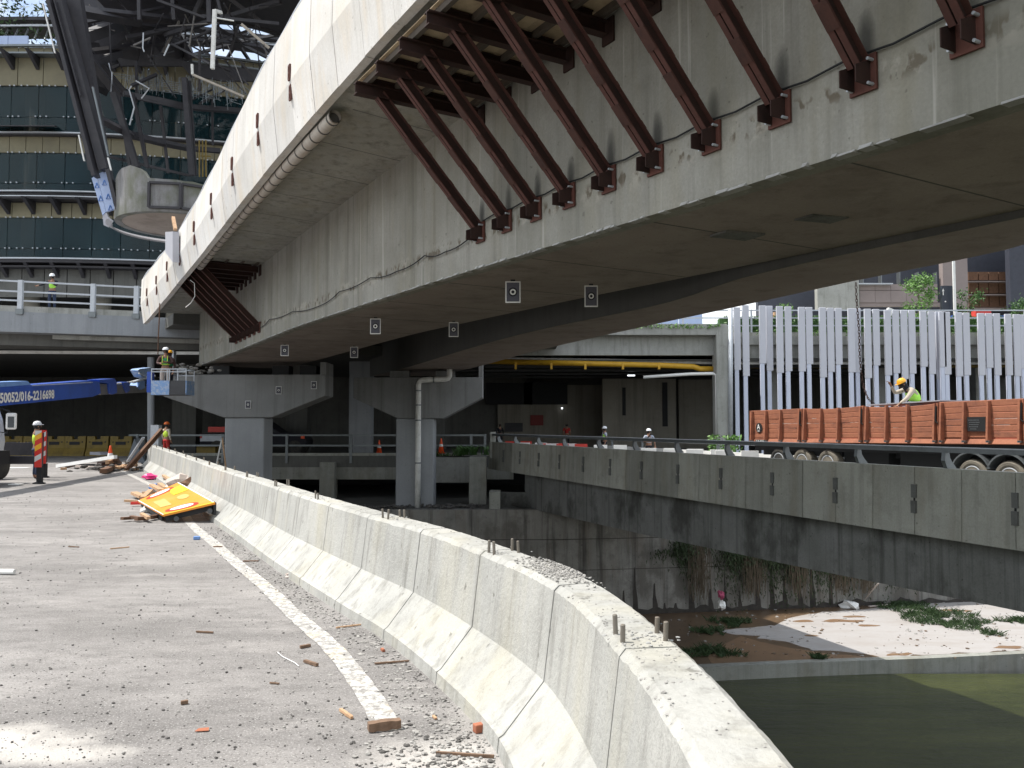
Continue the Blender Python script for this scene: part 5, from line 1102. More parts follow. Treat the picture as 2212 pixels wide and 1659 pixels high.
# ================================================================== tipper trailer
TQ = 18.0
tk = empty('tipper_trailer', RP(TQ + 1, 19, -.16), 'long rusty orange side board trailer parked on the ramp', 'trailer')
def tz(t): return lerp_tab([(13, 2.24), (24.6, 2.10)], t)
def tb(t): return lerp_tab([(13, 1.16), (24.6, .98)], t)
tx = lambda px: (lambda p: -NR[1] * p.x + NR[0] * p.y)(onq(px, 900, TQ, NR))
secs = [(1622, 1732), (1735, 1865), (1868, 2026), (2029, 2211), (2214, 2420)]
for i, (xa, xb) in enumerate(secs):
    ta, tb_ = tx(xa), tx(xb)
    sag = .05 if i in (1, 2) else 0; rot_ = random.uniform(-.02, .02)
    npl = 6
    for k in range(npl):                                               # horizontal planks, one mesh for the board
        pass
    mb = MB()
    for k in range(npl):
        rings = []
        for j in range(7):
            f = j / 6; t = ta + (tb_ - ta) * f; z0 = tb(t) + .16; z1 = tz(t) - sag * math.sin(f * PI) - (.03 if i == 2 else 0); h = (z1 - z0) / npl
            zz0 = z0 + k * h + .004; zz1 = z0 + (k + 1) * h - .004; q = TQ + noise.noise(Vector((t * .8, k * 1.7, i))) * .02 + random.uniform(0, .006)
            rings.append([RP(q + .006, t, zz0), RP(q, t, zz0 + .012), RP(q, t, zz1 - .012), RP(q + .006, t, zz1), RP(q + .05, t, zz1), RP(q + .05, t, zz0)])
        mb.sweep(rings)
    mb.build('side_board', 'trailer', tk)
    nr_ = 4 if i else 4
    for k in range(nr_):
        f = (k + .18) / (nr_ - .55) if k < nr_ - 1 else .985
        t = ta + (tb_ - ta) * min(.985, f); z0, z1 = tb(t) + .1, tz(t) - .03
        MB().hexa([RP(TQ - .15, t - .025, z0), RP(TQ, t - .025, z0), RP(TQ, t + .03, z0), RP(TQ - .15, t + .03, z0)], [RP(TQ - .09, t - .025, z1), RP(TQ, t - .025, z1), RP(TQ, t + .03, z1), RP(TQ - .09, t + .03, z1)]).build('rib', 'trailer', tk)
        MB().box(RP(TQ - .09, t, z0 - .03), (.08, .09, .05), rz=math.atan2(NR[1], NR[0])).build('hinge', 'galv_dark', tk)
    MB().bar(RP(TQ - .02, tb_ - .04, tb(tb_) + .02), RP(TQ - .02, tb_ - .04, tz(tb_) - .02), .07, .07).build('corner_post', 'trailer', tk)
    MB().tube([RP(TQ - .07, tb_ - .02, tz(tb_) - .1), RP(TQ - .09, tb_ - .0, tz(tb_) - .5), RP(TQ - .07, tb_ - .05, tz(tb_) - .55)], .018, 6).build('latch', 'black', tk)
t0_, t1_ = tx(2420), tx(1620)
MB().sweep([[RP(TQ - .03, t, tb(t)), RP(TQ - .06, t, tb(t) + .02), RP(TQ, t, tb(t) + .14), RP(TQ + .1, t, tb(t) + .14), RP(TQ + .1, t, tb(t))] for t in (t0_, (t0_ + t1_) / 2, t1_)]).build('side_rail', 'trailer', tk)
MB().sweep([[RP(TQ + 1.8, t, tb(t)), RP(TQ + 1.8, t, tz(t)), RP(TQ + 1.86, t, tz(t)), RP(TQ + 1.86, t, tb(t))] for t in (t0_, t1_)]).build('side_board', 'trailer_d', tk)
MB().sweep([[RP(TQ + .05, t, tb(t) + .02), RP(TQ + .05, t, tb(t) + .1), RP(TQ + 1.8, t, tb(t) + .1), RP(TQ + 1.8, t, tb(t) + .02)] for t in (t0_, t1_)]).build('load_floor', 'trailer_d', tk)
MB().hexa([RP(TQ, t1_ - .04, tb(t1_)), RP(TQ + 1.8, t1_ - .04, tb(t1_)), RP(TQ + 1.8, t1_ + .02, tb(t1_)), RP(TQ, t1_ + .02, tb(t1_))], [RP(TQ, t1_ - .04, tz(t1_)), RP(TQ + 1.8, t1_ - .04, tz(t1_)), RP(TQ + 1.8, t1_ + .02, tz(t1_)), RP(TQ, t1_ + .02, tz(t1_))]).build('tail_board', 'trailer', tk)
for q in (TQ + .55, TQ + 1.55): MB().sweep([[RP(q, t, tb(t) - .42), RP(q, t, tb(t)), RP(q + .12, t, tb(t)), RP(q + .12, t, tb(t) - .42)] for t in (t0_, t1_)]).build('chassis_beam', 'black', tk)
MB().sweep([[RP(TQ + .12, t, tb(t) - .26), RP(TQ + .12, t, tb(t) - .0), RP(TQ + 1.7, t, tb(t) - .0), RP(TQ + 1.7, t, tb(t) - .26)] for t in (t0_, t1_ - .1)]).build('under_frame', 'black', tk)
for xa, xb, z0, z1 in ((1805, 1900, .45, .95), (1925, 2060, .35, .95), (2110, 2150, .5, .9), (1640, 1800, .62, .9)):  # black boxes added between the wheels to darken the underside
    ta, tb_ = tx(xa), tx(xb); MB().hexa([RP(TQ + .3, ta, z0), RP(TQ + 1.5, ta, z0), RP(TQ + 1.5, tb_, z0), RP(TQ + .3, tb_, z0)], [RP(TQ + .3, ta, z1), RP(TQ + 1.5, ta, z1), RP(TQ + 1.5, tb_, z1), RP(TQ + .3, tb_, z1)]).build('under_dark_box', 'black', tk)
# load of scrap
ld = MB()
for i in range(60): t = random.uniform(t0_ + .5, t1_ - .5); ld.rock(RP(TQ + random.uniform(.5, 1.3), t, tb(t) + .45 + random.random() * .25), random.uniform(.15, .32), .6)
ld.build('rubble_load', 'debris', label='broken concrete load inside the orange trailer', cat='rubble', kind='stuff')
MB().prism([RP(TQ + .15, tx(1865), tz(tx(1865)) + .0), RP(TQ + .15, tx(2022), tz(tx(2022)) + .03), RP(TQ + 1.6, tx(2022), tz(tx(2022)) + .03), RP(TQ + 1.6, tx(1865), tz(tx(1865)) + .0)], (0, 0, .03)).build('steel_plate', 'sheet_grey', label='grey steel sheet lying on the trailer load under the worker', cat='sheet')
def wheel(px, zc, r, m):
    t = tx(px); w = empty('wheel', RP(TQ + .1, t, zc), None, None); w.parent = tk; w.location = RP(TQ + .1, t, zc) - wloc(tk)
    ax = Vector((NR[0], NR[1], 0)); rot = Matrix((Vector((-NR[1], NR[0], 0)), Vector((0, 0, 1)), ax)).transposed()
    c = RP(TQ + .1, t, zc)
    pr = [(r * .62, -.018), (r * .74, -.045), (r * .88, -.05), (r * .93, -.02), (r * .985, .0), (r, .04), (r, .22), (r * .97, .26), (r * .6, .26)]
    MB().lathe(c, pr, 36, rot=rot).build('tyre', m, w, smooth=False)
    MB().lathe(c, [(.02, .1), (r * .22, .08), (r * .25, .02), (r * .3, .12), (r * .48, .15), (r * .53, .03)], 28, rot=rot).build('rim', 'black', w); MB().lathe(c, [(r * .53, .03), (r * .53, -.01), (r * .575, -.028), (r * .62, -.02), (r * .62, .05)], 28, rot=rot).build('rim_ring', 'galv', w)
    tm_ = MB()
    for k in range(30): a = 2 * PI * k / 30; tm_.box(c + rot @ Vector((math.cos(a) * r, math.sin(a) * r, .13)), (.05, .22, .02), rot=rot @ Matrix.Rotation(a + PI / 2, 3, 'Z') @ Matrix.Rotation(PI / 2, 3, 'Z'))
    return w
for px, m in ((1676, 'rubber'), (1726, 'tyre_dusty'), (1781, 'tyre_dusty'), (2092, 'tyre_dusty'), (2172, 'tyre_dusty')): 
    t = tx(px); p = RP(TQ, t, 0); wheel(px, .39 if px < 1800 else .31, .45 if px < 1800 else .44, m)
for px in (2092, 2172):
    t = tx(px); rr = []
    for k in range(15):
        a = R(20 + k * 10); rr.append([RP(TQ + .0, t + math.cos(a) * .56, .33 + math.sin(a) * .56), RP(TQ + .0, t + math.cos(a) * .60, .33 + math.sin(a) * .60), RP(TQ + .45, t + math.cos(a) * .60, .33 + math.sin(a) * .60), RP(TQ + .45, t + math.cos(a) * .56, .33 + math.sin(a) * .56)])
    MB().sweep(rr).build('mudguard', 'galv_dark', tk)
def text_mesh(txt, name, m, parent, origin, xdir, up, h, width=None, bold=.02, depth=.004):
    cu = bpy.data.curves.new('t', 'FONT'); cu.body = txt; cu.size = 1; cu.offset = bold; cu.extrude = 0; cu.resolution_u = 3
    o = bpy.data.objects.new('t', cu); col.objects.link(o); bpy.context.view_layer.update()
    dg = bpy.context.evaluated_depsgraph_get(); me = bpy.data.meshes.new_from_object(o.evaluated_get(dg)); bpy.data.objects.remove(o)
    xs = [v.co.x for v in me.vertices]; ys = [v.co.y for v in me.vertices]; sx = (width or h * (max(xs) - min(xs)) / (max(ys) - min(ys))) / (max(xs) - min(xs)); sy = h / (max(ys) - min(ys)); x0, y0 = min(xs), min(ys)
    X_ = Vector(xdir).normalized(); U = Vector(up).normalized()
    vs = [Vector(origin) + X_ * ((v.co.x - x0) * sx) + U * ((v.co.y - y0) * sy) for v in me.vertices]; fs = [tuple(p.vertices) for p in me.polygons]
    bpy.data.meshes.remove(me)
    return MB().add(vs, fs).build(name, m, parent)
xr = -Vector((-NR[1], NR[0], 0))     # to the right in the picture
# round badge
tA = tx(1640); c = RP(TQ - .02, tA, 1.50); rot = Matrix((Vector((-NR[1], NR[0], 0)), Vector((0, 0, 1)), Vector((NR[0], NR[1], 0)))).transposed()
MB().lathe(c, [(.001, 0), (.17, 0), (.17, .012), (.001, .012)], 30, rot=rot).build('round_badge', 'black', tk)
text_mesh('A', 'badge_letter', 'white', tk, c + xr * -.085 + Vector((-.016, -.006, -.05)), xr, (0, 0, 1), .18, .17)
text_mesh('62', 'badge_number', 'white', tk, c + xr * -.05 + Vector((-.016, -.006, -.13)), xr, (0, 0, 1), .06, .10)
c = RP(TQ - .065, tx(1645), tb(tx(1645)) + .06); MB().box(c, (.02, .52, .10), rz=math.atan2(NR[1], NR[0])).build('number_plate', 'black', tk)
text_mesh('SLB 4258', 'plate_text', 'white', tk, c + xr * -.22 + Vector((-.014, -.005, -.03)), xr, (0, 0, 1), .06, .44)
c = RP(TQ - .03, tx(2111), 1.62)
MB().box(c, (.02, .52, .36), rz=math.atan2(NR[1], NR[0])).build('notice_board', 'black', tk)
for i, (w_, x_) in enumerate(((.30, -.22), (.28, -.2), (.26, -.2), (.24, -.2), (.18, -.17))):
    mb = MB(); x = x_
    while x < x_ + w_:
        l = random.uniform(.015, .035); mb.box(c + xr * (x + l / 2) + Vector((-.012, -.004, .10 - i * .055)), (.004, l, .022), rz=math.atan2(NR[1], NR[0])); x += l + .012
    mb.build('faded_lettering', 'galv_dark', tk)
# ================================================================== boom truck at left
bk = empty('boom_truck', (-15.5, 21, 0), 'blue boom crane truck with outriggers and a man basket', 'crane truck')
PA = Vector((-12.9, 21, 0)); PB_ = Vector((-14.3, 29.3, 0)); bd = (PB_ - PA).normalized(); bn = Vector((-bd.y, bd.x, 0)); bn = bn if bn.dot(Vector((-1, 0, 0))) > 0 else -bn
def onP(x, y, off=0.): 
    r = ray(x, y); o = PA + bn * off; k = (o - CAM).dot(bn) / r.dot(bn); return CAM + r * k
def slab(pts, th, off=0.): return MB().prism([onP(*p, off) for p in pts], bn * th)
slab([(-260, 862), (0, 833), (66, 831.5), (196, 822), (215, 825), (218, 850), (200, 857), (0, 877), (-260, 925)], .42).build('boom_section', 'boom_blue', bk)
slab([(-120, 834), (0, 825.5), (60, 823), (67, 831), (0, 836), (-120, 845)], .40, -.005).build('boom_cover', 'boom_light', bk)
slab([(200, 828), (345, 836), (345, 846), (218, 853)], .28, .07).build('inner_section', 'boom_grey', bk)
slab([(215, 820), (248, 818), (252, 826), (253, 848), (244, 852), (238, 850), (235, 828), (216, 826)], .40, .0).build('boom_collar', 'boom_blue', bk)
slab([(267, 826), (279, 825), (281, 843), (275, 848), (270, 838)], .36, .0).build('boom_collar', 'boom_blue', bk)
slab([(303, 824), (314, 822), (313, 838), (305, 842), (298, 836)], .34, .0).build('boom_collar', 'boom_light', bk)
MB().bar(onP(200, 826, -.03), onP(70, 833, -.03), .02, .02).build('hose', 'galv', bk)
MB().tube([onP(250, 829, .1), onP(280, 826, .1), onP(318, 816, .1), onP(300, 806, .1)], .035, 6).build('hydraulic_link', 'white', bk)
MB().tube([onP(288, 826, .05), onP(322, 815, .05), onP(334, 812, .05)], .05, 6).build('hydraulic_link', 'galv', bk)
slab([(302, 797), (326, 794), (327, 813), (318, 818), (306, 814), (298, 800)], .3, .1).build('rotator', 'basket_blue', bk)
d_ = (onP(118, 860, -.012) - onP(-8, 871, -.012)); wT = d_.length
text_mesh('250052/016-2216698', 'phone_number', 'white', bk, onP(-9, 872.5, -.014), d_, onP(0, 840, -.014) - onP(0, 860, -.014), .275, wT * 1.0, bold=.035)
# basket (depth about 30 m)
Yb2 = 30.; bx0, bx1 = X(326, Yb2), X(401, Yb2); zb2, zt2_ = Zh(853, Yb2), Zh(797, Yb2); zm = Zh(822, Yb2)
bs = empty('man_basket', ((bx0 + bx1) / 2, Yb2, zb2), None, None); bs.parent = bk; bs.location = Vector(((bx0 + bx1) / 2, Yb2, zb2)) - wloc(bk)
xm = X(365, Yb2)
MB().box(((bx0 + xm) / 2, Yb2, (zb2 + zm) / 2), (xm - bx0, .03, zm - zb2)).build('front_panel', 'basket_blue', bs)
MB().box(((xm + bx1) / 2, Yb2 + .02, (zb2 + zm) / 2), (bx1 - xm, .02, zm - zb2)).build('mesh_panel', 'mesh_dark', bs)
MB().box(((bx0 + bx1) / 2, Yb2 + .38, zb2 + .03), (bx1 - bx0, .78, .05)).build('basket_floor', 'mesh_dark', bs)
for x in (bx0, bx1): MB().box((x, Yb2 + .38, (zb2 + zm) / 2), (.03, .76, zm - zb2)).build('side_panel', 'basket_blue', bs)
MB().box(((bx0 + bx1) / 2, Yb2 + .77, (zb2 + zm) / 2), (bx1 - bx0, .03, zm - zb2)).build('rear_panel', 'mesh_dark', bs)
fr_ = MB()
for yy in (Yb2, Yb2 + .76):
    for z in (zt2_, zt2_ - .1 if yy == Yb2 else zt2_ - .2): fr_.bar((bx0, yy, z), (bx1, yy, z), .035, .035)
    for x in (bx0, (bx0 + xm) / 2 + .25, xm, (xm + bx1) / 2, bx1): fr_.bar((x, yy, zm), (x, yy, zt2_), .03, .03, (0, 1, 0))
for x in (bx0, bx1): fr_.bar((x, Yb2, zt2_), (x, Yb2 + .76, zt2_), .035, .035)
fr_.build('guard_frame', 'galv', bs)
MB().box((bx0 - .12, Yb2 + .2, zm - .05), (.14, .3, .75)).build('mount_plate', 'boom_blue', bs)
# cab, chassis
cp_ = [(-17.0, .75), (-17.0, 2.5), (-14.8, 2.62), (-14.42, 2.35), (-14.2, 1.75), (-14.12, 1.15), (-14.16, .85)]
MB().prism([(x, 21.4, z) for x, z in cp_], (0, 1.9, 0)).build('cab', 'truck_white', bk, bev=.05)
MB().prism([(x, 21.38, z) for x, z in ((-16.4, 1.7), (-16.4, 2.3), (-15., 2.35), (-14.7, 1.7))], (0, .03, 0)).build('side_window', 'glass_car', bk)
MB().box((-16, 21.5, .75), (5.2, 1.6, .35)).build('chassis', 'black', bk); MB().box((-13.72, 21.42, .92), (.7, .2, .5)).build('step_frame', 'boom_blue', bk)
mr = MB(); mr.box((0, 0, 0), (.2, .12, .38)); p = atY(24.5, 910, 21.2); mo = MB().box(p, (.26, .1, .42)).build('mirror', 'white', bk, bev=.04)
MB().box(p + Vector((.02, -.053, -.02)), (.16, .01, .28)).build('mirror_glass', 'glass_car', mo)
MB().tube([(-14.3, 22.3, 2.3), p + Vector((-.05, 0, .25)), p + Vector((-.1, 0, -.3)), (-14.2, 22.3, 1.5)], .016, 6).build('mirror_arm', 'black', mo)
for x, y in ((-13.45, 23.4), (-13.45, 20.1 - 2)): 
    rotx = Matrix((Vector((0, 1, 0)), Vector((0, 0, 1)), Vector((1, 0, 0)))).transposed()
w_ = empty('wheel', (-13.9, 26.2, .42), None, None); w_.parent = bk; w_.location = Vector((-13.9, 26.2, .42)) - wloc(bk)
rotx = Matrix((Vector((1, 0, 0)), Vector((0, 0, 1)), Vector((0, -1, 0)))).transposed()
for xw in (-15.25,):
    MB().lathe((xw - .0, 24.6, .42), [(.26, 0), (.40, 0), (.42, .03), (.42, .22), (.40, .25), (.26, .25)], 28, rot=Matrix((Vector((0, 1, 0)), Vector((0, 0, 1)), Vector((1, 0, 0)))).transposed()).build('tyre', 'rubber', w_)
    MB().lathe((xw - .0, 24.6, .42), [(.02, .1), (.26, .12), (.27, .24)], 20, rot=Matrix((Vector((0, 1, 0)), Vector((0, 0, 1)), Vector((1, 0, 0)))).transposed()).build('rim', 'galv_dark', w_)
def outrigger(Y, x0p, x1p, ytop, ybot, yg, beam, cols, nm):
    xc = (X(x0p, Y) + X(x1p, Y)) / 2; w = X(x1p, Y) - X(x0p, Y); o = empty('outrigger', (xc, Y, 0), None, None); o.parent = bk; o.location = Vector((xc, Y, 0)) - wloc(bk)
    z0, z1 = Zh(ybot, Y), Zh(ytop, Y)
    MB().box((xc, Y + .02, (z0 + z1) / 2), (w, .04, z1 - z0)).build('striped_board', cols[0], o)
    MB().box((xc - w * .1, Y + .13, (z0 + z1) / 2 - .02), (w * .6, .16, z1 - z0 - .08)).build('jack_housing', 'steel_black', o)
    n = 7; hh = (z1 - z0) / n
    for k in range(n):
        za = z0 + k * hh; c_ = cols[k % 2] if not callable(cols[2]) else cols[2](k)
        lo = max(z0, za - .0); mb = MB(); sl = w * .55
        pts = [(xc - w / 2, za), (xc + w / 2, za + sl), (xc + w / 2, za + hh + sl), (xc - w / 2, za + hh)]
        pts = [(x, min(z1, z)) for x, z in pts]
        mb.prism([(x, Y - .006 - .001 * k, z) for x, z in pts], (0, .005, 0)); mb.build('stripe', c_, o)
    MB().box((xc, Y + .12, z0 / 2), (w * .75, w * .6, z0)).build('jack_leg', 'black', o)
    MB().lathe((xc, Y + w / 2, .0), [(.16, 0), (.16, .03), (.05, .06)], 16).build('foot_pad', 'black', o)
    MB().box(((-15.8 + xc - w / 2) / 2, Y + w / 2, (Zh(beam[0], Y) + Zh(beam[1], Y)) / 2), (xc - w / 2 + 15.8, .2, Zh(beam[0], Y) - Zh(beam[1], Y))).build('outrigger_beam', 'steel_black', o)
    return o
M['refl_yellow'] = paint('refl_yellow', (.85, .42, .02), rough=.4, amt=.1); M['refl_red'] = paint('refl_red', (.62, .03, .02), rough=.4, amt=.1); M['refl_white'] = paint('refl_white', (.62, .62, .60), rough=.5, amt=.3)
outrigger(22.7, 78, 92, 930, 1009, 1045, (985, 1002), ['refl_red', 'refl_white', lambda k: ['refl_red', 'refl_white', 'refl_red', 'refl_yellow', 'refl_red', 'refl_yellow', 'refl_white'][k]], 'a')
outrigger(25.4, 87.5, 101.5, 929, 1001, 1031, (956, 983), ['refl_red', 'refl_white', lambda k: 'refl_red' if k % 2 == 0 else 'refl_white'], 'b')
# ================================================================== people
def skin_mesh(nodes, edges, sub=1):
    me = bpy.data.meshes.new('s'); names = list(nodes); me.from_pydata([nodes[n][0] for n in names], [(names.index(a), names.index(b)) for a, b in edges], [])
    o = bpy.data.objects.new('s', me); col.objects.link(o); o.modifiers.new('k', 'SKIN'); 
    for i, n in enumerate(names):
        r = nodes[n][1]; me.skin_vertices[0].data[i].radius = r if isinstance(r, tuple) else (r, r); me.skin_vertices[0].data[i].use_root = (i == 0)
    if sub: m = o.modifiers.new('u', 'SUBSURF'); m.levels = sub; m.render_levels = sub
    bpy.context.view_layer.update(); dg = bpy.context.evaluated_depsgraph_get(); r = bpy.data.meshes.new_from_object(o.evaluated_get(dg))
    vs = [v.co.copy() for v in r.vertices]; fs = [tuple(p.vertices) for p in r.polygons]
    bpy.data.objects.remove(o); bpy.data.meshes.remove(me); bpy.data.meshes.remove(r); return vs, fs
J0 = dict(pelvis=(0, 0, .93), belly=(0, .0, 1.08), chest=(0, .01, 1.27), neck=(0, .01, 1.44), hd=(0, -.01, 1.56), top=(0, -.005, 1.66),
          shl=(.18, 0, 1.38), ell=(.24, .03, 1.12), wrl=(.24, -.05, .88), shr=(-.18, 0, 1.38), elr=(-.24, .03, 1.12), wrr=(-.24, -.05, .88),
          hil=(.095, 0, .88), knl=(.11, -.02, .48), anl=(.11, .02, .09), tol=(.12, -.13, .04), hir=(-.095, 0, .88), knr=(-.11, -.02, .48), anr=(-.11, .02, .09), tor=(-.12, -.13, .04))
def person(loc, rz, label, pose, shirt, trousers, vest=None, helmet='hel_white', longsl=True, s=1., vest_stripe=None, tilt=0., hood=None, vs_=1.):
    J = {k: Vector(v) for k, v in J0.items()}
    for k, v in pose.items(): J[k] = Vector(v)
    root = empty('person', loc, label, 'person', None, rz); root.scale = (s, s, s)
    def part(nm, nodes, edges, m, par, extra=None, sub=1):
        vs, fs = skin_mesh(nodes, edges, sub); mb = MB().add(vs, fs)
        if extra: extra(mb)
        o = mb.build(nm, m, None, smooth=True); o.parent = par; return o
    nd = dict(pelvis=(J['pelvis'], (.13, .09)), belly=(J['belly'], (.12, .085)), chest=(J['chest'], (.145, .095)), neck=(J['neck'], .052), hd=(J['hd'], (.075, .088)), top=(J['top'], (.07, .08)))
    for k, r in (('shl', .06), ('ell', .042), ('wrl', .028), ('shr', .06), ('elr', .042), ('wrr', .028), ('hil', .085), ('knl', .058), ('anl', .042), ('tol', .04), ('hir', .085), ('knr', .058), ('anr', .042), ('tor', .04)): nd[k] = (J[k], r)
    E_ = [('pelvis', 'belly'), ('belly', 'chest'), ('chest', 'neck'), ('neck', 'hd'), ('hd', 'top'), ('chest', 'shl'), ('shl', 'ell'), ('ell', 'wrl'), ('chest', 'shr'), ('shr', 'elr'), ('elr', 'wrr'), ('pelvis', 'hil'), ('hil', 'knl'), ('knl', 'anl'), ('anl', 'tol'), ('pelvis', 'hir'), ('hir', 'knr'), ('knr', 'anr'), ('anr', 'tor')]
    # hands: palm, four fingers and a thumb
    for sd in 'lr':
        w = J['wr' + sd]; d = (w - J['el' + sd]).normalized(); sx = d.cross(Vector((0, 1, 0))); sx = sx.normalized() if sx.length > .1 else Vector((1, 0, 0)); up = sx.cross(d)
        nd['palm' + sd] = (w + d * .06, (.036, .02)); E_.append(('wr' + sd, 'palm' + sd))
        for i, (o_, l) in enumerate(((-.03, .065), (-.01, .078), (.01, .072), (.03, .055))):
            a = w + d * .09 + sx * o_; nd['f%s%d' % (sd, i)] = (a, .010); nd['g%s%d' % (sd, i)] = (a + d * l * .7 - up * l * .55, .008); E_ += [('palm' + sd, 'f%s%d' % (sd, i)), ('f%s%d' % (sd, i), 'g%s%d' % (sd, i))]
        nd['t' + sd] = (w + d * .06 + sx * .055 - up * .02, .009); E_.append(('palm' + sd, 't' + sd))
    hd = J['hd']; fwd = (J['hd'] - J['neck']); zax = (J['top'] - J['hd']).normalized(); fx = Vector((0, -1, 0)); fx = (fx - zax * fx.dot(zax)).normalized(); sx = zax.cross(fx)
    def face(mb):
        q = lambda a, b, c: hd + sx * a + fx * b + zax * c
        mb.prism([q(-.016, .082, -.01), q(.016, .082, -.01), q(0, .085, .045)], fx * .028)                     # nose
        for e in (-1, 1): mb.prism([q(.078 * e, -.005, -.02), q(.078 * e, .02, .0), q(.078 * e, -.005, .035), q(.078 * e, -.02, .01)], sx * .014 * e)   # ears
        mb.prism([q(-.022, .088, -.045), q(.022, .088, -.045), q(.018, .088, -.036), q(-.018, .088, -.036)], fx * .006)   # mouth
    body = part('body', nd, E_, 'skin', root, face)
    q = lambda a, b, c: hd + sx * a + fx * b + zax * c
    ey = MB()
    for e in (-1, 1): ey.lathe(q(.03 * e, .084, .03), [(.001, 0), (.011, .002), (.001, .006)], 8, rot=Matrix((sx, zax, fx)).transposed())
    o = ey.build('eye', 'black'); o.parent = body
    o = MB().lathe(q(0, -.012, .0), [(.05, -.07), (.086, -.02), (.09, .03), (.088, .08)], 16, rot=Matrix((sx, fx, zax)).transposed()); o = o.build('hair', 'black', smooth=True); o.scale = (1, 1, 1); o.parent = body
    g = .014
    sn = dict(belly=(J['belly'] + Vector((0, 0, -.08)), (.138, .1)), chest=(J['chest'], (.158, .108)), neck=(J['neck'] + Vector((0, 0, -.03)), .06), shl=(J['shl'], .072), shr=(J['shr'], .072))
    se = [('belly', 'chest'), ('chest', 'neck'), ('chest', 'shl'), ('chest', 'shr')]
    for sd in 'lr':
        a, b, c = J['sh' + sd], J['el' + sd], J['wr' + sd]
        if longsl: sn['e' + sd] = (b, .054); sn['w' + sd] = (c - (c - b) * .08, .038); se += [('sh' + sd, 'e' + sd), ('e' + sd, 'w' + sd)]
        else: sn['e' + sd] = (a.lerp(b, .75), .062); se += [('sh' + sd, 'e' + sd)]
    part('shirt', sn, se, shirt, root)
    tn = dict(p=(J['pelvis'] + Vector((0, 0, .04)), (.142, .104))); te = []
    for sd in 'lr': tn['h' + sd] = (J['hi' + sd], .098); tn['k' + sd] = (J['kn' + sd], .07); tn['a' + sd] = (J['an' + sd] + (J['kn' + sd] - J['an' + sd]) * .08, .056); te += [('p', 'h' + sd), ('h' + sd, 'k' + sd), ('k' + sd, 'a' + sd)]
    part('trousers', tn, te, trousers, root)
    for sd in 'lr': 
        part('boot', dict(a=(J['an' + sd] + Vector((0, 0, .0)), .055), m=((J['an' + sd] + J['to' + sd]) / 2 + Vector((0, 0, -.01)), (.05, .045)), t=(J['to' + sd] + Vector((0, -.02, 0)), .042)), [('a', 'm'), ('m', 't')], 'black', root)
    if vest:
        part('vest', dict(b=(J['belly'] + Vector((0, 0, -.10)), (.165 * vs_, .13 * vs_)), c=(J['chest'] + Vector((0, 0, .0)), (.178 * vs_, .135 * vs_)), n=(J['neck'].lerp(J['chest'], .4), (.135 * vs_, .105 * vs_))), [('b', 'c'), ('c', 'n')], vest, root)
        if vest_stripe:
            mb = MB(); mb.lathe(J['belly'] + Vector((0, 0, .0)), [(.163, -.012), (.163, .012)], 20); v = mb.v; c0 = J['belly']; mb.v = [(x, c0.y + (y - c0.y) * .78, z) for x, y, z in v]; o = mb.build('vest_stripe', vest_stripe); o.parent = root
            for e in (-1, 1): o = MB().bar(J['chest'] + Vector((.09 * e, -.125, -.16)), J['chest'] + Vector((.09 * e, -.10, .13)), .024, .015, (0, 1, 0)).build('vest_stripe', vest_stripe); o.parent = root
    if hood: part('head_scarf', dict(n=(J['neck'], .085), h=(J['hd'] - fx * .03, (.1, .1)), c=(J['chest'] + Vector((0, -.05, .02)), .11)), [('n', 'h'), ('n', 'c')], hood, root)
    if helmet:
        rt = Matrix((sx, fx, zax)).transposed(); mb = MB(); mb.lathe(q(0, -.005, .055), [(.118, 0), (.12, .012), (.112, .05), (.09, .09), (.05, .115), (.001, .122)], 20, rot=rt)
        mb.prism([q(math.cos(a) * .115, .02 + math.sin(a) * .155, .052) for a in [PI * k / 8 for k in range(9)]], zax * .012)
        mb.bar(q(0, -.09, .14), q(0, .07, .14), .03, .05, zax)
        o = mb.build('helmet', helmet, smooth=False); o.parent = root
    return root
# 1 balcony
pb = atY(112, 664, 37.6)
person((pb.x, pb.y, 6.75), R(8), 'worker in dark clothes, green vest and white helmet leaning on the balcony railing', dict(elr=(-.42, -.06, 1.2), wrr=(-.55, -.16, 1.14), ell=(.22, -.12, 1.16), wrl=(.02, -.22, 1.30), hd=(.0, -.05, 1.55), top=(.0, -.07, 1.65)), 'cloth_dark', 'cloth_blue', 'hivis', 'hel_white')
# 2 basket, front and rear
person((X(355, 30.3), 30.33, Zh(853, 30) + .06), R(8), 'worker in green vest and white helmet standing at the front of the man basket', dict(ell=(.27, -.04, 1.14), wrl=(.06, -.25, 1.16), elr=(-.28, -.04, 1.12), wrr=(-.1, -.26, 1.10)), 'cloth_brown', 'cloth_khaki', 'vest_green', 'hel_white', vest_stripe='hivis_y', s=.98)
person((X(364, 30.6), 30.62, Zh(853, 30) + .06), R(-20), 'second basket worker with a yellow helmet, half hidden behind the first', dict(), 'cloth_brown', 'cloth_dark', 'vest_green', 'hel_yellow', s=.93)
# 3 road worker behind outrigger
person((X(79.5, 24.4), 24.45, 0), R(45 + 90), 'road worker in dark shirt, yellow green vest and white helmet behind the striped outrigger', dict(), 'cloth_dark', 'cloth_blue', 'hivis_y', 'hel_white', False, s=.99)
# 4 shade worker
person((X(361, 36.5), 36.5, .05), R(150), 'worker with orange helmet, hi-vis vest and red trousers in the shade behind the barrier end', dict(), 'cloth_beige', 'cloth_red', 'hivis_y', 'hel_orange', s=.98)
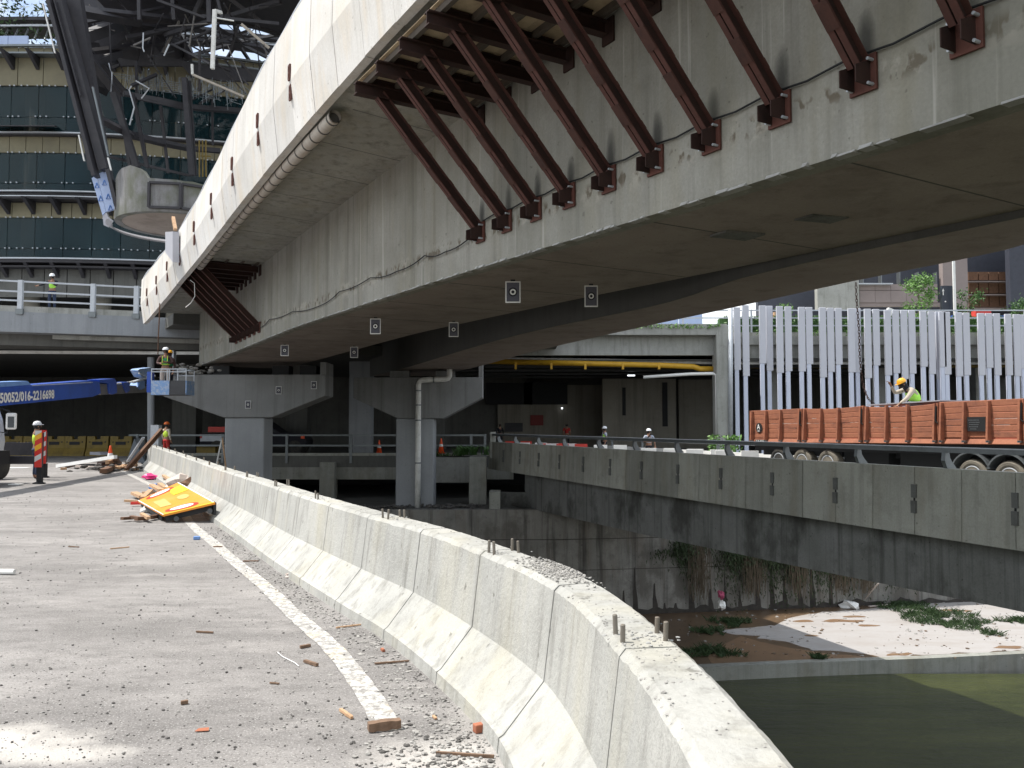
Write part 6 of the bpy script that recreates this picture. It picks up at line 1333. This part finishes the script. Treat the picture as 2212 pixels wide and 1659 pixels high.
# 5 trailer worker, kneeling, facing left
t5 = tx(1935); P5 = RP(TQ + .55, t5, tz(t5) - .42)
person((P5.x, P5.y, P5.z + .02), R(-90), 'crouching worker in lime vest and yellow helmet hooking the chain on the trailer load', dict(
    pelvis=(0, .22, .34), belly=(0, .19, .47), chest=(0, .02, .66), neck=(0, -.12, .78), hd=(0, -.20, .86), top=(0, -.24, .95),
    shl=(.17, -.02, .72), ell=(.22, -.20, .50), wrl=(.14, -.36, .36), shr=(-.17, -.05, .74), elr=(-.22, -.30, .66), wrr=(-.18, -.42, .86),
    hil=(.1, .20, .30), knl=(.16, -.14, .40), anl=(.14, .12, .06), tol=(.14, -.03, .03), hir=(-.1, .2, .30), knr=(-.14, -.12, .2), anr=(-.12, .22, .08), tor=(-.12, .12, .03)), 'cloth_beige', 'cloth_grey', 'hivis', 'hel_yellow', hood='cloth_dark', s=1.1, vs_=1.22)
# 6-8
person((X(1306, 42), 42, -.14), R(-80), 'walker in green vest, grey shirt and white helmet behind the ramp railing', dict(elr=(-.24, -.08, 1.14), wrr=(-.2, -.3, 1.08)), 'cloth_grey', 'cloth_dark', 'hivis', 'hel_white', False, s=.97)
person((X(1401, 36), 36, -.14), R(8), 'person in pale grey shirt with dark shoulder strap and white helmet beside white barriers', dict(ell=(.27, .0, 1.13), wrl=(.26, -.12, .92), elr=(-.27, -.02, 1.13), wrr=(-.04, -.26, 1.12)), 'cloth_grey', 'cloth_dark', None, 'hel_white', False, s=.92)
MB().bar((X(1396, 35.8), 35.83, .98), (X(1406, 35.8), 35.83, 1.22), .05, .01, (0, 1, 0)).build('shoulder_bag', 'black', label='dark shoulder strap and pouch worn over the grey shirt', cat='bag')
person((X(1224, 55), 55, 0), R(160), 'bare headed person in a red shirt standing deep in the dark car park', dict(), 'cloth_red', 'cloth_dark', None, None, False)
person((X(1080, 56), 56, 0), R(20), 'dark clothed person barely visible in the car park beside the ramp end', dict(), 'cloth_dark', 'cloth_dark', None, None)
# ================================================================== cones and plastic barriers
def cone_proto(): 
    rt = empty('traffic_cone', (0, 0, 0), '', 'traffic cone', 'orange traffic cones')
    MB().box((0, 0, .02), (.38, .38, .04)).build('base', 'orange').parent = rt
    MB().lathe((0, 0, .04), [(.15, 0), (.035, .68), (.03, .70), (.001, .70)], 20).build('cone', 'orange', smooth=True).parent = rt
    MB().lathe((0, 0, .04), [(.104, .30), (.084, .42)], 20).build('reflective_band', 'white').parent = rt
    return rt
cn = cone_proto(); cn.location = (X(235.6, 33), 33.2, 0); cn['label'] = 'sunlit orange cone standing in the timber debris near the barrier end'; cn.scale = (1.05, 1.05, 1.05)
c2_ = copy_tree(cn, (X(820, 45.5), 45.5, .0), 0, 'orange cone in shade between the two piers'); c3_ = copy_tree(cn, (X(953, 43.6), 43.7, .12), 0, 'orange cone just right of the right pier with the downpipe'); c4_ = copy_tree(cn, (X(545, 47), 46.2, 0), 0, 'dim orange cone mostly hidden behind the left pier')
def pb_proto(name, m, L_, h, cat, grp):
    rt = empty(name, (0, 0, 0), '', cat, grp)
    pr = [(-.28, 0), (-.28, .12), (-.13, .42), (-.09, h), (.09, h), (.13, .42), (.28, .12), (.28, 0)]
    def seg(x0, x1, hh): return [[(x, y, min(z, hh)) for y, z in pr] for x in (x0, x1)]
    mb = MB(); mb.sweep(seg(-L_ / 2, -.14, h)).sweep(seg(.14, L_ / 2, h)).sweep(seg(-.14, .14, h - .16)); mb.build('shell', m, bev=0).parent = rt
    if name == 'plastic_barrier': MB().box((0, -.135, h - .36), (.52, .02, .16)).build('label_recess', 'black').parent = rt
    for x in (-L_ * .36, L_ * .36): MB().tube([(x, -.13, h - .3), (x, -.10, h - .3)], .035, 10).build('filler_cap', 'black').parent = rt
    return rt
ypx = ((78, 'farthest left yellow plastic barrier, behind the road worker'), (122, 'yellow plastic barrier just right of the road worker'), (166, 'yellow plastic barrier, third from the right, clear view'), (215, 'yellow plastic barrier directly behind the sunlit cone'), (265, 'yellow plastic barrier at the right end of the row'), (30, 'yellow plastic barrier behind the truck mirror'))
yb = None
for px, lab in ypx:
    Yy = 43.2
    if yb is None: yb = pb_proto('plastic_barrier', 'yellow_b', 1.1, 1.02, 'plastic barrier', 'yellow plastic barriers in the underpass'); o = yb
    else: o = copy_tree(yb)
    o.location = (X(px, Yy), Yy, 0); o['label'] = lab
wb = None
for px, Yy, m, lab, w in ((1120, 46, 'red_p', 'small red water filled barrier at the far left end of the ramp row', 0), (1195, 40.5, 'red_p', 'long red water filled barrier left of the green vested walker', 0), (1235, 39.3, 'red_p', 'red water filled barrier between two white ones', 1), (1150, 42, 'white', 'white water filled barrier left of the red pair', 0), (1212, 40, 'white', 'white water filled barrier squeezed between the red ones', 2), (1318, 37, 'white', 'white water filled barrier in front of the green vested walker', 0), (1425, 32.0, 'white', 'grey white barrier right of the person with the strap', 0), (1475, 31.0, 'white', 'second grey white barrier right of the strapped person', 0), (1525, 30.2, 'white', 'white barrier in the middle of the right group', 0), (1590, 28.9, 'white', 'white barrier nearest the tail of the orange trailer', 0)):
    o = pb_proto('water_barrier', m, 1.45, .86, 'road barrier', 'water filled barriers along the ramp')
    o.location = (X(px, Yy), Yy, -.15); o['label'] = lab; o.rotation_euler = (0, 0, R(-8))
# yellow bin near the pier
MB().box((X(451, 44.6), 44.6, .25), (1.0, .6, .55)).build('yellow_tub', 'yellow_b', label='small yellow tub on the deck left of the left pier', cat='tub')
# folding ladder
la = empty('step_ladder', (X(478, 35.8), 36, -.5), 'pale step ladder leaning beside the left pier', 'ladder')
A1_ = [atY(*p, 33.6) for p in ((466, 1010), (480, 945), (488, 1010))]
MB().bar(A1_[0], A1_[1], .05, .05).build('rail', 'pvc_white', la); MB().bar(A1_[2], A1_[1], .05, .05).build('rail', 'wood', la)
for k in range(5): a = A1_[0].lerp(A1_[1], .1 + .18 * k); MB().bar(a, a + Vector((.0, .35, 0)), .03, .03).build('rung', 'pvc_white', la)
# pickup truck behind the deck railing
pk = empty('pickup_truck', (X(560, 46.8), 46.8, 0), 'dark double cab pickup parked in shade behind the left pier', 'pickup truck')
Yk2 = 46.; kx = lambda px: X(px, Yk2)
prof = [(kx(432), .62), (kx(432), 1.12), (kx(505), 1.14), (kx(512), 1.72), (kx(528), 1.80), (kx(572), 1.78), (kx(606), 1.18), (kx(655), 1.06), (kx(662), .70), (kx(660), .48), (kx(434), .48)]
MB().prism([(x, Yk2, z) for x, z in prof], (0, 1.75, 0)).build('body', 'cloth_dark', pk, bev=.05)
MB().prism([(x, Yk2 - .01, z) for x, z in ((kx(516), 1.2), (kx(520), 1.66), (kx(545), 1.68), (kx(545), 1.2))], (0, .02, 0)).build('window', 'glass_car', pk)
MB().prism([(x, Yk2 - .01, z) for x, z in ((kx(548), 1.2), (kx(548), 1.68), (kx(572), 1.66), (kx(598), 1.2))], (0, .02, 0)).build('window', 'glass_car', pk)
MB().prism([(x, Yk2 - .012, z) for x, z in ((kx(434), .7), (kx(434), 1.08), (kx(502), 1.1), (kx(502), .7))], (0, .02, 0)).build('bed_side', 'galv', pk)
MB().box((kx(555), Yk2 - .01, .9), (1.3, .02, .35)).build('door', 'galv_dark', pk)
rty = Matrix((Vector((1, 0, 0)), Vector((0, 0, 1)), Vector((0, -1, 0)))).transposed()
for px in (470, 638):
    for y in (Yk2 + .2, Yk2 + 1.75):
        MB().lathe((kx(px), y, .38), [(.22, 0), (.37, .0), (.38, .04), (.38, .18), (.36, .22), (.22, .22)], 24, rot=rty).build('tyre', 'rubber', pk); MB().lathe((kx(px), y, .38), [(.001, .19), (.2, .20), (.23, .1)], 18, rot=rty).build('rim', 'galv_dark', pk)
MB().box((kx(436), Yk2 - .02, .98), (.10, .03, .22)).build('tail_light', 'red_p', pk); MB().box((kx(655), Yk2 - .02, .92), (.2, .03, .14)).build('headlight', 'orange', pk)
MB().box((kx(478), Yk2 + .8, 1.35), (1.6, 1.1, .3)).build('red_crate', 'red_p', label='dark red crate sitting in the pickup bed', cat='crate')
MB().lathe((kx(504), Yk2 - .1, 1.22), [(.001, .2), (.15, .15), (.2, 0), (.14, -.16), (.001, -.2)], 14).build('white_sack', 'white', label='white sack beside the pickup cab by the pier', cat='sack')
pm = MB(); blades(pm, (X(1020, 43.3), 43.2, .05), 260, .9, .3, .55, .03, .8); blades(pm, (X(950, 43.3), 43.2, .0), 160, 1.3, .25, .3, .03, .9); pm.build('weed_clump', 'leaf', label='green weeds growing on the deck edge right of the right pier', cat='weeds', kind='stuff')
pm = MB(); leafcloud(pm, (X(1535, 40), 40, .1), (X(1605, 40), 41, 1.1), 450, .10); pm.build('leafy_shrub', 'leaf_l', label='leafy green shrub at the foot of the fins left of the trailer', cat='shrub')
# ================================================================== fallen orange road sign with timber debris
sg = empty('road_sign', (-5.9, 15, .1), 'large fallen orange yellow road sign with two red rimmed white discs lying on timber scraps', 'road sign')
Nn, Rr, Ll = Vector((-5.83, 13.9, .12)), Vector((-5.06, 14.2, .30)), onz(297.7, 1081.6, .16); 
Nn = onz(351.8, 1112.3, .13); Rr = onz(464.4, 1085.7, .33); Ll = onz(297.7, 1081.6, .16); Bb = onz(385.2, 1042, .42)
def SP(u, v, h=0.):
    p = Nn.lerp(Rr, u).lerp(Ll.lerp(Bb, u), v); nn = (Rr - Nn).cross(Ll - Nn).normalized(); nn = nn if nn.z > 0 else -nn; return p + nn * h
M['sign_orange'] = paint('sign_orange', (.80, .27, .015), (.76, .36, .10), rough=.45, amt=.6, scale=2.5, fine=.1); M['sign_yellow'] = paint('sign_yellow', (.86, .66, .02), rough=.45, amt=.1, fine=.1); M['sign_pale'] = paint('sign_pale', (.74, .38, .12), (.78, .32, .04), rough=.6, amt=.7, scale=5)
rr = [[SP(u, v, 0) for u, v in ((0, 0), (1, 0), (1, 1), (0, 1))], [SP(u, v, -.03) for u, v in ((0, 0), (1, 0), (1, 1), (0, 1))]]
MB().hexa(rr[1], rr[0]).build('sign_plate', 'sign_orange', sg)
def poly_on(pts, h, m, nm, th=.004): MB().prism([SP(u, v, h) for u, v in pts], SP(0, 0, th) - SP(0, 0, 0)).build(nm, m, sg)
poly_on([(.02, .0), (.985, .0), (.985, .012), (.02, .012)], .002, 'sign_yellow', 'edge_strip'); poly_on([(0, 0), (.02, 0), (.02, 1), (0, 1)], .002, 'white', 'white_edge'); poly_on([(.975, .02), (1, .02), (1, 1), (.975, 1)], .002, 'white', 'white_edge')
def ell(cu, cv, ru, rv, n=30): return [(cu + ru * math.cos(2 * PI * k / n), cv + rv * math.sin(2 * PI * k / n)) for k in range(n)]
for cu, cv in ((.44, .115), (.47, .90)):
    poly_on(ell(cu, cv, .33, .075), .003, 'refl_red', 'sign_disc_rim', .003); poly_on(ell(cu, cv, .235, .05), .007, 'white', 'sign_disc', .003)
poly_on([(.62, .62), (.97, .62), (.97, .86), (.70, .86), (.62, .74)], .003, 'sign_yellow', 'patch')
poly_on(ell(.70, .45, .13, .085, 9), .003, 'sign_pale', 'faded_patch'); poly_on([(.14, .32), (.36, .30), (.40, .62), (.16, .66)], .003, 'sign_pale', 'faded_patch')
for u, v in ((.22, -.01), (.86, -.01)):
    c = SP(u, v, -.11); MB().tube([c, c + Vector((-.1, .35, .0))], .042, 14).build('sign_lamp', 'lens_o', sg)
MB().bar(SP(.05, .03, -.08), SP(.95, .03, -.08), .04, .10).build('shade_skirt', 'black', sg); MB().bar(SP(.03, .1, -.08), SP(.03, .9, -.06), .04, .08).build('shade_skirt', 'black', sg)  # black bars fill in the shadow between sign plate and ground
MB().bar(SP(.97, .0, -.1), SP(.97, .1, -.1), .04, .2).build('shade_skirt', 'black', sg)
def Z5(x, y): return (263.3 + .10417 * x, 1014.9 + .10417 * y)
planks = [((250, 480), (430, 560), .1, .14, 'pale timber block left of the sign with its end up'), ((430, 590), (600, 430), .14, .1, 'timber block crossing behind the left corner of the sign'), ((440, 480), (660, 470), .06, .08, 'short flat timber behind the crossing block'), ((620, 320), (820, 430), .16, .12, 'wide timber board poking out behind the middle of the sign'), ((780, 290), (920, 390), .14, .1, 'timber board next to the blue plastic bits'), ((860, 120), (1120, 290), .2, .08, 'longest light timber sticking up behind the sign'), ((900, 215), (1060, 300), .1, .1, 'dark sided timber under the longest light timber'), ((60, 640), (330, 655), .06, .06, 'thin orange batten pointing left from the sign corner'), ((0, 1010), (200, 1000), .06, .07, 'outermost dark batten in front of the sign at left'), ((190, 975), (360, 1005), .07, .07, 'short batten on the dark battens before the sign'), ((290, 1015), (520, 1005), .06, .09, 'thick dark batten lying before the sign'), ((410, 915), (555, 1000), .1, .06, 'pale splint slanting over the dark battens'), ((600, 985), (725, 965), .06, .08, 'batten nearest the front corner of the sign')]
for a, b, h, w, lab in planks:
    pa = onz(*Z5(*a), h); pb_ = onz(*Z5(*b), h * .8); dk = 'dark' in lab or 'batten' in lab
    MB().bar(pa, pb_, w, .06 if w > .07 else .045).build('timber_piece', 'wood_dark' if dk and 'pale' not in lab and 'orange' not in lab else 'wood', label=lab, cat='timber', group='timber scraps under the fallen sign', origin=(pa + pb_) / 2)
p = onz(*Z5(600, 150), .08); crumple('pink_wrapper', (p.x, p.y, .08), .16, 'pink', 'bright pink plastic wrapper on the road by the barrier foot', 'wrapper', fl=.55)
for (x, y, lab) in ((640, 395, 'lower blue plastic scrap among the timber behind the sign'), (758, 325, 'upper blue plastic scrap among the timber behind the sign')): p = onz(*Z5(x, y), .06); crumple('plastic_scrap', (p.x, p.y, .07), .09, 'boom_light', lab, 'scrap', fl=.6)
p = onz(*Z5(1210, 240), .3); crumple('cement_sack', (p.x, p.y, .28), .30, 'cloth_khaki', 'crumpled beige cement sack against the barrier behind the sign', 'sack', fl=.6)
p = onz(*Z5(1420, 320), .25); crumple('dark_lump', (p.x, p.y, .2), .17, 'wood_dark', 'charred dark lump between sack and barrier behind the sign', 'lump', fl=1.1)
p = onz(*Z5(470, 830), .05); crumple('white_bottle', (p.x, p.y, .05), .07, 'white', 'small white plastic bottle under the left edge of the sign', 'bottle', fl=.6)
p = onz(*Z5(360, 690), .06); MB().box((p.x, p.y, .06), (.3, .1, .05), rz=.2).build('red_bracket', 'refl_red', label='red metal bracket at the left corner of the sign', cat='bracket')
# debris pile at the far end of the barrier
def Q5(x, y): return (.1653 * x, 795.5 + .1653 * y)
pile = [((750, 1278), (1510, 1158), .05, .5, .12, 'white', 'long white strip slanting up onto the far debris pile'), ((870, 1290), (1000, 1262), .03, .03, .1, 'wood_dark', 'short splinter under the left end of the white strip'), ((950, 1265), (1300, 1262), .05, .05, .08, 'black', 'thin black bar lying left of the far debris pile'), ((1000, 1285), (1380, 1310), .03, .03, .1, 'cloth_khaki', 'pale batten in front of the thin black bar'), ((790, 1318), (872, 1316), .03, .03, .1, 'wood', 'small loose batten left on the road before the far pile'), ((1350, 1345), (1490, 1285), .10, .12, .22, 'wood_dark', 'dark brown channel piece in front of the far pile'), ((1480, 1305), (1540, 1312), .04, .04, .1, 'wood_dark', 'dark plate at the end of the brown channel'), ((1290, 1190), (1510, 1195), .25, .25, .3, 'wood_dark', 'thick charred beam on top of the far pile'), ((1300, 1250), (1560, 1245), .12, .1, .3, 'rust_dark', 'rusty beam at the bottom of the far pile'), ((1400, 1230), (1530, 1200), .3, .2, .12, 'wood', 'pale plank across the far pile'), ((1500, 1180), (1560, 1255), .4, .1, .15, 'wood_dark', 'short dark post leaning at the right of the far pile'), ((1240, 1110), (1380, 1115), .25, .25, .5, 'sheet_grey', 'bluish metal sheet behind the sunlit cone')]
for a, b, z0, z1, w, m, lab in pile:
    pa = onz(*Q5(*a), z0); pb_ = onz(*Q5(*b), z1); MB().bar(pa, pb_, w, min(w, .14)).build('scrap_piece', m, label=lab, cat='scrap', group='scrap pieces at the far barrier end', origin=(pa + pb_) / 2)
dm = MB()
for i in range(60): dm.rock((X(255, 29) + random.gauss(0, .9), 29.5 + random.gauss(0, .5), abs(random.gauss(0, .12))), random.uniform(.05, .18), .5)
dm.build('rubble_heap', 'debris_dark', label='low heap of dark rubble under the far debris pile', cat='rubble heap', kind='stuff')
dm = MB()
for i in range(26): dm.rock((X(288, 30) + random.gauss(0, .3), 29.6 + random.gauss(0, .3), abs(random.gauss(0, .18))), random.uniform(.06, .16), .6)
dm.build('rubble_heap', 'wood', label='small heap of pale timber chunks at the foot of the leaning beam', cat='rubble heap', kind='stuff')
a = onz(274, 1014, .06); b = atY(350.6, 928, a.y + 1.0); MB().ibeam(a, b, .17, .14).build('leaning_beam', 'wood_dark', label='long dark timber beam leaning over the far end of the barrier', cat='beam')
a = onz(272, 1000, .05); MB().prism([a, a + Vector((.75, .1, 0)), atY(311, 946, a.y + .9), atY(290, 948, a.y + .6)], (0, .06, 0)).build('leaning_glass_sheet', 'glass_car', label='dark glossy panel with a pale edge leaning at the barrier end', cat='panel')
MB().bar(onz(272, 1002, .02), atY(310, 945, 31.0), .09, .05).build('pale_strip', 'galv', label='pale metal strip leaning on the dark panel at the barrier end', cat='strip')
MB().box((-13.3, 31.2, .8), (.3, .3, 1.6)).build('end_post', 'galv', label='short grey steel post at the far end of the barrier', cat='post')
# ================================================================== loose stones, wood and brick on the road
def rp_(x, y): p = onz(x, y, 0); return p
def ok(p): 
    i = min(range(0, len(bar_c), 6), key=lambda i: (bar_c[i].x - p.x) ** 2 + (bar_c[i].y - p.y) ** 2); q_ = bar_c[i]; d = (bar_c[min(i + 6, len(bar_c) - 1)] - bar_c[max(i - 6, 0)]).normalized(); return (p.x - q_.x) * (-d.y) + (p.y - q_.y) * d.x > .34
gm = MB(); gd = MB(); n_ = 0
while n_ < 4600:
    y = 3.4 + random.random() ** 1.7 * 16; x = random.uniform(-.66 * y - .3, .1); p = Vector((x, y, 0))
    if not ok(p) or random.random() > .25 + 1.6 * max(0, noise.noise(Vector((x * .9, y * .5, 3)))) + (.5 if y < 6 else 0): continue
    n_ += 1; r = random.choice((.002, .002, .003, .003, .004, .005, .008)) * random.uniform(.7, 1.2) * (1 + y * .04)
    (gm if random.random() < .45 else gd).rock((x, y, r * .35), r, .7)
# denser grit at the barrier foot
for i in range(4200):
    s = random.uniform(2.8, 17); pp_, d = at_s(bar_c, bar_s, s); nn = Vector((-d.y, d.x)); a = .31 + abs(random.gauss(0, .16)); r = random.choice((.002, .003, .004, .006, .010)) * random.uniform(.7, 1.2)
    (gm if random.random() < .7 else gd).rock((pp_.x + nn.x * a, pp_.y + nn.y * a, r * .35), r, .7)
for i in range(420):
    x, y = random.gauss(-.33, .2), random.gauss(4.05, .3)
    if not ok(Vector((x, y, 0))): continue
    r = random.uniform(.006, .018); (gm if random.random() < .75 else gd).rock((x, y, r * .3), r, random.uniform(.3, .7))
for i in range(500):
    s = random.uniform(3, 15); pp_, d = at_s(bar_c, bar_s, s); nn = Vector((-d.y, d.x)); a = .36 + abs(random.gauss(0, .2)); r = random.uniform(.008, .02)
    gm.rock((pp_.x + nn.x * a, pp_.y + nn.y * a, r * .15), r, .3)
gm.build('pale_gravel', 'debris', label='pale concrete crumbs and grit scattered over the road', cat='gravel', kind='stuff')
gd.build('dark_gravel', 'debris_dark', label='dark asphalt crumbs scattered over the road', cat='gravel', kind='stuff')
M['stone_mid'] = paint('stone_mid', (.20, .195, .185), (.09, .085, .08), rough=.95, amt=.7, scale=14)
def R4(x, y): return (.372 * x, 1042.3 + .372 * y)
big = [(945, 1478, 20), (737, 1468, 17), (1050, 1545, 15), (1855, 1460, 19), (1195, 1388, 14), (868, 1542, 14), (400, 1195, 14), (1093, 1233, 13), (973, 1252, 12), (1480, 1285, 14), (1665, 1408, 12), (1580, 1440, 12), (812, 1380, 11), (560, 1335, 10), (590, 1345, 11), (635, 1330, 11), (222, 1448, 12), (250, 1515, 12), (450, 1538, 9), (1022, 1607, 12), (1190, 1600, 13), (1228, 1622, 12), (1300, 1610, 10), (1610, 1535, 11), (1720, 1422, 16), (1840, 1388, 15), (1970, 1262, 14), (1545, 812, 15), (278, 1265, 8), (370, 1240, 7), (490, 1305, 9), (530, 1080, 8), (575, 1080, 7), (1310, 1072, 8), (1400, 1085, 8), (1258, 845, 8), (1425, 830, 9), (1205, 1163, 6), (968, 402, 14), (880, 338, 12), (735, 445, 8), (725, 483, 8), (700, 490, 7), (1005, 480, 8), (513, 500, 8), (182, 475, 9), (210, 410, 12), (1315, 455, 9), (1340, 523, 6), (1320, 323, 10), (1252, 247, 7), (100, 1395, 9), (148, 1590, 8), (655, 1577, 9), (820, 1588, 6), (1235, 1530, 7), (1395, 1355, 9), (1450, 1390, 10), (1470, 1375, 9), (1540, 1400, 10)]
for i, (x, y, s) in enumerate(big):
    p = onz(*R4(x, y), 0.0); r = s * .372 / 1800 * p.y * .62
    if not ok(p): continue
    o = MB().rock((0, 0, 0), r, .62).build('asphalt_chunk', ('debris_dark', 'stone_mid')[i % 2]); o.location = (p.x, p.y, r * .3); tag(o, 'loose grey asphalt chunk lying on the near road surface', 'asphalt chunk', 'asphalt chunks on the near road')
def R5(x, y): return (658.3 + .3968 * x, 1042.3 + .3968 * y)
for (x, y, s, lab) in ((840, 1230, 26, 'flat pale concrete shard near the barrier foot'), (1053, 1490, 20, 'pale concrete cube at the barrier foot near the bottom edge'), (570, 1125, 24, 'flat concrete flake right of the edge line'), (512, 940, 19, 'upright white concrete flake halfway along the barrier'), (745, 1445, 24, 'brownish concrete lump among the debris at the bottom'), (700, 1470, 26, 'low concrete slab shard beside the brownish lump'), (380, 890, 18, 'thin white flake in the gap between line and barrier'), (480, 1160, 22, 'flat concrete flake lying on the edge line'), (880, 1255, 14, 'small round concrete lump just right of the flat shard'), (148, 1115, 16, 'pale flake at the left of the edge line')):
    p = onz(*R5(x, y), 0); r = s * .3968 / 1800 * p.y * .6; o = MB().rock((0, 0, 0), r, .45).build('concrete_shard', 'debris'); o.location = (p.x, p.y, r * .25); tag(o, lab, 'concrete shard', 'concrete shards by the barrier')
# wood pieces
for (fn, a, b, w, h, m, lab) in ((R5, (345, 1330), (520, 1308), .052, .045, 'wood_rot', 'thick rotten brown wood chunk lying on the end of the edge line'), (R5, (195, 1235), (258, 1280), .018, .014, 'wood', 'yellow splinter left of the thick wood chunk'), (R5, (380, 985), (568, 970), .012, .010, 'wood_rot', 'thin brown stick between edge line and barrier'), (R5, (170, 790), (330, 770), .012, .010, 'wood', 'long thin lath crossing the gap higher up the road'), (R5, (715, 1470), (1030, 1490), .014, .012, 'wood_rot', 'long broken stick among the debris at the bottom edge'), (R5, (0, 970), (68, 992), .022, .018, 'wood_rot', 'brown wood chip just left of the edge line'), (R5, (-25, 895), (30, 885), .022, .018, 'wood_rot', 'upper brown wood chip left of the edge line'), (R4, (1140, 865), (1238, 870), .015, .012, 'wood_rot', 'straight brown stick in the middle of the road'), (R4, (640, 384), (750, 374), .016, .012, 'wood', 'thin light stick far left on the road'), (R4, (398, 371), (458, 374), .016, .012, 'wood_rot', 'short dark stick at the far left of the road'), (R4, (1240, 372), (1290, 372), .03, .015, 'wood_rot', 'short stick lying across the edge line'), (R4, (1567, 1162), (1622, 1167), .01, .008, 'wood_rot', 'tiny brown stick left of the edge line near the dust'), (R4, (1050, 1278), (1092, 1272), .022, .018, 'wood_rot', 'stubby dark wood piece in the near road centre'), (R4, (1410, 456), (1500, 455), .02, .014, 'wood_rot', 'dull stick between line and barrier, upper part'), (R5, (700, 1270), (715, 1285), .014, .01, 'wood', 'small yellow chip right of the thick wood chunk'), (R5, (420, 905), (430, 915), .02, .015, 'brick', 'tiny orange fragment in the gap')):
    if 'wood_rot' not in M: M['wood_rot'] = paint('wood_rot', (.20, .125, .08), (.07, .045, .03), rough=.9, amt=.7, scale=14, st=(1, 1, 3))
    pa, pb_ = onz(*fn(*a), h * .5 + .004), onz(*fn(*b), h * .5 + .004)
    mb = MB(); n = 7; rings = []
    d = (pb_ - pa).normalized(); sd = d.cross(Vector((0, 0, 1)))
    for k in range(n + 1):
        c = pa.lerp(pb_, k / n) + sd * noise.noise(Vector((k * .9, a[0], 0))) * w * .15; ww = w * (1 + random.uniform(-.14, .14)) / 2; hh = h * (1 + random.uniform(-.14, .14)) / 2
        rings.append([c - sd * ww - Vector((0, 0, hh)), c + sd * ww - Vector((0, 0, hh)), c + sd * ww * .9 + Vector((0, 0, hh)), c - sd * ww * .9 + Vector((0, 0, hh))])
    mb.sweep(rings); mb.build('wood_piece', m, label=lab, cat='wood piece', group='wood pieces on the road', origin=(pa + pb_) / 2)
p = onz(*R5(948, 1337), .02); MB().box((0, 0, 0), (.055, .045, .045), rz=.5).build('brick_fragment', 'brick', label='orange red brick fragment near the barrier foot', cat='brick', bev=.006).location = (p.x, p.y, .022)
p = onz(*R4(1143, 324), .02); MB().box((0, 0, 0), (.09, .05, .05), rz=.2).build('blue_scrap', 'boom_light', label='small blue plastic block on the edge line beyond the cracks', cat='scrap', bev=.01).location = (p.x, p.y, .025)
p = onz(*R4(20, 522), .02); MB().tube([p + Vector((-.15, 0, .01)), p + Vector((.13, -.02, .01))], .028, 8).build('white_tube', 'white', label='white plastic tube at the left edge of the road', cat='tube')
p = onz(*R4(1690, 540), .02); crumple('foam_lump', (p.x, p.y, .03), .05, 'cloth_khaki', 'yellowish foam lump at the barrier foot', 'foam', fl=.5)
p = onz(*R4(1130, 1447), .005); MB().prism([p, p + Vector((.07, .01, 0)), p + Vector((.06, .04, .006)), p + Vector((.01, .03, .004))], (0, 0, .003)).build('red_scrap', 'brick', label='thin reddish plastic scrap on the near road', cat='scrap')
wr = [onz(*R4(*q_), .008) for q_ in ((1612, 985), (1640, 1010), (1680, 1030), (1710, 1045), (1735, 1065))]; MB().tube(wr, .003, 4).build('white_string', 'white', label='thin white string curling left of the edge line', cat='string')
for q_, lab in (((45, 1527 - 1490 + 10), 'white card lying by the truck shadow'),): 
    p = onz(35, 1047, .01); MB().box((p.x, p.y, .02), (.32, .2, .03)).build('white_card', 'white', label=lab, cat='card')
p = onz(40, 1010.5, .01); MB().box((p.x, p.y, .012), (.75, .5, .01), rz=.1).build('paper_sheet', 'white', label='flat white sheet on the road behind the outriggers', cat='sheet')
# ================================================================== light
w = bpy.data.worlds.new("World"); S.world = w; w.use_nodes = True; N = w.node_tree.nodes; L = w.node_tree.links
sky = N.new('ShaderNodeTexSky'); sky.sky_type = 'NISHITA'; sky.sun_disc = False
sv = Vector((-.50, .07, 1.)).normalized()
el = math.asin(sv.z); az = math.atan2(sv.x, sv.y)
sky.sun_elevation = el; sky.sun_rotation = az; sky.air_density = 1.2; sky.dust_density = 2.5; sky.altitude = 50
tcw = N.new('ShaderNodeTexCoord'); cn_ = noise_n(N, L, tcw.outputs['Generated'], 2.2, 7, .6, (1, 1, 2.2))
cl_ = mix(N, L, ramp(N, L, cn_, .38, .56), sky.outputs[0], (7.6, 7.9, 8.1)); L.new(cl_, N['Background'].inputs[0]); N['Background'].inputs[1].default_value = .145
sd = bpy.data.lights.new('sun', 'SUN'); sd.energy = 4.2; sd.angle = R(.53); sd.color = (1, .955, .89)
so = bpy.data.objects.new('sun', sd); col.objects.link(so); so.rotation_euler = sv.to_track_quat('Z', 'Y').to_euler(); so.location = (0, 0, 60)
S.view_settings.view_transform = 'Standard'; S.view_settings.look = 'None'; S.view_settings.exposure = .48; S.view_settings.gamma = 1
S.render.engine = 'CYCLES'; S.cycles.max_bounces = 6; S.cycles.diffuse_bounces = 4; S.cycles.transparent_max_bounces = 6
